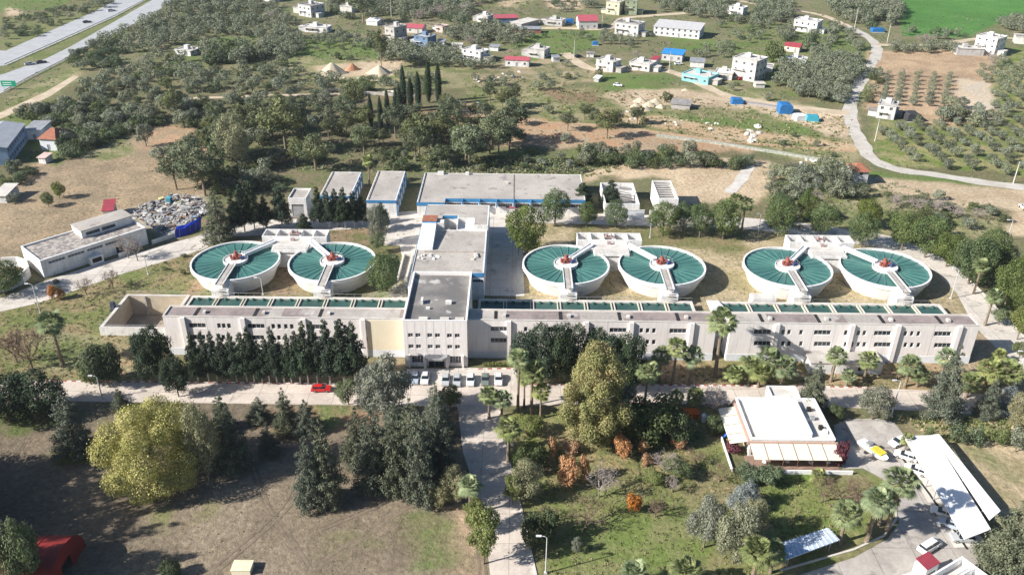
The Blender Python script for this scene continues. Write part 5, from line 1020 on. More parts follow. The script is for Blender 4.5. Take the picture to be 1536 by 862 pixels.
# gravel mounds
def mound(px,pb,wpx,top,label,m,sd=0,cat='gravel mound'):
    g=G(px,pb); h=HT(px,pb,top); r=wpx/PXM(px,pb)/2; g=g+Vector((0,r*.6,0)); h=h*.72; rs=random.Random(sd); mb=MB(); n_=28; rings=[(1.0,-.05),(.8,.14),(.55,.42),(.3,.72),(.12,.93)]
    vs=[];ph=rs.uniform(0,6)
    for k,(q,z) in enumerate(rings):
        for i in range(n_): a=2*math.pi*i/n_; rr=r*q*(1+.08*math.sin(3*a+ph)+.05*math.sin(7*a+ph*2)+rs.uniform(-.03,.03)); vs.append((rr*math.cos(a),rr*math.sin(a)*.85,h*z))
    vs.append((0,0,h)); fs=[(k*n_+i,k*n_+(i+1)%n_,(k+1)*n_+(i+1)%n_,(k+1)*n_+i) for k in range(len(rings)-1) for i in range(n_)]+[((len(rings)-1)*n_+i,(len(rings)-1)*n_+(i+1)%n_,len(vs)-1) for i in range(n_)]
    if cat=='sand heap': vs=[(x,y,z*.62 if z>0 else z) for x,y,z in vs]
    mb.add(vs,fs); o=mb.build('gravel_mound',m,smooth=True); o.location=g; tag(o,label,cat); BOXES.append((px-wpx/2,px+wpx/2,top,pb+2)); return o
gvl=mat('pale_gravel',(.55,.47,.34),(.48,.41,.3),scale=.4,bump=.05); rgv=mat('red_gravel',(.42,.22,.13),(.3,.15,.09),scale=.4)
mound(489,120,46,97,'tallest pale gravel mound, left of three',gvl,1); mound(560,118,40,101,'pale gravel mound, right of three',gvl,2); mound(520,112,24,98,'small reddish earth mound between two pale ones',rgv,3)
for i,(a,b_,c_,d_) in enumerate([(955,150,24,137),(968,156,24,142),(948,158,20,146),(978,150,20,138),(963,162,22,149),(986,158,18,146)]): mound(a,b_,c_,d_,f'low pale sand heap beside the ruined hut, {ORD[i]} of the cluster',gvl,10+i,'sand heap')
mound(1022,131,14,125,'small sand heap above the dirt road',gvl,30,'sand heap')
# rocks and rubble as individual boulders
rockm=mat('pale_rock',(.62,.59,.54),(.48,.46,.42),scale=1); 
def rockmesh(sd):
    rs=random.Random(sd); mb=MB(); n_=7; vs=[]
    for q,z in ((1,0),(.95,.35),(.6,.7)):
        for i in range(n_): a=6.283*i/n_; rr=q*rs.uniform(.7,1.15); vs.append((rr*math.cos(a),rr*math.sin(a)*.8,z*rs.uniform(.8,1.1)))
    vs.append((0,0,.8)); fs=[(k*n_+i,k*n_+(i+1)%n_,(k+1)*n_+(i+1)%n_,(k+1)*n_+i) for k in range(2) for i in range(n_)]+[(2*n_+i,2*n_+(i+1)%n_,3*n_) for i in range(n_)]; mb.add(vs,fs); return mb.mesh('boulder',rockm)
RK=[rockmesh(s_) for s_ in range(5)]
def rocks(poly,n_,lo,hi,label,group):
    xs_=[p[0] for p in poly];ys_=[p[1] for p in poly];k=0
    while k<n_:
        x=random.uniform(min(xs_),max(xs_));y=random.uniform(min(ys_),max(ys_))
        if not inpoly(x,y,poly): continue
        o=link_obj('boulder',random.choice(RK)); o.location=G(x,y); s_=random.uniform(lo,hi); o.scale=(s_,s_*random.uniform(.7,1),s_*random.uniform(.5,.9)); o.rotation_euler=(0,0,random.uniform(0,6)); tag(o,label,'boulder',group); k+=1
rocks([(1112,190),(1135,180),(1140,200),(1120,206)],12,.8,1.9,'pale boulder in the pile on the green meadow above the path','boulders on the green meadow')
rocks([(990,175),(1020,175),(1020,184),(990,184)],6,.6,1.3,'pale stone lying in the meadow below the ruined hut','stones below the ruined hut')
rocks([(920,162),(950,162),(950,175),(920,175)],8,.5,1.2,'pale stone by the tree in the meadow','stones by the meadow tree'); rocks([(1055,178),(1072,178),(1072,190),(1055,190)],5,.6,1.4,'pale stone in the middle of the meadow','stones in the middle meadow')
rocks([(1190,232),(1245,226),(1250,234),(1195,240)],12,.6,1.4,'white rock beside the path near the gatehouse','rocks near the gatehouse')
rocks([(690,118),(770,106),(780,116),(720,128)],14,.6,1.6,'pale rock on the slope below the white terrace house','rocks below the terrace house'); rocks([(530,142),(590,140),(600,148),(540,150)],10,.6,1.4,'pale rock behind the tall cypresses','rocks behind the cypresses')
rocks([(430,118),(560,122),(560,127),(440,124)],16,.5,1.1,'grey rock along the foot of the gravel mounds','rocks under the gravel mounds')
# demolition rubble field
rub=[(186,338),(214,322),(255,305),(290,308),(308,322),(302,338),(280,352),(250,366),(224,352),(212,344)]
SM=[mat('scrap_white',(.56,.55,.52),(.36,.35,.33)),mat('scrap_grey',(.35,.35,.36),(.25,.25,.25)),mat('scrap_brown',(.3,.22,.16),(.2,.15,.12)),mat('scrap_teal',(.08,.33,.42),(.07,.28,.36)),mat('scrap_yellow',(.6,.55,.25),(.5,.45,.2)),mat('scrap_dark',(.07,.07,.08),(.05,.05,.06)),mat('scrap_blue',(.2,.3,.42),(.2,.25,.35))]
t=thing('scrap_heap','wide heap of white and grey demolition scrap beside the white storehouse','scrap heap',tuple(G(250,340)))
gl=G(250,340)
for mi,(m_,cnt) in enumerate(zip(SM,(300,230,120,1,2,110,14))):
    mb=MB(); k=0
    while k<cnt:
        x=random.uniform(186,308);y=random.uniform(305,366)
        if not inpoly(x,y,rub): continue
        p=G(x,y)-gl; l=random.uniform(.4,2.4) if mi!=3 else 2.4
        if random.random()<.35: mb.bar(p+Vector((0,0,.2)),p+Vector((random.uniform(-2,2),random.uniform(-2,2),random.uniform(.3,1.5))),.2,.12)
        else: mb.obox((p.x,p.y,0),l,random.uniform(.4,1.6),random.uniform(.12,.9) if mi!=3 else 2.1,random.uniform(0,3.1))
        k+=1
    o=mb.build('scrap',m_,t); 
    if cnt>100: o['kind']='stuff'
BOXES.append((180,310,300,370))
t=thing('tarpaulin_fence','bright blue tarpaulin screen along the rubble road','tarpaulin',tuple(G(280,365)))
mb=MB();o_=G(280,365); P=[G(x,y)-o_ for x,y in ((261,369),(268,367),(276,364),(284,361),(292,357),(300,352))]
for i,p in enumerate(P): mb.v+= [(p.x,p.y+random.uniform(-.2,.2),0),(p.x+random.uniform(-.2,.2),p.y+.8,2.2+random.uniform(-.2,.2)),(p.x,p.y+2.6,2.7+random.uniform(-.3,.2))]
for i in range(5): 
    for j in range(2): mb.f.append((i*3+j,(i+1)*3+j,(i+1)*3+j+1,i*3+j+1)); mb.m.append(0)
mb.build('sheet',mat('ultramarine_tarp',(.01,.04,.42),(.01,.03,.33),rough=.5),t)
mb=MB()
for p in P: mb.tube([(p.x,p.y+.1,0),(p.x,p.y+.9,2.3)],.06,4)
mb.build('post',steel,t)
# white storehouse at the left
A=G(67,433);B=G(222,378); ang=math.atan2((B-A).y,(B-A).x); Lw=(B-A).length
t=thing('storehouse','long low white storehouse with raised rear roof beside the rubble field','building',tuple(A),ang)
D=13.0;H=5.2
holes=[(2+q*5.2,2+q*5.2+4.4,3.6,4.3) for q in range(int((Lw-4)/5.2))]+[(Lw*.47,Lw*.47+1.8,0,2.3),(Lw*.68,Lw*.68+1.8,0,2.3)]
m=MB(); m.facade(0,Lw,0,H,0,.3,holes); m.box(0,.3,.3,D,0,H);m.box(Lw-.3,Lw,.3,D,0,H);m.box(.3,Lw-.3,D-.3,D,0,H); m.build('wall',white,t)
for h_ in holes: window(t,*h_,0,5 if h_[2]>1 else 2)
m=MB(); m.box(.3,Lw-.3,.3,D-.3,H-.5,H-.3); r=m.build('roof',mat('mottled_roof',(.42,.38,.34),(.22,.2,.19),scale=.9,lo=.45,hi=.55),t)
m=MB(); m.box(-.05,Lw+.05,-.1,.3,H+.003,H+.15);m.box(-.05,.3,.3,D,H+.003,H+.15);m.box(Lw-.3,Lw+.05,.3,D,H+.003,H+.15);m.box(.3,Lw-.3,D-.3,D+.03,H+.003,H+.15); m.build('parapet',whitest,t)
m=MB(); a=Lw*.48; m.facade(a,Lw-.5,H-.3,H+1.9,6.6,.3,[(a+1.2+k*4.6,a+1.2+k*4.6+4.0,H+.2,H+1.2) for k in range(int((Lw-a-2)/4.6))]); m.box(a,a+.3,6.9,D-.01,H-.3,H+1.9); m.box(Lw-.8,Lw-.5,6.9,D-.01,H-.3,H+1.9); m.box(a+.3,Lw-.8,D-.31,D-.01,H-.3,H+1.9); m.build('clerestory_wall',white,t)
m=MB(); m.box(a-.2,Lw-.3,6.3,D+.2,H+1.903,H+2.1); m.build('raised_roof',roofg,t)
for k in range(int((Lw-a-2)/4.6)): m=MB(); m.box(a+1.2+k*4.6,a+5.2+k*4.6,6.75,6.8,H+.2,H+1.2); m.build('window',glass,t)
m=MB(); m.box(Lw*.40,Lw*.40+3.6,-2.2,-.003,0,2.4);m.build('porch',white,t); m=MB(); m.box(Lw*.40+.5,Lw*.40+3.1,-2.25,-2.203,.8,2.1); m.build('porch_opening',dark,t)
m=MB(); m.box(Lw*.66,Lw*.66+3.2,-2.4,-2.2,0,1.3);m.box(Lw*.66+3.0,Lw*.66+3.2,-2.2,-.003,0,1.3); m.build('porch_wall',white,t)
m=MB(); m.box(Lw+.5,Lw+9,-1.2,-1.0,0,1.4); m.build('side_wall',white,t)
BOXES.append((36,225,330,436))
house(146,168,344,3,7,'small hut with red roof behind the white storehouse',roof='shed',roofm=redroof,rot=16,wins=False,name='hut',cat='hut')
# white curved wall at the far left
t=thing('curved_wall','white curved enclosure wall behind the round tree at the left edge','wall',tuple(G(5,440)))
o_=G(5,440); P=[G(x,y)-o_ for x,y in ((-40,462),(-10,460),(15,452),(35,442),(46,430),(42,420),(28,416),(5,418))]
m=MB(); 
for a,b_ in zip(P[:-1],P[1:]): m.bar(a+Vector((0,0,1.5)),b_+Vector((0,0,1.5)),.4,3.0)
m.build('wall',white,t)
# ---------------------------------------------------------------- lower right: pavilion, canopy, shelter
A=G(1112,694);B=G(1262,692)
t=thing('cafe_pavilion','white flat roofed pavilion with cream awnings on the front and left','pavilion',(46.8,129.4,0))
# main block
m=MB(); m.facade(.5,17,0,4.2,2.6,.3,[(1+k*2.6,3+k*2.6,.3,2.6) for k in range(6)]); m.box(.5,.8,2.9,16,0,4.2);m.box(16.7,17,2.9,16,0,4.2);m.box(.8,16.7,15.7,16,0,4.2); m.build('wall',white,t)
for k in range(6): window(t,1+k*2.6,3+k*2.6,.3,2.6,2.6,2)
m=MB(); m.box(.8,16.7,2.9,15.7,3.8,4.0); r=m.build('roof',concl,t)
m=MB(); m.box(.4,17.1,2.5,2.9,4.203,4.6);m.box(.4,.8,2.9,16,4.203,4.6);m.box(16.7,17.1,2.9,16,4.203,4.6);m.box(.8,16.7,15.7,16.1,4.203,4.6); m.build('parapet',whitest,t)
m=MB(); m.box(2.6,12.8,3.6,15,4.0,5.1); m.build('upper_roof',whitest,r)
m=MB(); m.box(8,8.3,16.1,20,0,4.9);m.box(13.8,14.1,16.1,20,0,4.9);m.box(8.3,13.8,19.7,20,0,4.9);m.box(8.3,13.8,16.1,16.4,0,4.9); m.build('rear_room',white,t)
m=MB(); m.box(8.3,13.8,16.4,19.7,4.2,4.4); m.build('rear_roof',concl,t)
for (x_,y_,m_) in ((14.2,9,steel),(15,6,dark),(15.4,4.6,whitest),(14.4,12,dark)): m=MB(); m.box(x_,x_+.8,y_,y_+.8,4.0,4.8); m.build('roof_unit',m_,r)
awn=mat('cream_awning',(.74,.71,.58),(.68,.65,.53),rough=.7); 
for k in range(6):
    x0=.2+k*2.85; m=MB(); m.add([(x0+.1,-1.9,2.9),(x0+2.75,-1.9,2.9),(x0+2.75,2.2,3.5),(x0+.1,2.2,3.5),(x0+.1,-1.9,2.98),(x0+2.75,-1.9,2.98),(x0+2.75,2.2,3.58),(x0+.1,2.2,3.58)],[(0,3,2,1),(4,5,6,7),(0,1,5,4),(1,2,6,5),(2,3,7,6),(3,0,4,7)]); m.build('awning',awn,t)
    m=MB(); m.tube([(x0,-1.9,0),(x0,-1.9,2.95),(x0,2.3,3.55)],.06,5); m.build('awning_frame',mat('frame_brown',(.25,.15,.1)),t)
for k in range(4):
    y0=2.8+k*2.9; m=MB(); m.add([(-3.4,y0,2.9),(-.1,y0,3.5),(-.1,y0+2.7,3.5),(-3.4,y0+2.7,2.9),(-3.4,y0,2.98),(-.1,y0,3.58),(-.1,y0+2.7,3.58),(-3.4,y0+2.7,2.98)],[(0,3,2,1),(4,5,6,7),(0,1,5,4),(1,2,6,5),(2,3,7,6),(3,0,4,7)]); m.build('awning',awn,t)
m=MB(); m.box(-.2,17.6,2.25,2.49,3.1,3.9); m.box(-.1,.39,2.5,16,3.1,3.9); m.build('gutter_beam',mat('terracotta_beam',(.5,.33,.27),(.45,.3,.24)),t)
m=MB(); m.box(-.3,19.5,-2.6,-2.35,0,.9); m.box(-3.8,-3.55,-2,8,0,.6); m.build('terrace_wall',whitest,t)
m=MB(); m.box(-.3,17.5,-2.34,2.59,.0,.12); m.build('terrace_floor',mat('terrace_tile',(.3,.2,.16),(.25,.17,.13)),t)
m=MB(); m.box(17.3,19.0,-.5,3.5,2.3,2.4); m.build('side_canopy',steel,t)
for (x_,y_) in ((3,0),(7.5,.2),(12,0),(15.5,.1)):
    q=thing('cafe_table','small white table under the front awning of the pavilion','table',(46.8+x_,129.4+y_,.12),0,'tables under the pavilion awning'); m=MB(); m.tube([(0,0,0),(0,0,.72)],.05,5); m.build('leg',steel,q); m=MB(); m.lathe([(.01,.72),(.5,.72),(.5,.77),(.01,.77)],10); m.build('table_top',whitest,q)
BOXES.append((1088,1270,585,700))
# play slide by the pavilion
t=thing('play_slide','small red and blue garden slide left of the pavilion','slide',tuple(G(1088,650))); m=MB(); m.bar((0,0,.2),(1.6,.3,1.6),.6,.08); m.build('chute',mat('toy_blue',(.04,.12,.5)),t); m=MB(); m.box(1.6,2.3,0,.7,0,1.7); m.box(1.6,2.3,0,.7,1.703,2.3); m.build('ladder_tower',mat('toy_red',(.5,.04,.04)),t)
# long white parking canopy
def canopyroof(name,quad,z,label,m_=whitest,legs=8,cat='canopy',slope=0):
    P=[G(*p,z) for p in quad]; o_=Vector((P[0].x,P[0].y,0)); t=thing(name,label,cat,tuple(o_)); m=MB(); vs=[]
    for dz in (0,.18): vs+=[(p.x-o_.x,p.y-o_.y,z+dz+(slope if i in (2,3) else 0)) for i,p in enumerate(P)]
    m.add(vs,[(0,3,2,1),(4,5,6,7),(0,1,5,4),(1,2,6,5),(2,3,7,6),(3,0,4,7)]); m.build('roof',m_,t)
    for k in range(legs):
        f=(k+.3)/legs
        for a,b_,zz in ((0,3,z),(1,2,z)):
            p=P[a].lerp(P[b_],f)-o_; q=P[1-a if a<2 else a].lerp(P[2 if a==0 else 3],f)-o_; p=p.lerp(q,.12); m=MB(); m.tube([(p.x,p.y,0),(p.x,p.y,zz-.002)],.09,6); m.build('post',steel,t)
    return t
canopyroof('parking_canopy',[(1360,641),(1404,639),(1494,778),(1455,794)],3.0,'long white flat parking canopy running down the lower right')
canopyroof('parking_canopy',[(1404,638),(1413,637),(1508,750),(1492,764)],3.35,'narrow higher white strip roof along the right side of the parking canopy',legs=6)
# striped shelter
t=canopyroof('bus_shelter',[(1177,806),(1250,781),(1268,799),(1184,832)],2.6,'small shelter with blue white translucent striped roof beside the curved road',mat('milky_blue_panel',(.48,.58,.72),(.42,.52,.66),rough=.25),legs=4,cat='shelter')
P=[G(*p,2.6) for p in [(1177,806),(1250,781),(1268,799),(1184,832)]]; o_=Vector((P[0].x,P[0].y,0)); m=MB()
for k in range(12): f=(k+.5)/12; a=P[0].lerp(P[1],f)-o_;b_=P[3].lerp(P[2],f)-o_; m.bar(a+Vector((0,0,.22)),b_+Vector((0,0,.22)),.12,.08)
for f in (.33,.66): a=P[0].lerp(P[3],f)-o_;b_=P[1].lerp(P[2],f)-o_; m.bar(a+Vector((0,0,.23)),b_+Vector((0,0,.23)),.1,.06)
m.build('roof_rib',whitest,t)
m=MB(); a=P[0]-o_;b_=P[1]-o_; m.bar(a*0.98+Vector((0,0,-1.3)),b_*.98+Vector((0,0,-1.3)),.1,2.4); m.build('back_panel',concl,t)
# gate building at the bottom right with red topped booth
A=G(1378,866);B=G(1460,818); ang=math.atan2((G(1452,818,3)-G(1372,868,3)).y,(G(1452,818,3)-G(1372,868,3)).x)
o_=G(1452,818,3.4); t=thing('gate_building','white gate building with open roof cells at the bottom right corner','building',(o_.x,o_.y,0),ang)
m=MB(); H=3.4
m.box(-16,0,-.3,0,0,H); m.box(-.3,0,-9,-.3,0,H); m.box(-16,-15.7,-9,-.3,0,H); m.box(-15.7,-.3,-9,-8.7,0,H)
for y_ in (-2.3,-4.8): m.box(-11,-.3,y_-.3,y_,0,H)
m.build('wall',whitest,t); m=MB(); m.box(-15.7,-.3,-8.7,-.3,1.8,2.0); m.build('roof',concl,t)
m=MB(); m.box(-15.7,-11,-8.7,-.3,2.003,3.2); m.build('upper_roof',whitest,t)
m=MB(); m.box(-6,-4.4,-6.9,-5.9,2.01,3.5); m.build('roof_box',redroof,t)
m=MB(); m.box(-6.5,-1,-2.2,-1.9,2.01,2.9); m.box(-4,-.4,-4.7,-4.2,2.01,2.8); m.build('roof_duct',steel,t)
o_=G(1393,850); t=thing('ticket_booth','white gate booth with red sloping roof at the lower right','booth',(o_.x,o_.y,0),ang)
m=MB(); m.box(-1.6,1.7,-1.1,1.1,0,3.3); m.build('wall',whitest,t); m=MB(); m.add([(-1.5,-1.2,3.33),(1.8,-1.2,3.33),(1.8,1.2,3.8),(-1.5,1.2,3.8),(-1.5,-1.2,3.43),(1.8,-1.2,3.43),(1.8,1.2,3.9),(-1.5,1.2,3.9)],[(0,3,2,1),(4,5,6,7),(0,1,5,4),(1,2,6,5),(2,3,7,6),(3,0,4,7)]); m.build('roof',redroof,t)
m=MB(); m.box(-1.1,1.1,-1.15,-1.103,1,2); m.box(1.703,1.75,-.6,.7,1,2); m.build('window',glass,t)
t=thing('boundary_wall','low white wall from the booth to the bottom edge','wall',tuple(G(1340,862))); o_=G(1340,862); a=G(1300,878)-o_;b_=G(1396,846)-o_; m=MB(); m.bar(a+Vector((0,0,.6)),b_+Vector((0,0,.6)),.4,1.2); m.build('wall',whitest,t)
# red arched tent bottom left
A=G(-10,838,0);o_=Vector((A.x,99.0,0)); t=thing('arched_tent','red barrel vaulted tent with open right end at the lower left','tent',(-73.0,100.3,0),R(1))
m=MB(); n_=16;Lt=26;rw=6.2;hh=5.4; vs=[]
for j in range(13):
    for i in range(n_+1): a=math.pi*i/n_; vs.append((-Lt+Lt*j/12,-rw*math.cos(a),hh*math.sin(a)**.8))
m.add(vs,[(j*(n_+1)+i,(j+1)*(n_+1)+i,(j+1)*(n_+1)+i+1,j*(n_+1)+i+1) for j in range(12) for i in range(n_)]); redt=mat('red_tent_fabric',(.27,.03,.025),(.21,.024,.02),scale=.4,rough=.6); m.build('cover',redt,t,smooth=True)
m=MB(); m.add([(0,-rw*math.cos(math.pi*i/n_),hh*math.sin(math.pi*i/n_)**.8) for i in range(n_+1)]+[(0,1.5,0),(0,1.5,2.8),(0,-1.5,2.8),(0,-1.5,0)],[tuple(range(n_+1))+(n_+1,n_+2,n_+3,n_+4)]); m.build('end_wall',redt,t)
m=MB()
for j in range(7): m.tube([(-Lt+Lt*j/6,-(rw+.03)*math.cos(math.pi*i/n_),(hh+.03)*math.sin(math.pi*i/n_)**.8) for i in range(n_+1)],.06,4)
m.build('hoop',mat('dark_red_hoop',(.25,.02,.02)),t); BOXES.append((-10,165,795,870))
t=thing('crate','pale cream crate cut by the bottom edge on the brown field','crate',tuple(G(373,866))); m=MB(); m.box(-1.5,1.6,-.8,1.4,0,1.1); m.build('body',cream,t); m=MB(); m.box(-1.6,1.7,-.9,1.5,1.103,1.2); m.build('lid',mat('pale_lid',(.75,.72,.5)),t)
# orange bin container
t=thing('skip_container','orange waste skip beside the front road','container',(35.0,143.0,0)); orm=mat('orange_paint',(.55,.13,.02),(.45,.1,.02)); m=MB(); m.add([(.3,0,0),(4.2,0,0),(4.2,2,0),(.3,2,0),(0,-.1,1.9),(4.6,-.1,1.9),(4.6,2.1,1.9),(0,2.1,1.9)],[(0,3,2,1),(0,1,5,4),(1,2,6,5),(2,3,7,6),(3,0,4,7),(4,5,6,7)]); m.build('body',orm,t)
m=MB()
for k in range(6): m.box(.5+k*.7,.6+k*.7,-.16,-.1,.2,1.8)
m.box(-.05,4.65,-.15,-.101,1.8,1.95); m.build('rib',mat('orange_dark',(.4,.09,.02)),t)
t=thing('gas_bottle_rack','pale blue cylinder beside the orange skip','cylinder',(40.6,143.2,0)); m=MB(); m.lathe([(.02,0),(.6,0),(.6,1.5),(.3,1.9),(.02,1.95)],12); m.build('body',plinth,t); m=MB(); m.tube([(0,0,1.95),(0,0,2.3)],.1,6); m.build('valve',steel,t)
# yellow and white small boat like vehicle
o_=G(1312,668); t=thing('boat_on_trailer','small white and yellow boat on a trailer in the yard','boat',tuple(o_),R(-62)); m=MB()
m.add([(-3,-.9,.9),(2,-1,.9),(3.6,0,1.1),(2,1,.9),(-3,.9,.9),(-2.8,-.5,.4),(1.8,-.5,.35),(2.9,0,.5),(1.8,.5,.35),(-2.8,.5,.4),(-3,-1,1.5),(2,-1.1,1.6),(3.9,0,1.9),(2,1.1,1.6),(-3,1,1.5)],[(5,9,8,7,6),(5,6,1,0),(6,7,2,1),(7,8,3,2),(8,9,4,3),(9,5,0,4),(0,1,11,10),(1,2,12,11),(2,3,13,12),(3,4,14,13),(4,0,10,14),(10,11,12,13,14)]); m.build('hull',whitest,t)
m=MB(); m.box(.2,2.7,-.85,.85,1.55,2.0); m.build('deck_cover',mat('yellow_cover',(.65,.55,.06),(.55,.48,.06)),t); m=MB(); m.box(-1.4,-.4,-.6,.6,1.5,2.2); m.build('console',steel,t)
for s_ in (-1,1): m=MB(); m.tube([(-.6,s_*.95,.32),(-.6,s_*1.15,.32)],.32,10); m.build('wheel',dark,t)
# ---------------------------------------------------------------- cars
tyre=mat('tyre',(.03,.03,.03),(.02,.02,.02),fine=0); rimm=mat('rim',(.5,.5,.5),(.45,.45,.45),metal=.6,rough=.4); lampm=mat('headlamp',(.7,.7,.72),(.6,.6,.65),rough=.2); tailm=mat('tail_lamp',(.4,.02,.02),(.35,.02,.02),rough=.3)
carglass=mat('car_glass',(.02,.025,.03),(.02,.03,.04),rough=.1,fine=0,spec=.6)
def carpaint(k,c): return mat('car_paint_'+k,c,tuple(v*.95 for v in c),rough=.25,fine=.02,spec=.6)
def car(g,rot,paint,label,van=False,group=None,simple=False,l=4.3,name='parked_car',cat='car'):
    t=thing(name,label,cat,tuple(g),R(rot),group); m=MB(); w_=.88; k=l/4.3
    body=[(-2.12,.32),(-2.15,.75),(-1.95,.92),(.9,.93),(2.0,.80),(2.14,.62),(2.1,.32)] if not van else [(-2.12,.32),(-2.15,1.0),(-2.05,1.15),(1.5,1.1),(2.0,.95),(2.14,.62),(2.1,.32)]
    n_=len(body); vs=[]
    for y,s_ in ((-w_,0.0),(-w_+.08,.05),(w_-.08,.05),(w_,0.0)): vs+=[(x*k*(1+ (0.01 if s_ else 0)),y,z+s_*(z>.5)) for x,z in body]
    m.add(vs,[(j*n_+i,j*n_+(i+1)%n_,(j+1)*n_+(i+1)%n_,(j+1)*n_+i) for j in range(3) for i in range(n_)]+[tuple(range(n_-1,-1,-1)),tuple(range(3*n_,4*n_))]); m.build('body',paint,t)
    if van: cab=[(-2.0,1.15),(-1.9,1.75),(.9,1.78),(1.5,1.1)]
    else: cab=[(-1.85,.95),(-1.35,1.40),(.25,1.43),(1.0,.95)]
    m=MB(); a,b_=.80,.62; vs=[(x*k,-(a if i in(0,3) else b_),z) for i,(x,z) in enumerate(cab)]+[(x*k,(a if i in(0,3) else b_),z) for i,(x,z) in enumerate(cab)]
    m.add(vs,[(0,3,2,1),(4,5,6,7),(0,1,5,4),(1,2,6,5),(2,3,7,6)]); m.build('glass',carglass,t)
    x1,x2,zt=cab[1][0]*k,cab[2][0]*k,max(cab[1][1],cab[2][1]); m=MB(); m.add([(x1-.05,-.6,zt-.02),(x2+.05,-.6,zt-.01),(x2+.05,.6,zt-.01),(x1-.05,.6,zt-.02),(x1+.05,-.5,zt+.05),(x2-.1,-.5,zt+.05),(x2-.1,.5,zt+.05),(x1+.05,.5,zt+.05)],[(0,3,2,1),(4,5,6,7),(0,1,5,4),(1,2,6,5),(2,3,7,6),(3,0,4,7)])
    for xm in (-.45*k,): 
        for s_ in (-1,1): m.bar((xm,s_*.805,.95),(xm,s_*.625,zt-.01),.08,.03)
    m.build('roof_panel',paint,t)
    for x in (-1.3*k,1.3*k):
        for s_ in (-1,1):
            q=MB(); q.tube([(x,s_*.74,.32),(x,s_*.92,.32)],.32,12); wo=q.build('wheel',tyre,t)
            if not simple: q=MB(); q.tube([(x,s_*.921,.32),(x,s_*.935,.32)],.19,8); q.build('rim',rimm,wo)
    if not simple:
        for s_ in (-1,1):
            q=MB(); q.obox((2.08*k,s_*.62,.62),.12,.36,.14); q.build('headlight',lampm,t); q=MB(); q.obox((-2.1*k,s_*.66,.66),.1,.3,.18); q.build('tail_light',tailm,t); q=MB(); q.obox((.75*k,s_*.95,.9),.16,.14,.12); q.build('mirror',paint,t)
    return t
pw=carpaint('white',(.78,.78,.78)); ps=carpaint('silver',(.42,.44,.46)); pg=carpaint('grey',(.2,.22,.23)); pk=carpaint('dark',(.04,.04,.05)); pr_=carpaint('red',(.55,.02,.02)); pgg=carpaint('green_grey',(.17,.20,.18)); pb=carpaint('blue_silver',(.4,.46,.55))
for x,y,p_,l in ((626,570,pb,'silver blue car parked first from the left at the entrance'),(641,570,pw,'white car parked second from the left at the entrance'),(672,572,ps,'silver car parked third from the left in the block shadow'),(689,572,ps,'silver car parked fourth, half in shadow before the entrance'),(709,571,pw,'white car parked fifth, in the sun right of the entrance'),(731,570,pgg,'dark grey green car parked sixth at the entrance'),(751,569,pw,'white car parked at the right end of the entrance row')):
    car(G(x,y+3)+Vector((0,0,.04)),-90,p_,l,group='cars parked before the entrance block')
car(G(486,592)+Vector((0,0,.04)),2,pr_,'red car driving on the front road',name='red_car'); 
t=None
car(G(1352,652),-150,pw,'white car half under the upper end of the parking canopy'); car(G(1340,665),0,pk,'dark car beside the boat in the yard') if False else None
car(G(1363,673),150,pw,'white car under the upper left edge of the parking canopy'); car(G(1379,694),150,pw,'second white car under the left edge of the parking canopy'); car(G(1421,757),150,pw,'white car under the canopy left edge near its lower end'); car(G(1434,774),150,pb,'pale car next to the lowest car under the canopy'); car(G(1452,794),178,ps,'silver car under the lower end of the parking canopy')
car(G(1402,808),32,pw,'white van parked by the red roofed booth',van=True,l=4.8,name='parked_van',cat='van')
for x,y,p_,l,rt in ((122,49,pk,'dark car on the far lanes of the highway',42),(158,31,ps,'small silver car far up on the far lanes of the highway',42),(55,111,pk,'dark car on the near lanes of the highway',40),(38,114,ps,'pale car behind the dark one on the near lanes of the highway',40)): car(G(x,y)+Vector((0,0,.07)),rt,p_,l,simple=True,l=5,name='car')
for x,y,p_,l,rt in ((1010,92,pw,'white car parked beside the low white village house',10),(920,126,pw,'white pickup like car on the meadow below the village road',-20),(1330,20,ps,'pale car at the upper right by the green field',10),(1105,112,pr_,'red car before the tall white village house',20),(1533,296,pw,'white van cut by the right edge on the sand',90),(859,84,pk,'dark car on the village track',40),(712,160,pw,'white car parked under trees on the hill',10)): car(G(x,y)+Vector((0,0,.07)),rt,p_,l,simple=True,name='parked_car')
# ---------------------------------------------------------------- lamps and poles
def lamp(px,pb,h,label,arm=1.0,side=-1,col=None,group='street lamps on the grounds'):
    t=thing('street_lamp',label,'street lamp',tuple(G(px,pb)),0,group); m=MB(); m.tube([(0,0,0),(0,0,h-.3),(side*.4,0,h),(side*arm,0,h+.05)],[.13,.09,.07,.06],6); m.build('pole',mat('lamp_pole',(.55,.56,.57),(.5,.5,.5)),t)
    m=MB(); m.obox((side*(arm+.35),0,h),.9,.32,.16); m.build('lamp_head',col or mat('lamp_head_white',(.75,.75,.76)),t); m=MB(); m.obox((side*(arm+.35),0,h-.05),.6,.22,.045); m.build('lamp_glass',lampm,t); m=MB(); m.box(-.25,.25,-.25,.25,0,.3); m.build('footing',concl,t)
for a in [(828,858,8.4,'lamp standing in the grass right of the entrance road'),(1341,611,9.2,'lamp at the front road before the east wing'),(62,486,8.5,'lamp beside the left rubble road'),(222,424,6,'lamp on the slope below the white storehouse'),(1426,433,9,'lamp beside the right curving road'),(973,385-33,7,'lamp at the rear road behind the fourth tank'),(774,668,5,'low lamp right of the entrance road under trees'),(158,612,6,'lamp at the near kerb left of the yellow acacia'),(1508,345,7,'lamp at the right beside the sand'),(1135,344,7,'lamp at the rear road left of the fifth tank'),(1525,560,9,'lamp at the far right end of the front road'),(395,450,5,'lamp between the two left tanks')]: lamp(*a)
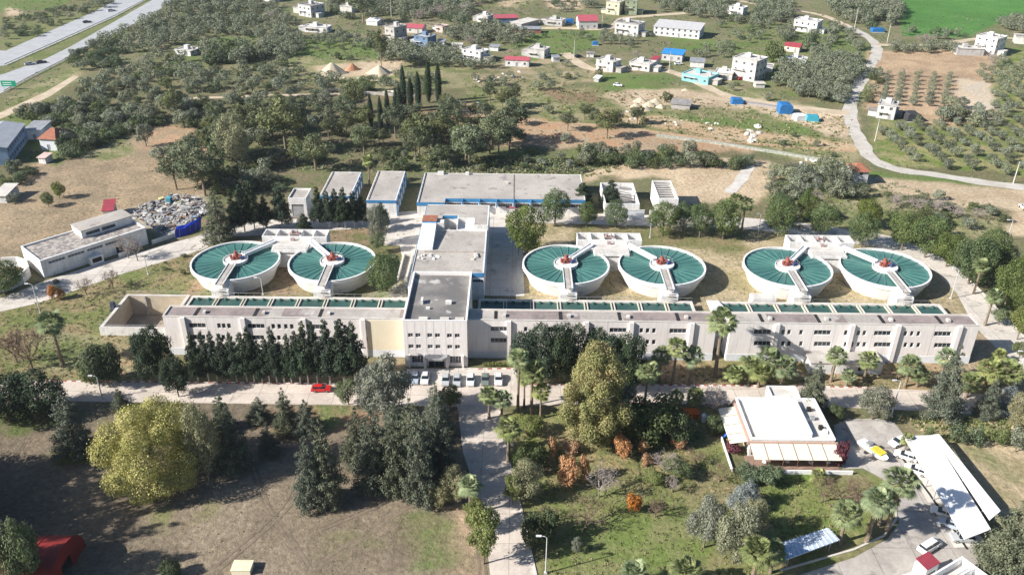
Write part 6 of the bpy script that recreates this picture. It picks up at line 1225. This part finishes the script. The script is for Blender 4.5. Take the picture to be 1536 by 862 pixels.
def pole(px,pb,h,label,group='utility poles'):
    t=thing('utility_pole',label,'utility pole',tuple(G(px,pb)),0,group); m=MB(); m.tube([(0,0,0),(0,0,h)],[.2,.12],6); m.build('mast',concl,t); m=MB(); m.obox((0,0,h-.5),1.8,.12,.12,.3); m.build('cross_arm',steel,t)
for a in [(853,86,10,'concrete pole beside the village track'),(996,103,10,'concrete pole by the low white village house'),(1273,30,12,'pole at the upper lane fork'),(1322,52,11,'pole at the bend of the village lane'),(1307,200,9,'pole beside the lane under the unfinished house'),(894,40,9,'pole by the large red roofed house'),(578,30,11,'pole behind the raw block house'),(1516,258,8,'pole at the right end of the lane')]: pole(*a)
# highway sign and guard rail, median bushes
t=thing('highway_sign','green road sign over the near highway lanes at the left edge','road sign',tuple(G(8,152)),R(0)); m=MB(); m.box(-3.2,3.6,0,.12,1.6,4.2); m.build('panel',mat('sign_green',(.0,.30,.17),(.0,.26,.15),rough=.5),t); m=MB(); m.tube([(-2.4,.2,0),(-2.4,.2,4)],.1,5);m.tube([(2.8,.2,0),(2.8,.2,4)],.1,5); m.build('post',steel,t)
m=MB(); 
for z_ in (3.2,2.3): m.box(-2.4,1.6,-.02,-.003,z_,z_+.25)
m.build('lettering_line',whitest,t)
def rail(name,pts,label,h=.8,cat='guard rail'):
    o_=G(*pts[0]); t=thing(name,label,cat,tuple(o_)); m=MB(); P=[G(*p)-o_ for p in pts]
    for a,b_ in zip(P[:-1],P[1:]): m.bar(a+Vector((0,0,h)),b_+Vector((0,0,h)),.12,.35)
    m.build('rail',steel,t); m=MB()
    for a,b_ in zip(P[:-1],P[1:]):
        n_=max(1,int((b_-a).length/6))
        for k in range(n_): p=a.lerp(b_,k/n_); m.box(p.x-.08,p.x+.08,p.y-.08,p.y+.08,0,h)
    m.build('post',steel,t)
rail('guard_rail',[(0,156),(40,133),(100,101),(150,71)],'guard rail along the near edge of the highway'); rail('guard_rail',[(0,116),(60,88),(165,38),(240,-4)],'guard rail along the median of the highway')
# stone wall line across the meadow and perimeter fence
def drywall(pts,label,h=1.1,wd=.8,m_=None,name='stone_wall',cat='wall'):
    o_=G(*pts[0]); t=thing(name,label,cat,tuple(o_)); m=MB(); P=[G(*p)-o_ for p in pts]
    for a,b_ in zip(P[:-1],P[1:]): m.bar(a+Vector((0,0,h/2)),b_+Vector((0,0,h/2)),wd,h)
    m.build('wall',m_ or conc,t)
drywall([(980,200),(1060,208),(1150,220),(1260,236)],'low grey stone wall crossing the meadow above the sand bank',1.0,1.0,mat('rubble_wall',(.42,.43,.38),(.25,.26,.22),scale=1.2,bump=.1,bscale=2))
drywall([(1100,146),(1160,154)],'grey dry stone heap along the dirt road between the blue tents',1.0,2.5,mat('rubble_heap',(.36,.33,.32),(.26,.24,.23),scale=1.2,bump=.1,bscale=2))
drywall([(480,142),(540,146),(620,150)],'low grey wall behind the cypresses',1.2,.8)
# ---------------------------------------------------------------- scattered woods and groves
ROADS=[([(248,164),(290,158),(330,156),(390,152),(440,150),(520,146)],3.5),([(1262,28),(1290,42),(1305,55),(1306,72),(1293,95),(1282,115),(1272,135),(1269,160),(1277,185),(1290,207),(1302,225),(1340,241),(1400,248),(1480,259),(1580,268)],6),([(840,78),(870,98),(905,104),(960,99),(1000,103),(1040,118),(1080,135),(1120,143),(1190,152),(1268,158)],5),([(760,42),(830,41),(905,40),(925,25),(960,20),(1020,14)],3),([(1306,55),(1360,55),(1410,51),(1450,44),(1490,40),(1540,42)],3),([(-20,125),(120,50),(220,-5)],12),([(-20,150),(130,65),(260,-5)],14),([(0,190),(60,155),(105,128)],5)]
def clear(x,y):
    for a,b_,c_,d_ in BOXES:
        if a<x<b_ and c_<y<d_+2: return False
    for pts,wd in ROADS:
        for (x1,y1),(x2,y2) in zip(pts[:-1],pts[1:]):
            dx,dy=x2-x1,y2-y1; t=max(0,min(1,((x-x1)*dx+(y-y1)*dy)/(dx*dx+dy*dy)))
            if math.hypot(x-x1-t*dx,(y-y1-t*dy)*1.4)<wd: return False
    return True
FIX=[(o.location.x,o.location.y) for o in bpy.data.objects if o.type=='EMPTY' and o.parent is None and o.location.y>180]
SC={'olive_tree':[],'scrub_tree':[],'pine_tree':[]}
def scat(poly,mixk,sp,smin,smax,where,keep=1.0,rows=None):
    W_=[G(*p) for p in poly]; x0=min(p.x for p in W_);x1=max(p.x for p in W_);y0=min(p.y for p in W_);y1=max(p.y for p in W_)
    wp=[(p.x,p.y) for p in W_]; rs=random.Random(int(poly[0][0]*7+poly[0][1])); y=y0;j=0
    while y<y1:
        x=x0+(sp*.5 if j%2 and not rows else 0)
        while x<x1:
            jt=.12 if rows else .42; gx=x+rs.uniform(-jt,jt)*sp;gy=y+rs.uniform(-jt,jt)*sp; x+=sp
            if rs.random()>keep or not inpoly(gx,gy,wp): continue
            px,py=PR(gx,gy)
            if px<-25 or px>1560 or py<-6 or not clear(px,py): continue
            if any((gx-a)**2+(gy-b_)**2<9 for a,b_ in FIX): continue
            kd=rs.choices([q for q,_ in mixk],[q for _,q in mixk])[0]
            SC[kd].append((gx,gy,rs.uniform(smin,smax),rs.uniform(0,6.28),rs.randrange(4),where))
        y+=sp*(.87 if not rows else rows); j+=1
OL=[('olive_tree',1)];OB=[('olive_tree',.75),('scrub_tree',.25)];BO=[('scrub_tree',.75),('olive_tree',.25)];PI=[('pine_tree',.5),('olive_tree',.3),('scrub_tree',.2)]
scat([(170,120),(250,98),(300,118),(420,100),(470,128),(560,132),(560,150),(470,152),(420,160),(360,200),(200,205),(115,205),(110,150)],OB,6.8,.75,1.4,'on the hillside left of the gravel mounds',.64)
scat([(60,-5),(215,-5),(150,30),(115,38),(112,12)],OB,7,.8,1.4,'beyond the highway at the upper left',.6)
scat([(0,40),(110,28),(125,36),(60,68),(0,92)],BO,7,.6,1.1,'on the bank beyond the highway',.5)
scat([(255,0),(400,18),(440,40),(440,62),(380,66),(300,66),(250,92),(180,92),(160,75),(225,38)],OB,6.2,.9,1.4,'between the highway and the village',.66)
scat([(95,105),(150,75),(178,92),(170,118),(112,122)],BO,5.5,.8,1.4,'beside the near highway lanes',.8)
scat([(300,82),(372,82),(400,90),(395,100),(300,115)],BO,5.0,1.1,1.8,'in the dark clump below the small green field',.9)
scat([(20,188),(105,172),(225,185),(215,205),(150,230),(95,258),(90,222),(30,205)],BO,4.8,.9,1.4,'in the green belt behind the terracotta roofed house',.95)
scat([(0,268),(50,270),(30,320),(10,330),(0,300)],BO,4.5,.7,1.1,'at the left edge beside the dry slope',.8)
scat([(380,62),(440,60),(450,86),(420,98),(380,100)],OL,5.5,.95,1.2,'in the dense grove above the gravel mounds',.95)
scat([(490,-4),(760,-4),(700,12),(690,48),(650,34),(560,30),(500,38),(480,20)],OB,6.0,.9,1.5,'at the top between the village houses',.85)
scat([(450,60),(560,60),(560,78),(470,76)],OB,6,.9,1.2,'below the low white house',.55)
scat([(560,70),(610,78),(680,80),(720,92),(740,104),(660,106),(600,104),(560,96)],OL,5.2,.95,1.25,'in the dense grove behind the cypresses',.95)
scat([(655,52),(760,38),(800,52),(780,66),(730,78),(690,70),(660,66)],OL,5.5,.9,1.3,'between the pink roofed and terrace houses',.85)
scat([(790,-4),(880,-4),(890,10),(830,20)],OB,7,.9,1.4,'at the top edge left of the yellow house',.6)
scat([(965,-4),(1180,-4),(1180,22),(1120,30),(1060,24),(980,14)],OB,6.0,.9,1.5,'at the top behind the warehouse',.8)
scat([(890,52),(955,52),(945,68),(885,68)],OL,5.0,.8,.95,'in the straight rows below the grey block house',1,rows=1.6)
scat([(1060,30),(1180,22),(1180,50),(1110,60),(1060,52)],OB,7.5,.8,1.3,'between the warehouse and the two storey house',.5)
scat([(1150,95),(1210,70),(1282,80),(1286,100),(1262,150),(1200,142),(1150,118)],OL,5.0,.95,1.35,'in the grove between the tall house and the lane',.95)
scat([(1225,25),(1262,35),(1290,52),(1250,60),(1220,55),(1150,56),(1160,44)],OB,6.5,.9,1.3,'around the two storey house in the groves',.6)
scat([(1230,-4),(1342,-4),(1342,22),(1300,34),(1262,22),(1240,12)],OB,5.5,1.1,1.7,'left of the bright green field',.9)
scat([(1325,58),(1425,58),(1425,66),(1325,68)],OL,5.5,.9,1.2,'in the line along the top of the orchard',.9)
scat([(1345,30),(1440,38),(1440,46),(1345,44)],OB,7,.7,1.0,'in the scrub below the bright green field',.5)
scat([(1480,20),(1560,5),(1560,38),(1510,36)],OL,6.0,1.0,1.4,'at the upper right corner',.9)
scat([(1455,90),(1500,72),(1560,70),(1560,150),(1480,160),(1480,120),(1450,108)],OL,9.0,.75,1.0,'right of the bare orchard',.95,rows=.7)
scat([(1318,178),(1400,172),(1440,160),(1560,150),(1560,255),(1480,248),(1400,238),(1345,232),(1315,215)],OL,9.0,.72,.95,'in the grove rows at the right below the orchard',.97,rows=.7)
scat([(1400,145),(1470,150),(1470,178),(1400,180)],OL,6,1.0,1.4,'below the bare orchard',.7)
scat([(1290,100),(1320,88),(1320,130),(1296,150)],OB,6,.8,1.2,'between the lane and the orchard rows',.7)
for cx_ in (1324,1345,1369,1393,1416):        # orchard rows
    for k in range(8):
        g=G(cx_-(k*.9),102+k*6.2); SC['olive_tree'].append((g.x,g.y,random.uniform(.62,.8),random.uniform(0,6),random.randrange(4),'in the five straight orchard rows on bare tan soil'))
scat([(245,165),(330,200),(420,165),(470,156),(545,152),(545,205),(640,200),(640,225),(700,240),(700,258),(620,262),(560,262),(500,262),(420,262),(330,300),(270,290),(248,262),(240,235),(300,218),(240,196)],PI,9.2,.7,1.7,'on the wooded hill behind the left tanks',.85)
scat([(300,268),(360,258),(420,262),(420,300),(330,305)],BO,5,.9,1.3,'behind the rubble field',.7)
scat([(640,165),(720,178),(780,190),(780,240),(700,245),(640,222)],PI,9,.8,1.5,'on the hill right of the cypresses',.85)
scat([(700,140),(780,150),(780,180),(700,170)],PI,8,.8,1.2,'above the hill wood right of the cypresses',.55)
scat([(780,196),(850,202),(850,226),(780,236)],PI,7,.7,1.0,'behind the maintenance hall',.5)
scat([(880,182),(950,178),(950,196),(880,200)],PI,7,.7,1.1,'on the meadow above the red earth strip',.6)
scat([(810,165),(880,160),(880,190),(810,190)],PI,8,.7,1.1,'left on the meadow above the red earth strip',.5)
scat([(870,225),(990,226),(1050,226),(1130,238),(1110,250),(1030,246),(1000,252),(900,246),(860,250)],BO,4.6,.8,1.3,'in the hedge belt above the sand bank',.85)
scat([(640,236),(870,240),(870,256),(700,260),(640,256)],BO,4.6,.4,.75,'in low scrub behind the maintenance hall',.55)
scat([(1138,242),(1230,245),(1262,262),(1300,275),(1300,292),(1230,286),(1190,300),(1150,300)],OB,5.2,.9,1.35,'right of the sand bank above the pines',.8)
scat([(1320,280),(1400,282),(1510,300),(1505,318),(1430,318),(1340,305)],BO,5,.45,.8,'in the low scrub strip below the sand',.8)
scat([(1225,240),(1268,245),(1270,270),(1235,265)],BO,5,1.1,1.5,'beside the terracotta roofed gatehouse',.8)
scat([(1330,310),(1400,318),(1480,330),(1470,350),(1400,340),(1340,330)],BO,6,.7,1.1,'behind the outer verge pines',.5)
scat([(40,440),(230,400),(285,392),(280,440),(190,448),(150,480)],BO,6,.3,.6,'on the slope above the empty pit',.35)
scat([(870,158),(1000,186),(1150,214),(1100,205),(960,180),(880,170)],BO,7,.4,.7,'dotted over the green meadow',.5)
scat([(380,60),(620,72),(620,96),(460,98)],BO,9,.5,.9,'in the green field above the mounds',.4)
scat([(690,115),(800,110),(890,108),(880,125),(780,140),(700,132)],OB,9,.6,1.0,'along the track below the village',.45)
scat([(1160,160),(1268,170),(1270,232),(1140,215)],BO,11,.35,.7,'on the meadow beside the lane',.35)
scat([(480,118),(640,120),(660,150),(560,140),(470,130)],OB,6.5,.7,1.2,'between the mounds and the cypresses',.6)
scat([(760,40),(1000,52),(1010,66),(880,62),(800,62),(760,60)],OB,8,.5,1.0,'scattered along the village gardens',.5)
scat([(1000,70),(1110,62),(1095,78),(1030,84)],OB,7,.6,1.1,'in the gardens behind the blue roofed house',.6)
scat([(820,84),(885,104),(870,116),(790,100)],OB,8,.5,.9,'beside the village track',.5)
scat([(1040,122),(1090,142),(1160,150),(1150,120),(1110,118)],OB,7,.5,1.0,'in front of the tall white village house',.5)
scat([(1160,40),(1290,62),(1240,100),(1160,92)],OB,7,.7,1.15,'in the green gardens left of the lane',.5)
scat([(560,60),(620,80),(720,96),(700,104),(600,92)],OB,7,.8,1.2,'around the terrace house',.5)
NAME={'olive_tree':('grey green olive tree ','olive tree'),'scrub_tree':('dark green bushy tree ','bushy tree'),'pine_tree':('loose green pine ','pine')}
NEUT={'stuff':{}}
for kd,L_ in SC.items():
    L_.sort(key=lambda q:q[1]); H_,Rr_,tr_,cr_=KIND[kd]
    for (gx,gy,s_,rz,v,where) in L_[:300]:
        lb,cat=NAME[kd]; t=thing(kd,lb+where,cat,(gx,gy,0),rz,cat+'s '+where)
        a=link_obj('trunk',tr_[v%len(tr_)],t); b_=link_obj('crown',cr_[v%len(cr_)],t); a.scale=b_.scale=(s_,s_,s_*(.85+.3*((v*37+int(rz*100))%10)/10))
    rest=L_[300:]
    if rest:     # beyond 300 of a kind: one object
        rs=np.random.RandomState(5); V=[]
        CO=[]
        for me_ in cr_:
            a=np.empty(len(me_.vertices)*3,np.float32); me_.vertices.foreach_get('co',a); CO.append(a.reshape(-1,4,3))
        for (gx,gy,s_,rz,v,where) in rest:
            q=CO[v%len(CO)]; q=q[rs.choice(len(q),min(len(q),420),replace=False)]; cen=q.mean(1,keepdims=True); q=(q-cen)*1.3+cen
            c_,s2=math.cos(rz),math.sin(rz); X_=q[...,0]*c_-q[...,1]*s2; Y_=q[...,0]*s2+q[...,1]*c_
            V.append(np.stack([X_*s_+gx,Y_*s_+gy,q[...,2]*s_],-1))
        o=link_obj(kd.replace('_tree','')+'_grove',quadmesh('grove',np.concatenate(V).reshape(-1,3),cr_[0].materials[0])); o['kind']='stuff'; o['label']='mass of '+NAME[kd][0].strip()+'s in the groves of the far background'; o['category']='grove'
    print('SCATTER',kd,len(L_))
# ---------------------------------------------------------------- weeds and grass tufts
rs=random.Random(11); V=[];Vd=[];Vb=[]
def tufts(poly,n_,lo,hi,dry=.3,big=0):
    xs_=[p[0] for p in poly];ys_=[p[1] for p in poly];k=0
    while k<n_:
        x=rs.uniform(min(xs_),max(xs_));y=rs.uniform(min(ys_),max(ys_))
        if not inpoly(x,y,poly): continue
        k+=1; g=G(x,y); s_=rs.uniform(lo,hi); tgt=Vd if rs.random()<dry else V
        for q in range(5):
            a=rs.uniform(0,6.28); o_=Vector((rs.uniform(-s_,s_),rs.uniform(-s_,s_),0)); d=Vector((math.cos(a),math.sin(a),0))*s_*.5; u=Vector((rs.uniform(-.3,.3)*s_,rs.uniform(-.3,.3)*s_,s_*rs.uniform(.4,.9)))
            p=g+o_; tgt.extend([p-d,p+d,p+d*.6+u,p-d*.6+u])
tufts([(760,640),(1110,640),(1110,700),(1180,700),(1180,860),(820,860),(775,720)],1800,.1,.3,.45)
tufts([(0,620),(700,620),(745,862),(160,862),(160,790),(0,790)],500,.06,.2,.75)
tufts([(0,490),(150,430),(290,392),(285,450),(190,450),(150,505),(240,540),(230,580),(0,580)],900,.15,.35,.45)
tufts([(780,545),(1536,530),(1536,568),(780,572)],1000,.1,.35,.55); tufts([(0,350),(200,230),(300,270),(180,335),(40,385)],150,.15,.3,.75)
tufts([(1130,705),(1260,705),(1270,790),(1170,800)],500,.1,.3,.3); tufts([(1350,610),(1536,612),(1536,650),(1400,640)],400,.2,.6,.3); tufts([(780,400),(1110,345),(1420,440),(790,445)],700,.1,.3,.6)
tufts([(700,110),(1270,165),(1270,230),(900,180),(690,150)],1200,.3,.8,.4); tufts([(600,235),(1000,235),(880,262),(640,262)],700,.3,.8,.3); tufts([(280,340),(610,345),(605,450),(285,450)],500,.1,.4,.5); tufts([(245,548),(600,545),(600,578),(245,585)],300,.1,.3,.5)
for nm,VV,mm,lb in (('grass_tufts',V,leafmat('leaf_weed',(.17,.21,.08),(.24,.27,.12),trans=.3),'green weeds and grass tufts over the grounds'),('dry_grass_tufts',Vd,leafmat('leaf_dry_weed',(.42,.35,.22),(.33,.27,.17),trans=.3),'dry weeds and stubble over the fields')):
    o=link_obj(nm,quadmesh(nm,np.array([tuple(v) for v in VV]),mm)); o['kind']='stuff'; o['label']=lb; o['category']='ground cover'

# undergrowth: low scrub too fine to count
U_=[]
def under(poly,n_,lo,hi):
    xs_=[p[0] for p in poly];ys_=[p[1] for p in poly];k=0
    W_=[G(*p) for p in poly]; wp=[(p.x,p.y) for p in W_]; x0=min(p.x for p in W_);x1=max(p.x for p in W_);y0=min(p.y for p in W_);y1=max(p.y for p in W_)
    while k<n_:
        x=rs.uniform(x0,x1);y=rs.uniform(y0,y1); k+=1
        if not inpoly(x,y,wp): continue
        a_,b_=PR(x,y)
        if not clear(a_,b_): continue
        s_=rs.uniform(lo,hi)
        for q in range(12):
            d=Vector((rs.gauss(0,1),rs.gauss(0,1),abs(rs.gauss(0,.7)))).normalized(); p=Vector((x,y,0))+Vector((d.x*s_,d.y*s_,d.z*s_*.7)); t_=d.cross(Vector((rs.gauss(0,1),rs.gauss(0,1),rs.gauss(0,1)))).normalized()*s_*.32; u_=d.cross(t_).normalized()*s_*.26
            U_.extend([p-t_,p-u_,p+t_,p+u_])
under([(170,120),(250,98),(300,118),(420,100),(470,128),(560,132),(560,150),(470,152),(420,160),(360,200),(200,205),(115,205),(110,150)],1500,.4,1.3)
under([(245,165),(330,200),(420,165),(470,156),(545,152),(545,205),(640,200),(700,240),(700,258),(620,262),(420,262),(330,300),(270,290),(240,235),(300,218)],1500,.4,1.5)
under([(100,0),(800,0),(800,100),(600,100),(400,100),(180,110),(120,100)],3500,.4,1.3)
under([(800,10),(1330,10),(1290,150),(1160,140),(800,100)],2500,.4,1.2)
under([(640,235),(870,238),(870,258),(640,260)],700,.4,1.1); under([(690,110),(1270,165),(1270,235),(690,200)],900,.25,.8)
under([(1140,240),(1310,255),(1510,300),(1500,340),(1150,335)],900,.3,1.0); under([(1300,165),(1550,140),(1550,262),(1320,240)],500,.3,.8)
under([(0,180),(200,190),(200,230),(90,258),(0,250)],600,.4,1.1); under([(0,20),(120,10),(0,92)],400,.3,1.0); under([(40,470),(290,392),(285,450),(190,450),(150,505),(240,540),(240,580),(0,580)],500,.2,.6)
under([(780,560),(1536,545),(1536,566),(780,572)],300,.15,.45); under([(760,640),(1100,640),(1100,740),(780,760)],300,.2,.5); under([(0,100),(105,125),(0,190)],300,.3,.9); under([(1290,20),(1540,0),(1540,60),(1310,62)],500,.3,1.0)
o=link_obj('undergrowth',quadmesh('undergrowth',np.array([tuple(v) for v in U_]),leafmat('leaf_undergrowth',(.12,.145,.07),(.18,.195,.11),(.24,.22,.14),sc=.12,trans=.15))); o['kind']='stuff'; o['label']='low grey green scrub over the slopes and village gardens'; o['category']='ground cover'
# ---------------------------------------------------------------- air
m=MB(); m.box(-720,720,-60,900,-1.5,125); hz=m.build('haze',None); hz.data.materials.clear(); hm=bpy.data.materials.new('haze_air'); hm.use_nodes=True; n=hm.node_tree.nodes
n.remove(n['Principled BSDF']); v=n.new('ShaderNodeVolumePrincipled'); v.inputs['Color'].default_value=(.80,.88,1,1); v.inputs['Density'].default_value=.00007; v.inputs['Anisotropy'].default_value=.2
hm.node_tree.links.new(v.outputs[0],n['Material Output'].inputs['Volume']); hz.data.materials.append(hm); hz['kind']='stuff'; S.cycles.volume_bounces=0; S.cycles.volume_max_steps=64
